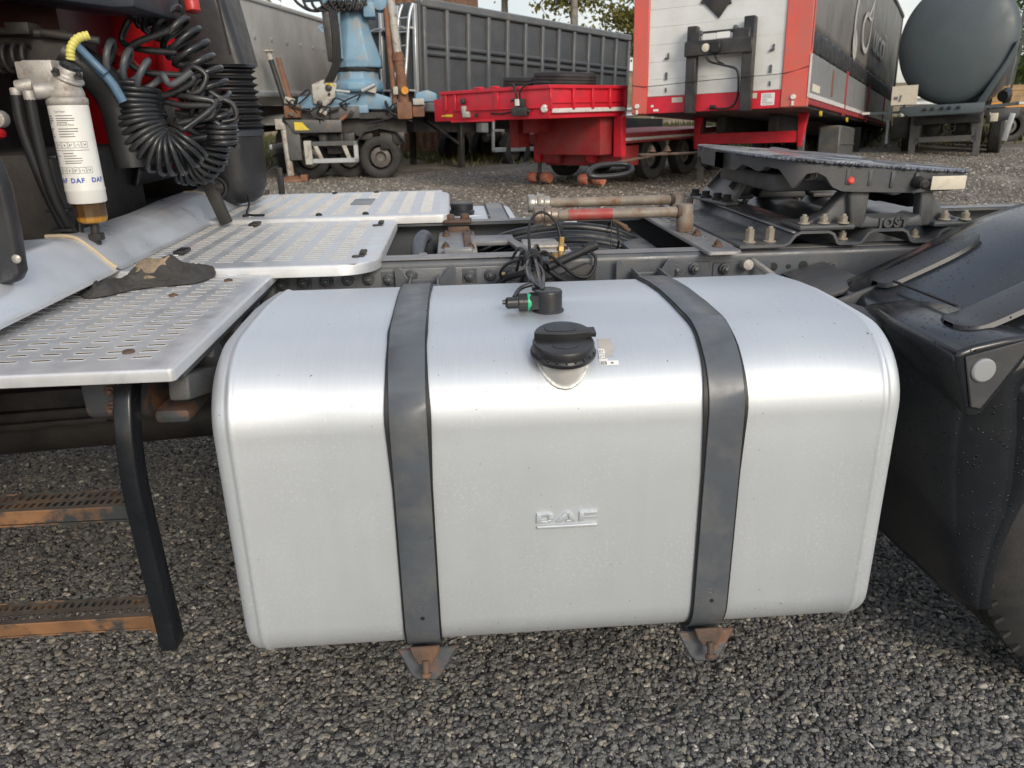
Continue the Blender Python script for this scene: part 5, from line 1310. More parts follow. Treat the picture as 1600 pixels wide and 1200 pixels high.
# ---- fuel filter
fx, fy = -0.935, 0.75
ff = MB(); ff.lathe([(0.043, 1.188), (0.0455, 1.192), (0.0455, 1.215), (0.0465, 1.218), (0.0465, 1.222), (0.0455, 1.225), (0.0455, 1.418), (0.044, 1.424)], 40, (fx, fy, 0))
fil = ff.build('fuel_filter', M_white, truck, smooth=35)
bw = MB(); bw.lathe([(0.024, 1.136), (0.034, 1.140), (0.036, 1.15), (0.037, 1.189)], 12, (fx+0.003, fy, 0))
def amber():
    m = bpy.data.materials.new('amber_plastic'); m.use_nodes = True; b = m.node_tree.nodes['Principled BSDF']
    N = m.node_tree.nodes; Lk = m.node_tree.links.new
    tc = N.new('ShaderNodeTexCoord'); sp_ = N.new('ShaderNodeSeparateXYZ'); mr = N.new('ShaderNodeMapRange'); mr.inputs['From Min'].default_value = 1.149; mr.inputs['From Max'].default_value = 1.156
    Lk(tc.outputs['Object'], sp_.inputs[0]); Lk(sp_.outputs['Z'], mr.inputs['Value'])
    mxn = N.new('ShaderNodeMixRGB'); mxn.inputs['Color1'].default_value = (0.50, 0.24, 0.03, 1); mxn.inputs['Color2'].default_value = (0.10, 0.055, 0.02, 1)
    Lk(mr.outputs['Result'], mxn.inputs['Fac']); Lk(mxn.outputs['Color'], b.inputs['Base Color'])
    b.inputs['Roughness'].default_value = 0.2; b.inputs['Transmission Weight'].default_value = 0.25
    return m
bw.build('filter_bowl', amber(), fil, smooth=20, bevel=0.002, seg=1)
dn = MB(); dn.cyl((fx+0.005, fy, 1.137), (fx+0.002, fy, 1.08), 0.011, n=10); dn.box((fx+0.004, fy, 1.10), (0.03, 0.03, 0.018)); dn.build('drain_plug', M_blackdirty, fil, bevel=0.002)
bd = MB(); bd.lathe([(0.0445, 1.420), (0.047, 1.423), (0.047, 1.434), (0.044, 1.438)], 40, (fx, fy, 0)); bd.build('filter_band', M_castalu, fil, smooth=40)
hdm = MB(); hdm.lathe([(0.043, 1.436), (0.042, 1.450), (0.034, 1.475), (0.030, 1.49)], 28, (fx, fy, 0)); hdm.b2((fx-0.075, fy-0.03, 1.468), (fx-0.005, fy+0.03, 1.522)); hdm.b2((fx-0.095, fy-0.02, 1.48), (fx-0.06, fy+0.03, 1.520))
hdm.cyl((fx-0.052, fy-0.045, 1.452), (fx-0.01, fy-0.02, 1.458), 0.019, n=14); hdm.cyl((fx-0.098, fy-0.03, 1.462), (fx-0.06, fy-0.02, 1.468), 0.016, n=14); hdm.cyl((fx-0.062, fy-0.048, 1.455), (fx-0.062, fy-0.048, 1.43), 0.013, n=12); hdm.cyl((fx-0.098, fy-0.035, 1.462), (fx-0.098, fy-0.035, 1.44), 0.012, n=12)
hdm.lathe([(0.036, 0), (0.036, 0.008), (0.028, 0.012), (0.027, 0.03)], 24, (fx+0.012, fy, 1.478), (0.45, -0.12, 0.9))
hdm.build('filter_head', M_castalu, fil, smooth=40, bevel=0.004)
for p in ((fx+0.002, fy-0.034, 1.492), (fx+0.046, fy-0.02, 1.482)): put('bolt', B_dark, fil, p, (0.3, 0.5, 0), (0.7, 0.7, 0.7))
bc_ = MB(); bc_.lathe([(0.024, 0.028), (0.024, 0.038), (0.014, 0.044)], 20, (fx+0.012, fy, 1.478), (0.45, -0.12, 0.9)); bc_.build('primer_cap', M_black, fil, smooth=40)
yh = MB(); yp = catmull([(fx+0.028, fy, 1.522), (fx+0.034, fy, 1.548), (fx+0.050, fy+0.01, 1.570), (fx+0.074, fy+0.02, 1.578)], 10)
yh.tube(yp, [0.0105-0.0015*(i % 3 == 0) for i in range(len(yp))], 12); yh.build('yellow_hose', M_yellow, fil, smooth=40)
bh = MB(); bh.tube(catmull([(fx-0.098, fy-0.035, 1.445), (fx-0.100, fy-0.035, 1.36), (fx-0.085, fy-0.02, 1.22), (fx-0.075, fy+0.02, 1.10), (fx-0.10, fy+0.1, 1.0)], 6), 0.0135, 10); bh.tube(catmull([(fx-0.062, fy-0.048, 1.435), (fx-0.066, fy-0.045, 1.35), (fx-0.068, fy-0.03, 1.22), (fx-0.062, fy+0.02, 1.10), (fx-0.09, fy+0.1, 1.0)], 6), 0.013, 10)
bh.tube(catmull([(fx-0.045, fy+0.05, 1.30), (fx-0.042, fy+0.04, 1.18), (fx-0.055, fy+0.04, 1.08), (fx-0.06, fy+0.1, 1.0)], 6), 0.010, 8)
bh.build('fuel_hose', M_rubber, fil, smooth=80)
hc = MB()
for z in (1.30, 1.17, 1.12): hc.box((fx-0.075, fy, z), (0.055, 0.03, 0.008))
hc.build('hose_tie', M_rubber, fil, bevel=0.002)
# printing on the can: wrapped flat lettering, rules and pictogram boxes
def wrap(me, ang, z, r=0.0461):
    for v in me.vertices:
        a = ang+v.co.x/r
        v.co = Vector((fx+r*math.cos(a), fy+r*math.sin(a), z+v.co.y))
    return me
def print_text(body, ang, z, size, m, sp=1.0, fat=0.0):
    me = text_mesh('printed_text', body, size, m, 0.0, 'LEFT', sp, 0.0, 0.0, fat)
    return put('printed_text', wrap(me, R(ang), z), fil)
print_text('DAF', 258, 1.240, 0.0155, M_inkblue, 1.2, 0.0007); print_text('DAF', 205, 1.240, 0.0155, M_inkblue, 1.2, 0.0007); print_text('DAF', 318, 1.240, 0.0155, M_inkblue, 1.2, 0.0007)
print_text('Fuel Filter', 250, 1.404, 0.0065, M_ink); print_text('Kraftstoff-Filter', 250, 1.374, 0.0065, M_ink)
def rule(a0, a1, z0, z1, m):
    b = MB(); b.grid(lambda u, v: (fx+0.0461*math.cos(R(a0+(a1-a0)*u)), fy+0.0461*math.sin(R(a0+(a1-a0)*u)), z0+(z1-z0)*v), 12, 2)
    return b
pr = MB(); rnd = random.Random(5)
def addrule(a0, a1, z0, z1):
    q = rule(a0, a1, z0, z1, None); pr.add(q.v, q.f)
for z in (1.396, 1.390, 1.385, 1.380, 1.366, 1.360, 1.354, 1.348, 1.309, 1.303, 1.297, 1.291, 1.286):
    addrule(252, 252+rnd.uniform(30, 58), z, z+0.0017); addrule(215, 215+rnd.uniform(10, 26), z, z+0.0017)
for z in (1.322, 1.262):
    for k in range(6):
        a = 215+k*19
        addrule(a, a+17, z, z+0.0008); addrule(a, a+17, z+0.014, z+0.0148); addrule(a, a+0.9, z, z+0.0148); addrule(a+16.3, a+17.2, z, z+0.0148)
        for j in range(3): addrule(a+4+3*j, a+6+3*j, z+0.004+0.002*((j+k) % 3), z+0.008+0.002*((j+k) % 2))
addrule(205, 330, 1.316, 1.3172)
pr.build('printed_rules', M_ink, fil, smooth=0)

# ---- air lines: blue, red and the coiled hoses
bl = MB(); bl.tube(catmull([(-1.00, 1.0, 1.578), (-0.985, 0.99, 1.567), (-0.955, 0.98, 1.535), (-0.925, 0.98, 1.500)], 6), 0.0105, 10); bl.tube(catmull([(-0.945, 0.99, 1.515), (-0.92, 1.0, 1.475), (-0.905, 1.01, 1.43)], 6), [0.0125]*13, 10)
bl.build('blue_air_line', M_blue, truck, smooth=80)
rdh = MB(); rdh.tube(catmull([(-1.01, 1.2, 1.57), (-0.985, 1.2, 1.572), (-0.95, 1.2, 1.553), (-0.915, 1.19, 1.52)], 6), 0.013, 10); rdh.build('red_air_line', M_red, truck, smooth=80)
def coil(path, rad, turns, r, m, jit=0.0, tail=(), head=(), ph=0.0, per=16):
    H = helix(path, rad, turns, per, jit, ph)
    pts = list(head)+H+list(tail)
    if head or tail:
        nh = len(head)
        pre = catmull([*head, H[0]], 6)[:-1] if head else []
        post_ = catmull([H[-1], *tail], 6)[1:] if tail else []
        pts = pre+H+post_
    b = MB(); b.tube(pts, r, 8); return b.build('coiled_air_hose', m, truck, smooth=80)
coil([(-0.91, 1.26, 1.72), (-0.845, 1.25, 1.665), (-0.79, 1.25, 1.595), (-0.755, 1.25, 1.52), (-0.737, 1.25, 1.44), (-0.737, 1.27, 1.37)], 0.058, 12, 0.0098, M_hose, 0.08, ph=0.6, tail=[(-0.76, 1.2, 1.33), (-0.82, 1.15, 1.38)])
coil([(-0.915, 1.14, 1.475), (-0.918, 1.13, 1.40), (-0.905, 1.12, 1.34), (-0.87, 1.12, 1.295), (-0.82, 1.13, 1.29), (-0.785, 1.15, 1.325)], lambda s: 0.066+0.006*math.sin(s*5), 19, 0.0085, M_hose, 0.03, ph=1.0, tail=[(-0.70, 1.16, 1.42), (-0.76, 1.15, 1.44), (-0.84, 1.18, 1.45)])
coil([(-0.90, 1.36, 1.235), (-0.85, 1.36, 1.225), (-0.80, 1.35, 1.255), (-0.775, 1.35, 1.31), (-0.775, 1.34, 1.37)], 0.050, 14, 0.0085, M_hose, 0.05)
coil([(-0.985, 1.10, 1.560), (-0.93, 1.10, 1.538), (-0.88, 1.10, 1.510), (-0.845, 1.10, 1.478)], lambda s: 0.046-0.008*s, 3.6, 0.0095, M_hosegrey, 0.02, ph=2.2, head=[(-1.03, 1.1, 1.50)], tail=[(-0.80, 1.11, 1.475), (-0.74, 1.12, 1.51)])
coil([(-0.80, 1.22, 1.455), (-0.76, 1.22, 1.43), (-0.725, 1.22, 1.40)], 0.045, 4, 0.008, M_hose, 0.25, ph=0.4)
coil([(-0.70, 1.20, 1.36), (-0.705, 1.20, 1.30)], 0.042, 4, 0.0075, M_hose, 0.06)
# free loops between the coils
fl = MB()
for pts, r in (([(-0.92, 1.2, 1.655), (-0.95, 1.2, 1.60), (-0.90, 1.19, 1.575), (-0.80, 1.2, 1.565)], 0.0125),
               ([(-0.80, 1.16, 1.62), (-0.90, 1.15, 1.585), (-0.925, 1.15, 1.545), (-0.88, 1.15, 1.51), (-0.77, 1.16, 1.50), (-0.755, 1.16, 1.485), (-0.80, 1.15, 1.46), (-0.86, 1.15, 1.44)], 0.0125),
               ([(-0.87, 1.17, 1.44), (-0.80, 1.16, 1.42), (-0.715, 1.16, 1.415), (-0.72, 1.16, 1.385), (-0.80, 1.15, 1.37), (-0.87, 1.14, 1.35)], 0.012),
               ([(-0.83, 1.2, 1.40), (-0.75, 1.19, 1.385), (-0.70, 1.19, 1.355), (-0.74, 1.18, 1.33), (-0.82, 1.17, 1.32)], 0.012),
               ([(-0.74, 1.21, 1.47), (-0.70, 1.21, 1.44), (-0.665, 1.22, 1.42), (-0.66, 1.22, 1.38), (-0.70, 1.21, 1.37)], 0.0095),
               ([(-0.79, 1.18, 1.50), (-0.755, 1.18, 1.525), (-0.72, 1.18, 1.50), (-0.74, 1.17, 1.46), (-0.775, 1.17, 1.455), (-0.78, 1.17, 1.49)], 0.0105),
               ([(-0.93, 1.15, 1.70), (-0.885, 1.15, 1.66), (-0.86, 1.15, 1.70), (-0.84, 1.15, 1.74)], 0.014),
               ([(-0.88, 1.2, 1.69), (-0.85, 1.2, 1.65), (-0.82, 1.2, 1.68), (-0.83, 1.2, 1.74)], 0.014)):
    fl.tube(catmull(pts, 8), r*0.78, 9)
fl.build('air_hose', M_hose, truck, smooth=80)
rg_ = MB()
for x in (-0.87, -0.835, -0.76): rg_.lathe([(0.022, 0), (0.022, 0.04)], 12, (x, 1.28, 1.72), (0.1, -0.2, -1))
rg_.build('red_coupling_head', M_red, truck, bevel=0.003)

# ---- air intake: upper duct, ribbed bellows, rounded lower body
du = MB()
rows = []
for z, xr, xl, y0, y1 in ((1.565, -0.762, -0.98, 1.82, 2.08), (1.68, -0.785, -0.985, 1.82, 2.10), (1.80, -0.81, -0.99, 1.82, 2.12), (2.2, -0.86, -1.0, 1.82, 2.15)):
    rows.append([(u, w, z) for u, w in rrect(xl, y0, xr, y1, 0.035, 4)])
m = len(rows[0]); vs = [p for r in rows for p in r]
du.add(vs, [(a*m+k, a*m+(k+1) % m, (a+1)*m+(k+1) % m, (a+1)*m+k) for a in range(3) for k in range(m)]+[tuple(range(m)), tuple(3*m+k for k in reversed(range(m)))])
duct = du.build('air_intake_duct', M_black, truck, smooth=50)
gv = MB(); gv.bar((-0.805, 1.817, 1.60), (-0.845, 1.817, 1.95), 0.006, 0.006); gv.build('duct_seam', M_rubber, duct)
be = MB(); pf = []
for k in range(9):
    z = 1.335+0.025*k; r0 = 0.108-0.0016*k
    pf += [(r0-0.006, z), (r0+0.012, z+0.010), (r0+0.012, z+0.0125), (r0-0.006, z+0.020)]
be.lathe([(r+0.010, z) for r, z in pf], 40, (-0.872, 1.95, 0)); be.build('bellows', M_rubber, duct, smooth=35)
cr_ = MB(); cr_.lathe([(0.112, 1.555), (0.117, 1.558), (0.117, 1.568), (0.112, 1.571)], 40, (-0.868, 1.95, 0)); cr_.lathe([(0.124, 1.305), (0.130, 1.308), (0.130, 1.328), (0.122, 1.334)], 40, (-0.882, 1.95, 0)); cr_.build('bellows_clamp', M_bluegrey, duct, smooth=40)
lo = MB(); lo.lathe([(0.03, 1.045), (0.07, 1.052), (0.10, 1.072), (0.118, 1.11), (0.124, 1.17), (0.126, 1.31)], 40, (-0.885, 1.95, 0)); lo.build('air_filter_housing', M_black, duct, smooth=60)
lr = MB(); lr.lathe([(0.045, 0), (0.045, 0.008), (0.036, 0.009), (0.03, 0.003), (0.008, 0.004), (0.008, 0.012)], 20, (-0.93, 1.82, 1.12), (0.1, -1, 0)); lr.build('housing_boss', M_black, duct, smooth=40)
bk_ = MB(); bk_.bar((-0.86, 1.45, 1.22), (-0.80, 1.45, 1.03), 0.03, 0.04); bk_.b2((-0.88, 1.44, 1.15), (-0.80, 1.47, 1.165)); bk_.build('hose_bracket', M_blackdirty, truck, bevel=0.004)
zb = MB()
for p in ((-0.875, 1.43, 1.195), (-0.850, 1.43, 1.195)): zb.lathe([(0.013, 0), (0.013, 0.02), (0.008, 0.03)], 6, p, (0, -1, 0.1))
zb.build('zinc_nut', M_zinc, truck, bevel=0.002)

# ------------------------------------------------------------------ cloth left on the step
def cloth_noise(p, a, f, seed):
    n_ = Vector((noise.noise(p*f+Vector((seed, 0, 0))), noise.noise(p*f+Vector((0, seed, 7))), noise.noise(p*f+Vector((3, 0, seed)))))
    return p+n_*a
def step_z(y): return 1.002 if y < 0.675 else 1.002+min(0.020, (y-0.675)*1.5)
def fold_height(x, y):
    """height of the crumpled cloth over its footprint; x along its length (0..1), y across (-1..1)"""
    e = max(0.0, 1-abs(y)**4)*min(1, x*9)*min(1, (1-x)*9)
    lump = 0.068*math.exp(-((x-0.60)/0.21)**2-((y-0.15)/0.60)**2)
    r1 = 1-abs(noise.noise(Vector((x*5.0, y*1.3+x*2, 1.7))))*2
    r2 = 1-abs(noise.noise(Vector((x*11+y*2, y*2.6, 5.1))))*2
    return e*max(0.002, 0.004+lump*(0.8+0.35*noise.noise(Vector((x*8, y*3, 9))))+0.016*max(0, r1)**2*(0.5+0.5*math.sin(x*7+1))+0.008*max(0, r2)**2)
tipA, tipB = Vector((-0.868, 0.480)), Vector((-0.640, 0.700))
ax_ = (tipB-tipA); nrm_ = Vector((-ax_.y, ax_.x)).normalized()
def cloth_point(u, s, lift=0.0):
    w = 0.066*(0.30+0.70*math.sin(PI*min(1, 0.05+u*0.92)))*(1+0.22*math.sin(u*9+0.8))
    q = tipA+ax_*u+nrm_*(s*w*(0.85 if s < 0 else 1.15)+0.020*math.sin(u*6.3-0.4))
    h = fold_height(u, s)
    q2 = q+nrm_*(-0.30*h)          # folds lean over towards the camera
    return (q2.x, q2.y, step_z(q.y)+0.001+h+lift)
b = MB()
b.grid(lambda u, v: cloth_point(u, v*2-1), 110, 54)
rago = b.build('cloth', M_rag, None, smooth=75)
tag(rago, 'crumpled dark cloth with a tan stained patch lying on the slotted metal step', 'cloth')
so = rago.modifiers.new('thickness', 'SOLIDIFY'); so.thickness = 0.0022; so.offset = 1
b = MB()
def patch_pt(u, v):
    a = 2*PI*u; r = v*(1+0.18*math.sin(3*a+1)+0.10*math.sin(5*a))
    return cloth_point(0.52+0.10*r*math.cos(a), -0.12+0.46*r*math.sin(a), 0.0105-0.006*v**4)
b.grid(patch_pt, 44, 14, cu=True); b.build('stained_patch', M_ragtan, rago, smooth=80)

# ------------------------------------------------------------------ vehicles parked across the yard
M_chassis = mat('black_chassis_paint', (0.018, 0.019, 0.021), 0.5, var=0.3, dirt=(0.075, 0.066, 0.055), da=0.36, ds=3, dw=0.25)
M_greyleg = mat('grey_leg_paint', (0.085, 0.088, 0.09), 0.5, var=0.2, dirt=(0.15, 0.12, 0.09), da=0.38, ds=5)
M_alugrey = mat('weathered_aluminium', (0.50, 0.505, 0.49), 0.5, 0.25, var=0.10, vs=2, dirt=(0.30, 0.28, 0.24), da=0.42, ds=1.6, dw=0.3, stretch=(1, 1, 0.3))
M_alulight = mat('pale_aluminium', (0.55, 0.57, 0.58), 0.4, 0.6, var=0.1, vs=5)
M_redtr = mat('trailer_red_paint', (0.62, 0.016, 0.036), 0.42, var=0.10, vs=1.5, dirt=(0.25, 0.03, 0.03), da=0.32, ds=4, dw=0.25, spots=(0.3, 0.14, 0.1), sa=0.74, ss=40)
M_reddull = mat('dull_red_paint', (0.34, 0.022, 0.028), 0.55, var=0.25, vs=4, dirt=(0.12, 0.06, 0.05), da=0.40, ds=4, dw=0.2)
M_redwhite = mat('faded_red_paint', (0.66, 0.115, 0.085), 0.48, var=0.08, vs=2, dirt=(0.42, 0.16, 0.13), da=0.40, ds=3, dw=0.2, spots=(0.25, 0.10, 0.07), sa=0.72, ss=30)
M_panelw = mat('white_panel', (0.70, 0.71, 0.69), 0.45, var=0.04, vs=1.5, dirt=(0.50, 0.49, 0.44), da=0.36, ds=2, dw=0.25)
M_tape = mat('reflective_tape', (0.62, 0.60, 0.58), 0.4, var=0.1, vs=10, dirt=(0.35, 0.2, 0.2), da=0.34, ds=9)
M_tarp = mat('dark_tarpaulin', (0.115, 0.110, 0.105), 0.42, var=0.2, vs=0.9, dirt=(0.24, 0.215, 0.19), da=0.42, ds=1.0, dw=0.3, bump=0.3, bs=6)
M_ratchet = mat('black_webbing', (0.018, 0.018, 0.019), 0.6, var=0.3, dirt=(0.16, 0.15, 0.14), da=0.36, ds=14, dw=0.1)
M_side = mat('grey_side_board', (0.27, 0.285, 0.30), 0.42, 0.3, var=0.10, vs=2, dirt=(0.18, 0.17, 0.155), da=0.40, ds=2, dw=0.3)
M_print = mat('pale_print', (0.44, 0.43, 0.41), 0.5, var=0.1, vs=3)
M_tipdark = mat('dark_tipper_paint', (0.060, 0.068, 0.078), 0.5, var=0.18, vs=1.4, dirt=(0.125, 0.125, 0.125), da=0.42, ds=1.8, dw=0.3, spots=(0.18, 0.10, 0.06), sa=0.73, ss=9)
M_tiprib = mat('tipper_rib_paint', (0.125, 0.135, 0.14), 0.5, var=0.15, vs=3, dirt=(0.19, 0.17, 0.15), da=0.38, ds=4, spots=(0.22, 0.11, 0.06), sa=0.70, ss=7)
M_tankgrey = mat('tanker_grey_paint', (0.056, 0.076, 0.088), 0.5, var=0.10, vs=1.2, dirt=(0.095, 0.11, 0.115), da=0.40, ds=1.6, dw=0.3, stretch=(1, 1, 0.35))
M_crane = mat('crane_blue_paint', (0.17, 0.30, 0.41), 0.5, var=0.12, vs=3, dirt=(0.30, 0.27, 0.22), da=0.36, ds=4, dw=0.12, spots=(0.25, 0.12, 0.06), sa=0.68, ss=9)
M_cranepale = mat('chipped_pale_paint', (0.44, 0.44, 0.40), 0.55, var=0.12, vs=8, dirt=(0.20, 0.12, 0.07), da=0.42, ds=8)
M_rustb = mat('brown_rusted_steel', (0.17, 0.085, 0.05), 0.75, var=0.3, vs=4, dirt=(0.28, 0.13, 0.07), da=0.42, ds=5)
M_orange = mat('orange_paint', (0.62, 0.26, 0.02), 0.45, var=0.1)
M_yellowp = mat('yellow_sticker', (0.70, 0.52, 0.03), 0.5, var=0.1, vs=9, dirt=(0.3, 0.28, 0.2), da=0.35, ds=9)
M_galv = mat('galvanised_steel', (0.42, 0.44, 0.45), 0.5, 0.4, var=0.12, vs=4)
M_wood = mat('weathered_planks', (0.34, 0.22, 0.11), 0.8, var=0.3, vs=6)
M_roller = mat('rusty_roller', (0.36, 0.16, 0.10), 0.7, var=0.25, vs=9, dirt=(0.45, 0.05, 0.045), da=0.42, ds=12)
M_lens = mat('marker_lens', (0.72, 0.70, 0.66), 0.25, var=0.05)

M_wheelrim = mat('dusty_rim', (0.15, 0.145, 0.14), 0.55, 0.3, var=0.2, vs=4, dirt=(0.12, 0.10, 0.08), da=0.45, ds=5)
WT = tyre_mesh(0.5, 0.28, 'tyre')
WRIM = MB(); WRIM.lathe([(0.295, -0.12), (0.28, -0.11), (0.265, -0.09), (0.24, 0.0), (0.14, 0.03), (0.09, -0.06), (0.02, -0.07)], 32); WRIM = WRIM.mesh('rim', M_wheelrim, smooth=40)
def wheel(parent, loc, rot, s=1.0):
    w = thing('wheel', None, None, loc, rot); w.parent = parent; w.scale = (s, s, s)
    put('tyre', WT, w); put('rim', WRIM, w); return w

# ---- red low loader with a raised gooseneck
red = thing('low_loader_trailer', 'bright red low loader trailer with raised front platform, two tyres lying on it', 'trailer', (-0.27, 11.84, 0.10), (0, R(-1), R(-48)))
E_ = 1.84
b = MB()
b.b2((0.0, 0.02, 1.08), (2.46, E_-0.03, 1.42))
b.b2((0.26, 0, 1.08), (2.5, 0.02, 1.50)); b.prism([(0.0, 0.16), (0.26, 0.0), (0.26, 0.03), (0.02, 0.18)], 1.08, 1.50, 'z'); b.b2((0.0, 0.16, 1.08), (0.03, E_, 1.50))
b.b2((2.46, 0.02, 1.14), (2.49, E_, 1.50)); b.b2((0.0, E_-0.03, 1.1), (2.5, E_, 1.50))
b.build('platform', M_redtr, red, bevel=0.01)
def frame_bar(a, c, nm, m=M_redtr):
    q = MB(); q.b2(a, c); return q.build(nm, m, red, bevel=0.006, seg=1)
frame_bar((0.2, -0.03, 1.48), (2.54, 0.03, 1.53), 'top_rail'); frame_bar((2.46, 0.0, 1.48), (2.53, E_, 1.53), 'top_rail')
for x in (0.30, 0.52, 1.42, 1.46): frame_bar((x, -0.022, 1.24), (x+0.05, 0.0, 1.48), 'stake')
for y in (0.0, 0.50, 0.95, 1.38, E_-0.06): frame_bar((2.49, y, 1.20), (2.535, y+0.05, 1.48), 'stake')
frame_bar((2.49, 0.02, 1.285), (2.515, E_, 1.300), 'side_rail'); frame_bar((2.49, 0.06, 1.155), (2.512, E_-0.02, 1.215), 'tape_strip', M_tape)
frame_bar((0.5, -0.03, 1.225), (2.5, 0.0, 1.24), 'front_rail'); frame_bar((0.42, -0.012, 1.06), (1.40, 0.02, 1.09), 'front_skirt')
for x in (0.98, 1.32): frame_bar((x, -0.02, 1.53), (x+0.16, 0.06, 1.56), 'lifting_lug')
for x, z in ((0.06, 1.20), (2.42, 1.215)):
    q = MB(); q.lathe([(0.055, 0), (0.055, 0.02), (0.045, 0.035)], 20, (x, 0.0 if x > 1 else 0.11, z), (0, -1, 0)); q.build('marker_light', M_lens, red)
q = MB(); q.lathe([(0.045, 0), (0.045, 0.04), (0.035, 0.05)], 18, (0.74, -0.001, 1.37), (0, -1, 0)); q.lathe([(0.03, 0), (0.03, 0.03)], 14, (1.02, -0.001, 1.16), (0, -1, 0)); q.build('coupling_socket', M_chassis, red, smooth=40)
q = MB(); q.b2((0.72, -0.05, 1.20), (0.80, 0.0, 1.30)); q.b2((0.76, -0.07, 1.13), (0.88, 0.0, 1.22)); q.build('valve', M_cranepale, red, bevel=0.01)
q = MB(); q.b2((1.84, -0.09, 1.13), (2.12, 0.0, 1.25)); q.b2((1.90, -0.06, 1.25), (2.06, 0.0, 1.36)); q.cyl((1.80, -0.05, 1.34), (1.92, -0.05, 1.36), 0.02, n=8); q.cyl((2.05, -0.05, 1.20), (2.18, -0.05, 1.19), 0.02, n=8); q.build('brake_valve', M_chassis, red, bevel=0.01)
q = MB(); q.b2((1.93, -0.10, 1.27), (1.98, -0.06, 1.36)); q.build('white_valve_tag', M_lens, red)
q = MB()
q.tube(catmull([(1.94, -0.06, 1.36), (1.92, -0.08, 1.48), (1.84, -0.02, 1.56), (1.7, 0.1, 1.54)], 6), 0.014, 6); q.tube(catmull([(2.0, -0.06, 1.36), (2.02, -0.08, 1.46), (2.12, -0.05, 1.55), (2.30, 0.02, 1.57), (2.45, 0.1, 1.55)], 6), 0.014, 6); q.tube(catmull([(1.85, -0.03, 1.20), (1.6, -0.02, 1.17), (1.35, -0.02, 1.18)], 5), 0.012, 6)
q.build('air_hose', M_rubber, red, smooth=70)
q = MB(); q.b2((0.2, -0.004, 1.155), (0.36, 0.0, 1.175)); q.b2((0.30, -0.003, 1.148), (0.46, -0.0005, 1.185)); q.build('small_sticker', M_yellowp, red)
# neck, legs and low deck
b = MB(); b.b2((0.95, 1.45, 0.50), (2.3, E_-0.02, 1.08)); b.b2((0.55, 1.2, 0.62), (0.75, 1.5, 1.08)); b.b2((1.05, 1.0, 0.86), (1.25, 1.5, 1.08)); b.b2((2.36, E_-0.10, 0.48), (2.5, E_+0.02, 1.08))
b.build('gooseneck', M_reddull, red, bevel=0.01)
frame_bar((2.36, E_-0.12, 0.46), (2.52, E_, 1.08), 'corner_post')
b = MB(); b.b2((0.8, 1.86, 0.30), (2.42, 2.35, 0.62)); b.b2((0.6, 1.75, 0.34), (1.2, 1.86, 0.60)); b.build('cross_beam', M_reddull, red, bevel=0.01)
b = MB(); b.b2((0.0, E_, 0.66), (2.48, 6.2, 0.82)); b.build('low_deck', M_reddull, red, bevel=0.01)
frame_bar((2.48, E_+0.02, 0.70), (2.505, 6.15, 0.745), 'tape_strip', M_tape)
for x in (0.74, 1.90):
    lg = MB(); lg.b2((x-0.07, 1.68, 0.40), (x+0.07, 1.82, 1.08)); lg.b2((x-0.05, 1.70, 0.36), (x+0.05, 1.80, 0.42)); lo_ = lg.build('landing_leg', M_redtr, red, bevel=0.01)
    q = MB(); q.cyl((x, 1.75, 0.08), (x, 1.75, 0.38), 0.035, n=10); q.cyl((x-0.16, 1.75, 0.09), (x+0.16, 1.75, 0.09), 0.03, n=10); q.build('leg_foot', M_chassis, lo_)
    for s in (-1, 1):
        q = MB(); q.lathe([(0.03, -0.085), (0.085, -0.085), (0.092, -0.075), (0.092, 0.075), (0.085, 0.085), (0.03, 0.085)], 20, (x+s*0.155, 1.75, 0.092), (1, 0, 0)); q.build('roller', M_roller, lo_, smooth=40)
for y in (3.0, 4.1, 5.2):
    wheel(red, (2.2, y, 0.42), (0, PI/2, 0), 0.8); wheel(red, (0.3, y, 0.42), (0, -PI/2, 0), 0.8)
def loc_red(p):
    M = Matrix.Translation((-0.27, 11.84, 0.10)) @ (Matrix.Rotation(R(-48), 4, 'Z') @ Matrix.Rotation(R(-1), 4, 'Y'))
    return M @ Vector(p)
for p, lab in (((1.02, 1.30, 1.575), 'left of two worn truck tyres lying flat on the red trailer platform'), ((1.86, 1.12, 1.60), 'right of two worn truck tyres lying flat on the red trailer platform')):
    o = put('tyre', WT, None, loc_red(p), (R(2), R(1), R(30)), (0.98, 0.98, 1.05)); tag(o, lab, 'tyre', 'spare tyres on the red trailer')
o = None

# ---- white fronted curtain trailer
wh = thing('curtain_trailer', 'curtain side trailer with white front panel between red corner posts', 'trailer', (2.72, 10.6, 0.19), (R(-2.9), R(-1.8), R(-34)))
def wb(a, c, nm, m, bev=0.006, par=None):
    q = MB(); q.b2(a, c); return q.build(nm, m, par or wh, bevel=bev, seg=1)
nb = 12
for k in range(nb):   # boards of the front wall
    z0 = 1.30+0.235*k
    wb((0.24, 0.03, z0), (2.16, 0.06, z0+0.2338), 'front_board', M_panelw, 0.0015)
wb((0.0, 0.0, 1.06), (0.24, 0.20, 4.0), 'corner_post', M_redwhite, 0.012); wb((2.16, 0.0, 1.06), (2.5, 0.20, 4.0), 'corner_post', M_redwhite, 0.012)
wb((0.24, 0.015, 1.06), (2.16, 0.07, 1.295), 'front_sill', M_redtr, 0.006)
for (a, c, m) in (((0.62, 0.012, 1.20), (0.78, 0.015, 1.27), M_cream), ((1.86-0.12, 0.012, 1.20), (1.84, 0.015, 1.27), M_cream), ((1.90, 0.012, 1.10), (2.08, 0.015, 1.26), M_label), ((0.34, 0.012, 1.09), (0.42, 0.015, 1.12), M_label), ((0.30, 0.012, 1.15), (0.34, 0.015, 1.18), M_label)):
    q = MB(); q.b2(a, c); q.build('small_sticker', m, wh)
ptx = MB(); rnd = random.Random(2)
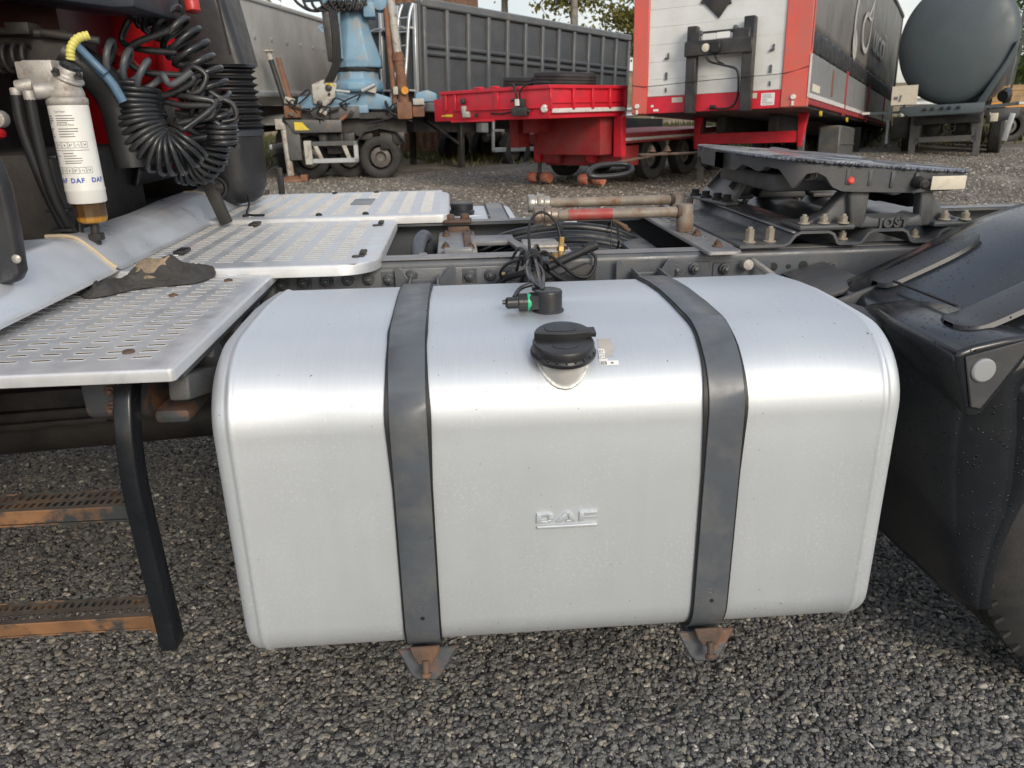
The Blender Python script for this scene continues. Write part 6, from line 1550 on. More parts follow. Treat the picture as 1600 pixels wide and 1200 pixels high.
for k in range(7): ptx.b2((1.915, 0.0105, 1.115+0.02*k), (1.915+rnd.uniform(0.06, 0.15), 0.0115, 1.121+0.02*k))
ptx.build('sticker_print', M_ink, wh, smooth=0)
# dark diamond sheet
q = MB(); dm = [(1.25, 2.27), (1.44, 2.53), (1.20, 2.78), (0.99, 2.52)]
q.prism(dm, 0.005, 0.026); q.box((1.0, 0.012, 2.49), (0.05, 0.012, 0.02), Matrix.Rotation(0.7, 3, 'Y')); q.box((1.40, 0.012, 2.45), (0.03, 0.012, 0.03), Matrix.Rotation(0.7, 3, 'Y')); q.build('diamond_sign', M_chassis, wh, bevel=0.004)
# black post frame in front with hose box
wb((0.86, -0.16, 1.03), (1.00, -0.01, 2.18), 'frame_post', M_chassis, 0.012); wb((1.64, -0.16, 1.03), (1.79, -0.01, 2.24), 'frame_post', M_chassis, 0.012)
wb((0.84, -0.20, 1.78), (1.78, -0.17+0.015, 1.98), 'frame_box', M_chassis, 0.015); wb((1.00, -0.15, 2.06), (1.64, -0.10, 2.10), 'frame_rail', M_chassis, 0.01); wb((1.50, -0.18, 1.84), (1.74, -0.12, 2.10), 'frame_gusset', M_chassis, 0.02); wb((0.90, -0.18, 1.84), (1.06, -0.12, 2.08), 'frame_gusset', M_chassis, 0.02)
wb((1.09, -0.165, 1.985), (1.27, -0.155, 2.065), 'frame_label', M_panelw, 0.002); wb((1.28, -0.165, 1.99), (1.46, -0.155, 2.07), 'frame_label', M_label, 0.002)
for x, z in ((1.05, 2.08), (1.53, 2.11)):
    q = MB(); q.lathe([(0.035, 0), (0.035, 0.04), (0.02, 0.05)], 12, (x, -0.12, z), (0, -1, 0)); q.build('glad_hand', M_greyleg, wh)
q = MB(); q.lathe([(0.055, 0), (0.055, 0.02), (0.03, 0.03)], 20, (1.15, -0.20, 1.88), (0, -1, 0)); q.build('pale_socket', M_cream, wh); wb((1.22, -0.25, 1.80), (1.36, -0.2, 1.95), 'socket_cover', M_rubber, 0.015)
q = MB(); q.tube(catmull([(1.15, -0.2, 1.80), (1.22, -0.24, 1.70), (1.40, -0.23, 1.64), (1.58, -0.20, 1.58), (1.62, -0.18, 1.45), (1.60, -0.1, 1.22), (1.52, -0.06, 1.10), (1.36, -0.03, 1.08), (1.26, -0.03, 1.10)], 7), 0.016, 8); q.tube(catmull([(1.28, -0.2, 1.78), (1.33, -0.24, 1.70), (1.42, -0.22, 1.65)], 5), 0.012, 6); q.tube([(1.28, -0.03, 1.105), (1.20, -0.03, 1.11)], 0.028, 8); q.build('air_hose', M_rubber, wh, smooth=70)
q = MB(); q.tube(catmull([(0.0, -0.005, 1.47), (0.25, -0.02, 1.44), (0.9, -0.17, 1.45), (1.7, -0.17, 1.47), (2.2, -0.01, 1.50), (2.5, -0.005, 1.57)], 8), 0.005, 5); q.build('customs_wire', M_rubber, wh, smooth=70)
for x in (0.52, 2.0):
    q = MB(); q.bar((x, 0.015, 1.52), (x, 0.015, 1.62), 0.02, 0.03); q.bar((x-0.03, 0.015, 1.80), (x+0.03, 0.015, 1.82), 0.025, 0.03); q.bar((x+0.02, 0.015, 1.80), (x+0.02, 0.015, 1.88), 0.018, 0.02); q.bar((x, 0.02, 1.35), (x, 0.02, 1.41), 0.016, 0.02); q.build('panel_latch', M_greyleg, wh)
for x, z in ((0.09, 1.17), (2.33, 1.19)):
    q = MB(); q.lathe([(0.035, 0), (0.035, 0.02), (0.03, 0.03)], 16, (x, 0.0, z), (0, -1, 0)); q.box((x, -0.012, z-0.08), (0.03, 0.02, 0.06)); q.build('marker_light', M_lens, wh)
# side: boards, curtain, webbing
wb((2.44, 0.02, 1.76), (2.50, 0.12, 4.0), 'curtain_post', M_chassis, 0.008); wb((2.505, 0.0, 1.18), (2.525, 0.06, 1.72), 'reflective_strip', M_tape, 0.002)
ys = [0.12, 3.9, 7.6, 11.4, 14.2]
for a, c in zip(ys, ys[1:]): wb((2.45, a+0.05, 1.22), (2.49, c-0.05, 1.76), 'side_board', M_side, 0.006)
for y in ys[1:-1]: wb((2.45, y-0.04, 1.06), (2.512, y+0.04, 1.80), 'stanchion', M_reddull, 0.01)
wb((2.44, 0.1, 1.185), (2.500, 14.2, 1.25), 'tape_strip', M_tape, 0.004); wb((2.40, 0.1, 1.10), (2.49, 14.2, 1.18), 'side_sill', M_reddull, 0.01)
q = MB(); rnd = random.Random(8)
def curt(u, v):
    y = 0.12+14.1*u; z = 2.02+1.98*v
    return (2.475+0.012*math.sin(y*2.1)*math.sin(v*3)+0.010*noise.noise(Vector((y*0.7, z*1.2, 2)))-0.02*(1-v)**3, y, z)
q.grid(curt, 90, 14); cu = q.build('curtain', M_tarp, wh, smooth=70); so = cu.modifiers.new('thickness', 'SOLIDIFY'); so.thickness = 0.004
q = MB()
def cuf(u, v):
    y = 0.12+14.1*u; z = 1.76+0.30*v
    return (2.485+0.016*math.sin(y*14+3*v)*abs(noise.noise(Vector((y*4, z*6, 1))))+0.014*math.sin(v*3.1), y, z+0.012*math.sin(y*9))
q.grid(cuf, 240, 8); cf = q.build('curtain_hem', M_ratchet, wh, smooth=40); so = cf.modifiers.new('thickness', 'SOLIDIFY'); so.thickness = 0.004
wb((2.44, 0.0, 3.98), (2.52, 14.25, 4.08), 'roof_rail', M_greyleg, 0.02); wb((0.0, 0.0, 3.98), (2.5, 14.25, 4.04), 'roof', M_panelw, 0.02); wb((0.0, 0.2, 1.06), (2.44, 14.2, 1.22), 'floor', M_chassis, 0.01); wb((0.0, 0.2, 1.2), (0.04, 14.2, 4.0), 'far_curtain', M_tarp, 0); wb((0.0, 14.15, 1.06), (2.5, 14.25, 4.0), 'rear_doors', M_greyleg, 0.01)
def ribbon(pts, w, nm):
    C = catmull([(2.50, y, z) for y, z in pts], 8); b = MB(); vs = []; n = len(C)
    for i, c in enumerate(C):
        t = (C[min(i+1, n-1)]-C[max(i-1, 0)]).normalized(); pn = Vector((0, -t.z, t.y)); ww = w*(0.35+0.65*math.sin(PI*min(0.97, max(0.03, i/(n-1)))))
        vs += [c+pn*ww, c-pn*ww]
    b.add(vs, [(2*i, 2*i+1, 2*i+3, 2*i+2) for i in range(n-1)])
    o = b.build(nm, M_print, cu, smooth=0); s = o.modifiers.new('thickness', 'SOLIDIFY'); s.thickness = 0.004
ribbon([(4.55, 3.75), (4.75, 3.40), (4.45, 3.05), (4.25, 2.70), (4.35, 2.35), (4.62, 2.16), (4.66, 2.32), (4.38, 2.46), (4.22, 2.36), (4.34, 2.14), (4.58, 2.06)], 0.085, 'printed_flourish')
ribbon([(5.0, 3.10), (5.5, 3.35), (6.3, 3.72), (7.0, 3.70), (6.8, 3.30), (6.2, 3.00), (5.8, 2.98)], 0.05, 'printed_letter')
ribbon([(6.9, 3.5), (6.75, 3.0), (6.6, 2.60), (6.2, 2.36), (5.6, 2.42), (5.45, 2.75), (5.9, 2.98), (6.5, 2.96), (6.9, 3.05)], 0.055, 'printed_letter')
tm = text_mesh('printed_word', 'ucci', 1.25, M_print, 0.002, 'LEFT', 0.95, 0, 0.2)
tm.transform(Matrix(((0, 0, 1, 2.506), (1.35, 0, 0, 7.2), (0, 0.72, 0, 2.47), (0, 0, 0, 1)))); put('printed_word', tm, cu)
q = MB(); q.b2((2.491, 0.45, 1.28), (2.494, 1.1, 1.38)); q.build('side_sticker', M_cream, wh); q = MB(); q.b2((2.491, 2.2, 1.30), (2.496, 2.4, 1.70)); q.build('side_sticker', M_rustb, wh)
# under the floor
for x in (0.35, 2.05):
    wb((x-0.05, 2.5, 0.03), (x+0.05, 2.62, 1.08), 'landing_leg', M_greyleg, 0.01); wb((x-0.12, 2.42, 0.0), (x+0.12, 2.70, 0.03), 'leg_foot', M_greyleg, 0.004)
q = MB(); q.prism([(0.36, 1.06), (0.50, 1.06), (0.44, 0.55), (0.38, 0.55)], 2.0, 2.1); q.prism([(2.06, 1.06), (2.22, 1.06), (2.14, 0.55), (2.08, 0.55)], 2.0, 2.1); q.build('leg_brace', M_redtr, wh, bevel=0.008)
wb((0.4, 2.02, 0.62), (2.1, 2.10, 0.80), 'leg_crossbar', M_redtr, 0.008)
wb((2.05, 4.2, 0.28), (2.44, 6.3, 0.92), 'pallet_box', M_greyleg, 0.03); wb((2.44, 4.25, 0.58), (2.46, 6.25, 0.61), 'box_ridge', M_greyleg, 0.005); wb((2.44, 4.3, 0.36), (2.46, 5.6, 0.39), 'box_ridge', M_tape, 0.005)
wb((0.75, 2.0, 0.80), (0.90, 14, 1.06), 'frame_beam', M_chassis, 0.01); wb((1.6, 2.0, 0.80), (1.75, 14, 1.06), 'frame_beam', M_chassis, 0.01)
for y in (7.8, 9.1, 10.4):
    wheel(wh, (2.25, y, 0.42), (0, PI/2, 0), 0.95); wheel(wh, (0.25, y, 0.42), (0, -PI/2, 0), 0.95)
wb((2.15, 7.3, 0.1), (2.45, 7.33, 0.95), 'mud_flap', M_rubber, 0.004); wb((2.15, 11.3, 0.1), (2.45, 11.33, 0.95), 'mud_flap', M_rubber, 0.004)
q = MB(); q.lathe([(0.04, 0), (0.04, 0.03)], 12, (2.46, 1.5, 1.02), (1, 0, 0)); q.build('side_marker', M_yellowp, wh); q = MB(); q.lathe([(0.04, 0), (0.04, 0.03)], 12, (2.46, 4.6, 1.02), (1, 0, 0)); q.build('side_marker', M_yellowp, wh)
wb((0.1, 11, 0.5), (1.0, 11.1, 1.0), 'rear_board', M_greyleg, 0.01)

# ---- dark ribbed tipper behind the red trailer
bt = thing('tipper_trailer', 'dark grey ribbed tipper trailer behind the bright red trailer', 'trailer', (-2.38, 16.64, 0.10), (R(-2.0), R(0.5), R(-44)))
def bb_(a, c, nm, m, bev=0.008, par=None):
    q = MB(); q.b2(a, c); return q.build(nm, m, par or bt, bevel=bev, seg=1)
LB = 7.7
bb_((0.03, 0.0, 1.3), (2.46, LB, 3.22), 'body', M_tipdark, 0.02)
bb_((2.38, -0.03, 3.16), (2.54, LB+0.03, 3.32), 'top_rail', M_tiprib, 0.03); bb_((2.42, 0, 1.25), (2.53, LB, 1.42), 'bottom_rail', M_tiprib, 0.02)
for k in range(13):
    y = 0.02+(LB-0.12)*k/12
    bb_((2.46, y, 1.42), (2.545, y+0.085, 3.16), 'rib', M_tiprib, 0.015)
for k in range(12):
    y = 0.10+(LB-0.12)*k/12; y2 = y+(LB-0.12)/12-0.09
    for z in (2.34, 2.48):
        q = MB(); q.cyl((2.475, y, z), (2.475, y2+0.005, z), 0.05, n=10); q.build('side_bead', M_tipdark, bt, smooth=60)
bb_((0.0, -0.06, 1.25), (2.5, 0.0, 3.25), 'front_wall', M_tipdark, 0.01)
for x in (0.4, 0.9, 1.4, 1.9, 2.38): bb_((x, -0.14, 1.3), (x+0.08, -0.06, 3.2), 'front_rib', M_alulight, 0.01)
bb_((0.2, -0.2, 2.75), (2.4, -0.06, 2.80), 'front_rail', M_alulight, 0.01); bb_((0.2, -0.25, 1.62), (2.4, -0.06, 1.66), 'catwalk_edge', M_alulight, 0.01)
bb_((0.5, 0.2, 0.85), (0.75, LB+3, 1.25), 'frame_beam', M_chassis); bb_((1.75, 0.2, 0.85), (2.0, LB+3, 1.25), 'frame_beam', M_chassis)
for x in (0.5, 2.05):
    bb_((x-0.06, 1.5, 0.04), (x+0.06, 1.62, 1.1), 'landing_leg', M_chassis, 0.01); q = MB(); q.prism([(x-0.14, 0.0), (x+0.14, 0.0), (x+0.05, 0.10), (x-0.05, 0.10)], 1.44, 1.70); q.build('leg_foot', M_rustb, bt, bevel=0.01)
q = MB(); q.bar((2.05, 1.5, 0.6), (2.05, 0.5, 1.1), 0.05, 0.05); q.build('leg_brace', M_chassis, bt)
for a, c in (((2.3, 2.3, 0.42), (2.36, 4.6, 0.52)), ((2.3, 2.3, 0.42), (2.36, 2.36, 1.2)), ((2.3, 4.54, 0.42), (2.36, 4.6, 1.2)), ((2.3, 2.30, 0.86), (2.36, 2.7, 0.92))): bb_(a, c, 'side_guard', M_galv, 0.01)
q = MB(); q.lathe([(0.1, 0), (0.12, 0.03), (0.12, 0.5), (0.1, 0.53)], 16, (2.0, 2.4, 0.75), (0, 1, 0)); q.build('air_tank', M_chassis, bt, smooth=40)
q = MB(); q.b2((2.1, 2.0, 0.85), (2.3, 2.2, 1.05)); q.build('valve_box', M_galv, bt, bevel=0.01)
for y in (4.4, 5.7, 7.0): wheel(bt, (2.25, y, 0.45), (0, PI/2, 0), 0.92); wheel(bt, (0.25, y, 0.45), (0, -PI/2, 0), 0.92)
wheel(bt, (2.25, 3.2, 0.45), (0, PI/2, 0), 0.92); wheel(bt, (0.25, 3.2, 0.45), (0, -PI/2, 0), 0.92)
# ladder on its front
ld = thing('access_ladder', None, None, (0, 0, 0)); ld.parent = bt
q = MB()
for x in (2.10, 2.40):
    q.tube(catmull([(x, -0.62, 0.55), (x, -0.55, 1.3), (x, -0.36, 2.0), (x, -0.24, 2.9), (x, -0.12, 3.2)], 5), 0.034, 7)
q.build('ladder_rail', M_alulight, ld, smooth=60)
for k in range(9):
    z = 0.95+0.25*k; y = -0.60+0.05*(z-0.75)/0.6 if z < 1.35 else -0.55+0.19*min(1, (z-1.3)/0.7)+0.12*max(0, (z-2.0)/0.9)
    q = MB(); q.cyl((2.10, y, z), (2.40, y, z), 0.018, n=8); q.build('rung', M_alulight, ld)
q = MB()
for x in (1.2, 1.5, 1.8): q.tube(catmull([(x, -0.2, 1.66), (x, -0.2, 2.6), (x+0.1, -0.2, 2.78), (x+0.4, -0.2, 2.8)], 5), 0.022, 6)
q.build('hand_rail', M_alulight, ld, smooth=60)

# ---- brown red container wall farther back
cn = thing('container', 'brown red steel container rising behind the ladder and crane', 'container', (-2.2, 20.5, 0.12), (0, 0, R(-20)))
q = MB(); n = 44; pr_ = []
for k in range(n+1): pr_.append((2.4*k/n, 0.03*(k % 4 in (1, 2))))
q.strip(pr_, 0.15, 4.25, 0.004, 'z'); q.b2((0.0, 0.05, 0.15), (2.4, 2.4, 4.2)); q.build('corrugated_wall', M_rustb, cn, smooth=0)
for z in (0.1, 4.15): 
    q = MB(); q.b2((-0.03, -0.03, z), (2.43, 0.06, z+0.14)); q.build('edge_rail', M_rustb, cn, bevel=0.01)

# ---- silver tipper at far left
gt = thing('tipper_trailer', 'silver grey smooth sided tipper body, leftmost vehicle behind the cab', 'trailer', (-6.02, 14.27, 0.06), (R(0.6), 0, R(-8.5)))
def gb(a, c, nm, m, bev=0.01, par=None):
    q = MB(); q.b2(a, c); return q.build(nm, m, par or gt, bevel=bev, seg=2)
q = MB(); q.prism([(0.0, 1.62), (0.25, 1.42), (2.2, 1.42), (2.42, 1.62), (2.46, 3.20), (2.46, 3.26), (0.0, 3.26)], -1.5, 5.28); q.build('body', M_alugrey, gt, smooth=30, bevel=0.04)
gb((2.40, -1.52, 3.20), (2.50, 5.30, 3.29), 'top_rail', M_alugrey, 0.03); gb((2.38, -1.5, 1.58), (2.47, 5.27, 1.68), 'bottom_rail', M_alulight, 0.02)
for k in range(6):
    q = MB(); q.lathe([(0.05, 0), (0.05, 0.006), (0.03, 0.012)], 14, (2.45, 0.4+0.85*k, 2.62), (1, 0, 0)); q.build('round_boss', M_alulight, gt)
gb((0.6, -1, 0.9), (0.85, 7.5, 1.4), 'frame_beam', M_chassis); gb((1.7, -1, 0.9), (1.95, 7.5, 1.4), 'frame_beam', M_chassis)
q = MB(); q.strip([(1.2, 1.05), (1.6, 1.18), (2.4, 1.22), (3.2, 1.12), (4.0, 0.85)], 1.9, 2.4, 0.02, 'x'); q.build('mudguard', M_alugrey, gt)
for y in (2.2, 3.5): wheel(gt, (2.2, y, 0.48), (0, PI/2, 0)); wheel(gt, (0.3, y, 0.48), (0, -PI/2, 0))
q = MB(); q.lathe([(0.0, 0), (0.26, 0.0), (0.24, 0.05), (0.12, 0.08), (0.1, 0.14), (0.0, 0.15)], 20, (2.36, 3.5, 0.48), (1, 0, 0), cap=False); q.build('yellow_hub', M_orange, gt)
gb((2.3, 0.8, 0.60), (2.36, 4.8, 0.70), 'side_guard', M_alulight); gb((2.3, 0.8, 0.45), (2.34, 4.8, 0.50), 'side_guard', M_chassis)
gb((2.3, 4.4, 0.70), (2.42, 4.7, 1.36), 'white_flap', M_cranepale, 0.01)

# ---- blue loader crane on its truck
cr0 = thing('crane_truck', 'pale blue loader crane with tapered column on a black truck chassis', 'crane truck', (-2.0, 14.2, 0.10), (0, 0, R(2)))
cr0.scale = (0.871, 0.871, 0.871)
def cb_(a, c, nm, m, bev=0.01):
    q = MB(); q.b2(a, c); return q.build(nm, m, cr0, bevel=bev, seg=1)
cb_((-1.4, 0.2, 0.95), (1.3, 0.45, 1.35), 'frame_beam', M_chassis); cb_((-1.4, 1.0, 0.95), (1.0, 1.25, 1.35), 'frame_beam', M_chassis); cb_((-1.25, 0.0, 1.28), (1.2, 1.25, 1.42), 'deck', M_chassis)
for x, y in ((-0.95, 0.55), (-0.05, 0.50), (0.68, 0.14)): wheel(cr0, (x, y, 0.46), (PI/2, 0, 0), 0.92); wheel(cr0, (x, 1.3, 0.46), (-PI/2, 0, 0), 0.92)
q = MB(); q.strip([(0.12, 0.55), (0.17, 0.80), (0.35, 1.02), (0.72, 1.10), (1.08, 1.02), (1.25, 0.80)], -0.12, 0.35, -0.02, 'y'); q.build('mudguard', M_chassis, cr0, smooth=50)
q = MB(); q.prism([(-1.12, 1.02), (-0.10, 1.02), (-0.10, 1.28), (-1.30, 1.30)], -0.16, 0.1); q.build('storage_locker', M_greyleg, cr0, bevel=0.015)
q = MB(); q.prism([(-1.10, 1.08), (-0.78, 1.08), (-0.85, 1.14), (-0.93, 1.24), (-1.10, 1.25)], -0.166, -0.161); q.build('yellow_sticker', M_yellowp, cr0)
for a, c, m in (((-0.92, -0.20, 0.38), (0.22, -0.14, 0.48), M_galv), ((-0.92, -0.20, 0.74), (0.22, -0.14, 0.84), M_greyleg), ((-0.94, -0.24, 0.36), (-0.78, -0.12, 0.86), M_cranepale), ((0.12, -0.2, 0.38), (0.22, -0.14, 0.84), M_galv)): cb_(a, c, 'side_guard', m)
for p, q_ in (((-0.72, -0.17, 0.80), (-0.58, -0.17, 0.44)), ((0.02, -0.17, 0.44), (-0.10, -0.17, 0.80))):
    q = MB(); q.bar(p, q_, 0.09, 0.05, (0, 1, 0)); q.build('guard_brace', M_cranepale, cr0, bevel=0.01)
# outriggers
q = MB(); q.b2((-1.52, -0.1, 1.10), (-1.32, 0.1, 1.32)); q.cyl((-1.32, 0, 0.12), (-1.36, 0, 1.25), 0.075, n=12); q.build('outrigger_leg', M_cranepale, cr0, bevel=0.01)
q = MB(); q.lathe([(0.30, 0.0), (0.28, 0.05), (0.10, 0.12)], 16, (-1.30, 0, 0.0)); q.b2((-1.1, -0.15, 0), (-0.95, 0.15, 0.14)); q.build('outrigger_foot', M_rustb, cr0, bevel=0.01)
q = MB(); q.b2((-1.30, -0.1, 0.45), (-1.02, 0.12, 1.22)); q.build('leg_housing', M_greyleg, cr0, bevel=0.02)
q = MB(); q.bar((-1.10, 0.05, 1.35), (-1.32, 0.05, 2.55), 0.10, 0.10, (0, 1, 0)); q.box((-1.12, 0, 1.46), (0.34, 0.3, 0.25)); q.build('rusty_strut', M_rustb, cr0, bevel=0.015)
q = MB(); q.cyl((-1.22, -0.03, 1.4), (-1.46, -0.03, 2.5), 0.055, n=12); q.build('outrigger_cylinder', M_chassis, cr0); q = MB(); q.cyl((-1.46, -0.03, 2.5), (-1.49, -0.03, 2.66), 0.06, n=12); q.lathe([(0.13, 0), (0.13, 0.03)], 12, (-1.49, -0.03, 2.66)); q.build('cylinder_head', M_cranepale, cr0)
# loose clutter on and round the crane foot
rnd = random.Random(33)
for k in range(26):
    x = rnd.uniform(-1.2, 1.6); z = rnd.uniform(1.42, 1.95) if rnd.random() < 0.7 else rnd.uniform(1.25, 1.45); y = rnd.uniform(-0.22, -0.05)
    w_ = rnd.choice((0, 1, 2, 3))
    q = MB()
    if w_ == 0:
        q.box((x, y, z), (rnd.uniform(0.06, 0.22), 0.10, rnd.uniform(0.05, 0.16)), Matrix.Rotation(rnd.uniform(-.5, .5), 3, 'Y')); q.build('hydraulic_block', rnd.choice((M_chassis, M_cranepale, M_rustb, M_greyleg)), cr0, bevel=0.01, seg=1)
    elif w_ == 1:
        q.cyl((x, y, z), (x+rnd.uniform(-.3, .3), y, z+rnd.uniform(-.1, .15)), rnd.uniform(0.02, 0.045), n=10); q.build('hydraulic_pipe', rnd.choice((M_chassis, M_galv, M_rustb)), cr0)
    else:
        q.tube(catmull([(x, y, z), (x+rnd.uniform(-.2, .2), y-0.05, z+rnd.uniform(.05, .3)), (x+rnd.uniform(-.4, .4), y-0.04, z+rnd.uniform(-.1, .2)), (x+rnd.uniform(-.5, .5), y, z-rnd.uniform(0, .2))], 6), rnd.uniform(0.014, 0.028), 7); q.build('hydraulic_hose', M_rubber, cr0, smooth=70)
for k in range(9):
    x = rnd.uniform(-1.0, 1.0); q = MB(); q.b2((x, 0.02, rnd.uniform(0.55, 0.85)), (x+rnd.uniform(0.1, 0.35), 0.2, 1.0)); q.build('chassis_box', M_chassis, cr0, bevel=0.02)
# base, turret, column
q = MB(); q.prism([(-1.05, 1.52), (1.15, 1.46), (1.22, 1.64), (0.55, 1.86), (-0.15, 1.86), (-0.98, 1.76)], 0.0, 0.75); q.b2((-0.75, -0.04, 1.40), (0.5, 0.5, 1.58)); q.build('crane_base', M_crane, cr0, smooth=30, bevel=0.03)
q = MB(); q.b2((-0.72, -0.06, 1.30), (0.30, 0.3, 1.55)); q.build('grey_base_plate', M_greyleg, cr0, bevel=0.02)
q = MB(); q.prism([(-0.66, 1.62), (-0.40, 1.55), (-0.18, 1.72), (-0.12, 2.02), (-0.40, 2.10), (-0.66, 2.0)], -0.14, 0.06); q.build('chipped_housing', M_cranepale, cr0, bevel=0.03)
for p, r in (((-0.30, -0.15, 1.93), 0.07), ((-0.52, -0.15, 1.62), 0.06), ((-0.30, -0.15, 1.80), 0.03)):
    q = MB(); q.lathe([(r, 0), (r, 0.03), (r*0.5, 0.05)], 14, p, (0, -1, 0)); q.build('pin', M_chassis, cr0)
q = MB(); q.box((-0.28, -0.15, 1.98), (0.14, 0.03, 0.07)); q.build('yellow_sticker', M_yellowp, cr0)
q = MB(); q.lathe([(0.50, 1.84), (0.55, 1.90), (0.55, 2.02), (0.46, 2.10), (0.44, 2.26)], 10, (0.30, 0.35, 0)); q.build('turret', M_crane, cr0, smooth=25, bevel=0.02)
q = MB(); q.lathe([(0.46, 2.26), (0.47, 2.30), (0.40, 2.36)], 24, (0.32, 0.35, 0)); q.build('slew_ring', M_chassis, cr0, smooth=40)
q = MB(); vs = []
for z, w, d in ((2.33, 0.50, 0.42), (2.50, 0.50, 0.42), (3.05, 0.32, 0.32), (3.55, 0.25, 0.28)):
    vs += [(0.34+s*w+0.10*(z-2.3)*-0.2, 0.35+t*d, z) for s, t in ((-1, -0.6), (-0.45, -1), (0.45, -1), (1, -0.6), (1, 1), (-1, 1))]
q.add(vs, [(a*6+k, a*6+(k+1) % 6, (a+1)*6+(k+1) % 6, (a+1)*6+k) for a in range(3) for k in range(6)]+[tuple(range(6)), tuple(18+k for k in (5, 4, 3, 2, 1, 0))]); q.build('crane_column', M_crane, cr0, smooth=20, bevel=0.03)
q = MB(); q.box((-0.20, -0.02, 2.95), (0.16, 0.3, 1.0), Matrix.Rotation(-0.04, 3, 'Y')); q.build('control_valve', M_chassis, cr0, bevel=0.02)
for k in range(5):
    q = MB(); q.tube(catmull([(-0.14+0.035*k, -0.16, 3.5), (-0.10+0.03*k, -0.2, 2.9), (-0.16+0.035*k, -0.2, 2.4), (-0.36+0.04*k, -0.18, 2.05)], 6), 0.022, 7); q.build('hydraulic_hose', M_rubber, cr0, smooth=70)
q = MB(); q.b2((-0.36, -0.12, 3.12), (0.06, -0.06, 3.16)); q.b2((0.02, -0.12, 2.5), (0.06, -0.06, 3.4)); q.bar((-0.40, -0.1, 3.14), (-0.24, -0.1, 2.95), 0.04, 0.03, (0, 1, 0)); q.build('hose_guard', M_crane, cr0)
q = MB()
for k in range(9):
    a = 0.35*k
    q.tube(catmull([(-0.9+0.2*k, -0.1, 3.78+0.1*math.sin(k*2)), (-0.75+0.16*k, -0.2, 3.55-0.08*math.sin(k)), (-0.45+0.12*k, -0.15, 3.42), (-0.1+0.08*k, -0.1, 3.62)], 6), 0.03, 7)
q.build('hose_bundle', M_rubber, cr0, smooth=70)
q = MB(); q.b2((-0.30, -0.05, 3.50), (0.95, 0.6, 3.74)); q.cyl((-0.7, 0.1, 3.72), (0.9, 0.1, 3.80), 0.12, n=14); q.b2((0.55, -0.1, 3.3), (0.80, 0.5, 3.6)); q.lathe([(0.16, 0), (0.16, 0.5)], 16, (0.9, -0.1, 3.58), (0, 1, 0)); q.build('boom_joint', M_crane, cr0, bevel=0.03)
q = MB(); q.b2((-0.15, -0.09, 3.46), (0.45, -0.05, 3.60)); q.b2((0.15, -0.14, 3.52), (0.65, -0.08, 3.58)); q.lathe([(0.09, 0), (0.09, 0.06)], 14, (0.42, -0.06, 3.50), (0, -1, 0)); q.build('joint_valves', M_chassis, cr0, bevel=0.015)
# second outrigger standing up as a tall tube
q = MB(); q.cyl((1.22, -0.05, 2.52), (1.03, -0.05, 5.0), 0.085, n=16); q.build('pole_rod', M_cranepale, cr0, smooth=60)
q = MB(); q.cyl((1.30, -0.05, 1.40), (1.21, -0.05, 2.62), 0.11, n=16); q.lathe([(0.13, 0), (0.13, 0.12)], 16, (1.215, -0.05, 2.45), (-0.07, 0, 1)); q.cyl((1.08, -0.02, 1.6), (0.98, -0.02, 5.0), 0.06, n=12); q.build('pole_tube', M_rustb, cr0, smooth=50)
q = MB(); q.b2((1.12, -0.22, 1.26), (1.45, 0.2, 1.62)); q.b2((1.45, -0.15, 1.30), (1.72, 0.15, 1.55)); q.build('pole_base', M_rustb, cr0, bevel=0.04)
q = MB(); q.lathe([(0.08, 0), (0.08, 0.03)], 14, (1.32, -0.2, 1.85), (0, -1, 0)); q.build('orange_cap', M_orange, cr0); q = MB(); q.box((1.60, -0.2, 1.62), (0.24, 0.03, 0.13)); q.box((1.12, -0.18, 1.85), (0.10, 0.04, 0.16)); q.build('pale_plate', M_cranepale, cr0, bevel=0.006)
q = MB(); q.prism([(1.5, 1.60), (2.0, 1.62), (2.0, 1.78), (1.8, 1.86), (1.55, 1.80)], -0.1, 0.3); q.build('crane_base', M_crane, cr0, bevel=0.03)

# ---- grey tanker seen from the front
tk = thing('tanker_trailer', 'blue grey round ended tanker trailer, seen end on at right', 'trailer', (9.62, 13.5, 0.30), (R(-2.0), R(-2.8), R(-36)))
tk.scale = (0.87, 1.0, 0.97)
def tb(a, c, nm, m, bev=0.01):
    q = MB(); q.b2(a, c); return q.build(nm, m, tk, bevel=bev, seg=1)
pf = [(0.02, -0.20), (0.30, -0.19), (0.60, -0.15), (0.85, -0.09), (1.02, -0.03), (1.11, 0.03), (1.15, 0.09), (1.155, 0.14), (1.15, 0.18), (1.15, 8.5), (0.6, 8.75), (0.02, 8.8)]
q = MB(); q.lathe(pf, 72, (0, 0.1, 2.18), (0, 1, 0)); q.build('tank_vessel', M_tankgrey, tk, smooth=40)
q = MB(); q.lathe([(1.152, 0.15), (1.165, 0.16), (1.165, 0.20), (1.152, 0.21)], 72, (0, 0.1, 2.18), (0, 1, 0), cap=False); q.build('rim_band', M_tankgrey, tk, smooth=40)
q = MB(); q.prism([(-0.98, 0.93), (-0.78, 0.82), (0.60, 0.82), (0.66, 0.84), (0.68, 1.02), (-0.98, 1.02)], -0.15, 0.25); q.build('front_bumper', M_tankgrey, tk, bevel=0.02)
q = MB(); q.prism([(0.50, 1.0), (0.66, 1.0), (1.10, 1.85), (1.12, 2.1), (0.95, 1.75)], 0.0, 0.3); q.build('tank_cradle', M_tankgrey, tk, bevel=0.02)
for x in (-0.45, -0.30, -0.12, 0.02, 0.20):
    q = MB(); q.lathe([(0.035, 0), (0.035, 0.03), (0.02, 0.05)], 12, (x, -0.15, 0.95), (0, -1, 0)); q.build('air_coupling', M_chassis, tk)
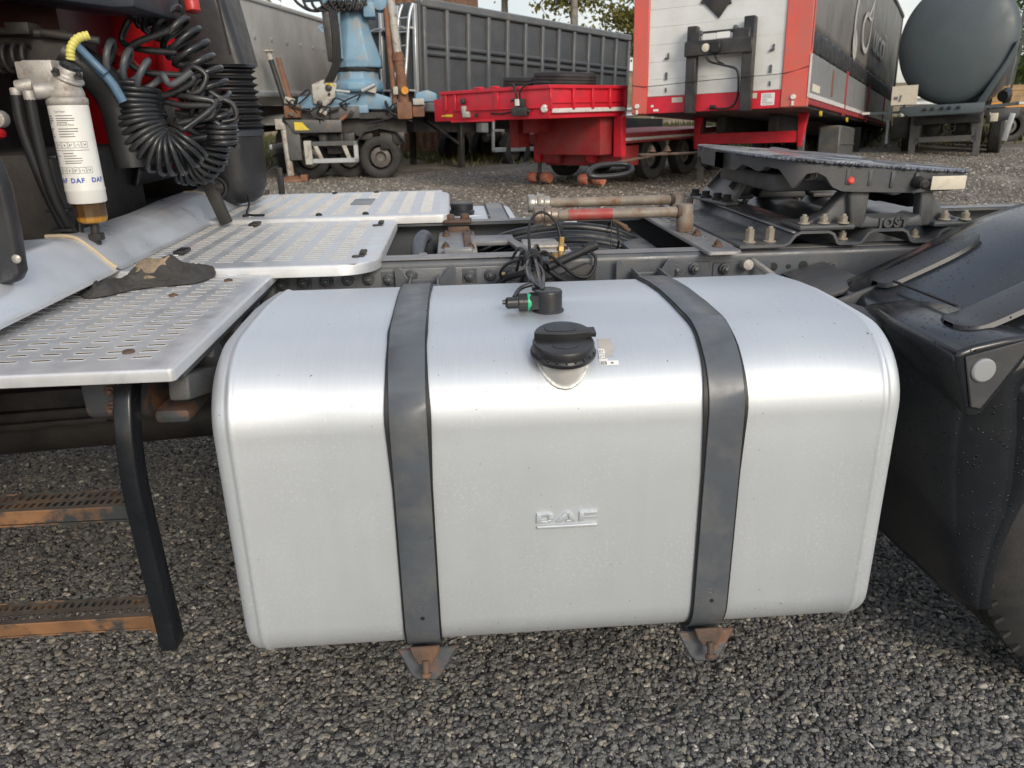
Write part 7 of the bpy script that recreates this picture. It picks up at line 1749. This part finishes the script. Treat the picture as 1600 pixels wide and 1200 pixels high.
q = MB(); q.b2((-1.16, -0.17, 1.06), (-0.64, -0.155, 1.42)); q.build('hazard_board', M_cream, tk); q = MB(); q.box((-0.98, -0.175, 1.18), (0.035, 0.004, 0.13), Matrix.Rotation(0.25, 3, 'Y')); q.box((-1.07, -0.175, 1.19), (0.08, 0.003, 0.06)); q.build('board_mark', M_ink, tk); tb((-0.92, -0.155, 1.0), (-0.86, -0.14, 1.1), 'board_stay', M_chassis)
q = MB(); q.bar((-1.75, -0.02, 0.93), (-0.98, -0.02, 0.92), 0.04, 0.05); q.build('side_arm', M_tankgrey, tk); q = MB(); q.bar((0.66, -0.02, 0.93), (1.45, -0.02, 0.97), 0.06, 0.06); q.build('side_arm', M_tankgrey, tk)
for x, s in ((-1.68, 1), (1.38, 1)):
    q = MB(); q.box((x, -0.06, 0.935 if x < 0 else 0.965), (0.16, 0.03, 0.045)); q.build('arm_lamp', M_lens, tk)
for x in (-0.72, 0.60):
    tb((x-0.07, 0.5, 0.0), (x+0.07, 0.66, 0.85), 'landing_leg', M_greyleg, 0.012)
    q = MB(); q.bar((x*0.80, 0.52, 0.84), (x*0.9, 0.52, 0.28), 0.09, 0.04, (0, 1, 0)); q.build('leg_brace', M_greyleg, tk)
tb((-0.65, 0.5, 0.30), (0.55, 0.6, 0.42), 'leg_crossbar', M_greyleg); tb((-0.7, 0.4, 0.66), (0.62, 0.7, 0.82), 'frame_crossbar', M_chassis)
for x in (-0.35, 0.25):
    q = MB(); q.lathe([(0.05, 0), (0.17, 0.04), (0.19, 0.12), (0.19, 0.8), (0.05, 0.9)], 22, (x, 0.8, 0.58), (0, 1, 0)); q.build('air_tank', M_chassis, tk, smooth=50)
q = MB(); q.tube([(0.02+0.12*math.cos(a*PI/10), 0.45, 0.60+0.12*math.sin(a*PI/10)) for a in range(20)], 0.014, 6, closed=True)
for a in range(3): q.cyl((0.02-0.12*math.cos(a*PI/3), 0.45, 0.60-0.12*math.sin(a*PI/3)), (0.02+0.12*math.cos(a*PI/3), 0.45, 0.60+0.12*math.sin(a*PI/3)), 0.010, n=6)
q.build('hand_wheel', M_chassis, tk)
tb((-0.6, 0.7, 0.85), (-0.4, 8.5, 1.05), 'frame_beam', M_chassis); tb((0.4, 0.7, 0.85), (0.6, 8.5, 1.05), 'frame_beam', M_chassis)
for y in (3.4, 4.7, 6.0): wheel(tk, (-0.95, y, 0.47), (0, -PI/2, 0)); wheel(tk, (0.95, y, 0.47), (0, PI/2, 0))
wheel(tk, (-0.93, 2.0, 0.47), (0, -PI/2, 0)); wheel(tk, (0.93, 2.0, 0.47), (0, PI/2, 0))
tb((-1.36, 0.9, 0.30), (-1.28, 1.2, 0.80), 'side_guard_end', M_galv, 0.015); q = MB(); q.bar((1.22, 0.5, 0.80), (1.12, 0.5, 0.28), 0.11, 0.05, (0, 1, 0)); q.build('side_guard_end', M_galv, tk, bevel=0.01)
q = MB(); q.prism([(0.70, 0.90), (1.34, 0.92), (1.32, 0.72), (0.72, 0.62)], 0.6, 1.2); q.build('side_locker', M_greyleg, tk, bevel=0.02)
q = MB(); q.b2((0.80, 0.46, 0.66), (0.95, 0.5, 0.82)); q.b2((0.78, 0.45, 0.78), (0.80, 0.49, 0.84)); q.build('pale_bracket', M_cream, tk, bevel=0.01)
q = MB(); q.b2((-1.2, 0.7, 0.40), (-0.85, 1.0, 0.85)); q.bar((-1.15, 0.66, 0.25), (-0.9, 0.66, 0.5), 0.03, 0.03, (0, 1, 0)); q.build('valve_chest', M_chassis, tk, bevel=0.02)
q = MB(); q.tube([(0.98, 0.3, 1.12), (1.05, 0.5, 1.18), (1.05, 4, 1.18)], 0.11, 14); q.build('discharge_hose', M_rubber, tk)
q = MB(); q.bar((1.02, 1.2, 1.35), (1.22, 1.2, 3.2), 0.08, 0.05, (0, 1, 0)); q.bar((1.12, 1.4, 1.3), (1.30, 1.4, 3.2), 0.05, 0.05, (0, 1, 0)); q.b2((0.55, 1.0, 3.2), (1.25, 3.0, 3.28)); q.build('tank_ladder', M_greyleg, tk)

# ---- flat bed wagon right behind the tanker
fb_ = thing('flatbed_trailer', 'low wooden sided flatbed half hidden at right edge behind the tanker', 'trailer', (13.2, 17.5, 0.36), (0, 0, R(-8)))
q = MB(); q.b2((0, 0, 0.62), (5.0, 2.4, 0.80)); q.build('bed_frame', M_chassis, fb_, bevel=0.01)
for k in range(4):
    q = MB(); q.b2((0, -0.04, 0.80+0.13*k), (5.0, 0.0, 0.925+0.13*k)); q.build('side_plank', M_orange if k == 0 else M_wood, fb_, bevel=0.006, seg=1)
for x in (0.6, 1.7, 4.2): wheel(fb_, (x, 0.1, 0.36), (PI/2, 0, 0), 0.75); wheel(fb_, (x, 2.3, 0.36), (-PI/2, 0, 0), 0.75)

# ---- crash barrier, lamp arm, trees
gd = thing('crash_barrier', 'galvanised crash barrier running along the yard behind the parked trailers', 'barrier')
def gp_(x): return 25.5-0.02*x
q = MB(); pr_ = [(0.0, 0.46), (0.04, 0.50), (0.04, 0.54), (0.0, 0.58), (-0.03, 0.615), (0.0, 0.65), (0.04, 0.69), (0.04, 0.73), (0.0, 0.77)]
vs = []; xs_ = [-30+1.5*k for k in range(54)]
for x in xs_:
    for d, h in pr_: vs.append((x, gp_(x)-d, gz(x, gp_(x))+h))
n = len(pr_); q.add(vs, [(i*n+k, i*n+k+1, (i+1)*n+k+1, (i+1)*n+k) for i in range(len(xs_)-1) for k in range(n-1)]); rl = q.build('barrier_rail', M_galv, gd, smooth=50); so = rl.modifiers.new('thickness', 'SOLIDIFY'); so.thickness = 0.006
q = MB(); q.b2((-0.05, 0.02, -0.2), (0.05, 0.12, 0.74)); pm = q.mesh('barrier_post', M_galv, bevel=0.005)
for k in range(27):
    x = -28+2.9*k; put('barrier_post', pm, gd, (x, gp_(x), gz(x, gp_(x))))
hp = MB(); hp.tube(catmull([(20.8, 24.6, 1.0), (20.9, 24.6, 2.0), (21.05, 24.6, 2.2), (21.6, 24.6, 2.25), (23, 24.6, 2.25)], 6), 0.07, 8); hp.tube([(21.3, 24.6, 1.0), (21.0, 24.6, 2.05)], 0.04, 6)
tag(hp.build('pipe_frame', M_galv, None, smooth=60), 'pale bent pipe frame standing behind the tanker at the right edge', 'pipe frame')

M_bark = mat('birch_bark', (0.20, 0.18, 0.155), 0.85, var=0.35, vs=5)
def leaf_mat(name, c, c2):
    m = bpy.data.materials.new(name); m.use_nodes = True; t = m.node_tree; N = t.nodes; Lk = t.links.new; b = N['Principled BSDF']
    tc = N.new('ShaderNodeTexCoord'); nz = N.new('ShaderNodeTexNoise'); nz.inputs['Scale'].default_value = 1.3; nz.inputs['Detail'].default_value = 8; nz.inputs['Roughness'].default_value = 0.8; Lk(tc.outputs['Object'], nz.inputs['Vector'])
    mr = N.new('ShaderNodeMapRange'); mr.inputs['From Min'].default_value = 0.35; mr.inputs['From Max'].default_value = 0.65; Lk(nz.outputs['Fac'], mr.inputs['Value'])
    q = N.new('ShaderNodeMixRGB'); q.inputs['Color1'].default_value = (*c, 1); q.inputs['Color2'].default_value = (*c2, 1); Lk(mr.outputs[0], q.inputs['Fac']); Lk(q.outputs[0], b.inputs['Base Color']); b.inputs['Roughness'].default_value = 0.6
    tr = N.new('ShaderNodeBsdfTranslucent'); Lk(q.outputs[0], tr.inputs['Color']); ms = N.new('ShaderNodeMixShader'); ms.inputs[0].default_value = 0.35
    Lk(b.outputs[0], ms.inputs[1]); Lk(tr.outputs[0], ms.inputs[2]); Lk(ms.outputs[0], N['Material Output'].inputs['Surface']); return m
M_leafy = leaf_mat('yellow_green_leaves', (0.13, 0.15, 0.035), (0.26, 0.23, 0.07))
M_leafg = leaf_mat('green_leaves', (0.045, 0.085, 0.02), (0.12, 0.17, 0.04))
def tree(name, label, cat, x, y, h, rad, nleaf, ml, seed, low=0.25, group=None, size=0.13):
    rnd = random.Random(seed); t = thing(name, label, cat, (x, y, gz(x, y)), (0, 0, 0), group)
    tk_ = MB(); top = Vector((rnd.uniform(-.4, .4), rnd.uniform(-.4, .4), h*0.95)); P = [Vector((0, 0, -0.2)), Vector((rnd.uniform(-.1, .1), 0, h*0.3)), Vector((top.x*0.6, top.y*0.6, h*0.65)), top]
    C = catmull(P, 6); tk_.tube(C, [h*0.022*(1-0.9*i/(len(C)-1)) for i in range(len(C))], 8); clumps = []
    for k in range(22):
        s = rnd.uniform(low, 0.97); p = C[int(s*(len(C)-1))]; a = rnd.uniform(0, 2*PI); L_ = rad*math.sin(PI*min(0.95, max(0.12, (s-low*0.7)/(1.05-low*0.7))))**0.7*rnd.uniform(0.55, 1.05)
        e = p+Vector((math.cos(a)*L_, math.sin(a)*L_, L_*rnd.uniform(0.05, 0.55))); m_ = p.lerp(e, 0.5)+Vector((0, 0, 0.1*L_))
        tk_.tube(catmull([p, m_, e], 4), [h*0.007*(1-0.85*i/8) for i in range(9)], 5); 
        for q in (0.45, 0.7, 0.95): clumps.append((p.lerp(e, q), rad*rnd.uniform(0.16, 0.36)))
    tk_.build('trunk', M_bark, t, smooth=70)
    vs = []; fs = []
    for i in range(nleaf):
        c, r = rnd.choice(clumps); d = Vector((rnd.gauss(0, 1), rnd.gauss(0, 1), rnd.gauss(0, 0.8))); p = c+d*r*0.55
        u = Vector((rnd.gauss(0, 1), rnd.gauss(0, 1), rnd.gauss(0, 1))).normalized(); w = u.cross(Vector((rnd.gauss(0, 1), rnd.gauss(0, 1), rnd.gauss(0, 1)))).normalized(); s = rnd.uniform(0.6, 1.25)*size
        o = len(vs); vs += [p-u*s, p-w*s*0.5, p+u*s, p+w*s*0.5]; fs.append((o, o+1, o+2, o+3))
    b = MB(); b.v = [tuple(v) for v in vs]; b.f = fs; b.mi = [0]*len(fs); b.build('crown', ml, t, smooth=0); return t
tree('birch_tree', 'tall yellow green birch rising over the dark ribbed tipper', 'tree', 5.2, 33, 9.5, 2.6, 6000, M_leafy, 1, 0.2, 'trees beyond the barrier')
tree('birch_tree', 'yellow green birch showing left of the red corner post of the white trailer', 'tree', 8.6, 35, 8.5, 2.4, 5500, M_leafy, 2, 0.2, 'trees beyond the barrier')
tree('birch_tree', 'slender birch over the middle of the dark tipper top rail', 'tree', 2.6, 36, 9.0, 2.3, 3500, M_leafy, 6, 0.3, 'trees beyond the barrier')
tree('bare_tree', 'thin leaved tree above the silver tipper', 'tree', -8.3, 36, 8.5, 2.6, 1500, M_leafy, 3, 0.3, 'trees beyond the barrier', 0.10)
tree('leafy_tree', 'green bushy tree in the gap between curtain trailer and tanker', 'tree', 17.0, 33, 4.2, 2.2, 5000, M_leafy, 4, 0.05, 'trees beyond the barrier')
tree('leafy_tree', 'darker green tree at the right edge behind the tanker', 'tree', 27.5, 36, 5.2, 2.6, 5500, M_leafg, 5, 0.05, 'trees beyond the barrier')
tree('bush', 'bright green bush at the right edge below the darker tree', 'bush', 25.0, 31, 3.0, 2.4, 4500, M_leafg, 7, 0.02, 'bushes behind the barrier')
tree('bush', 'dark bush on the earth bank beside the red corner post', 'bush', 8.3, 29, 1.6, 0.8, 1500, M_leafg, 8, 0.02, 'bushes behind the barrier', 0.08)
# rough grass of the verge
def verge():
    rnd = random.Random(21); vs = []; fs = []
    for i in range(26000):
        y = rnd.uniform(16.5, 26.5); x = rnd.uniform(-0.5*(y+2), 0.95*(y+2))
        if y < 18.0 and rnd.random() > (y-16.3)/1.9*0.6: continue
        if noise.noise(Vector((x*0.35, y*0.35, 3))) < -0.18: continue
        h = rnd.uniform(0.06, 0.22); a = rnd.uniform(0, PI); w = 0.03; z = gz(x, y)-0.01; dx, dy = math.cos(a)*w, math.sin(a)*w; lx_, ly_ = rnd.gauss(0, 0.05), rnd.gauss(0, 0.05)
        o = len(vs); vs += [(x-dx, y-dy, z), (x+dx, y+dy, z), (x+lx_, y+ly_, z+h)]; fs.append((o, o+1, o+2))
    b = MB(); b.v = vs; b.f = fs; b.mi = [0]*len(fs); return b
tag(verge().build('grass', leaf_mat('dry_grass', (0.10, 0.12, 0.035), (0.22, 0.19, 0.09)), None, smooth=0), 'rough yellow green grass along the verge behind the trailers', None, None, 'stuff')
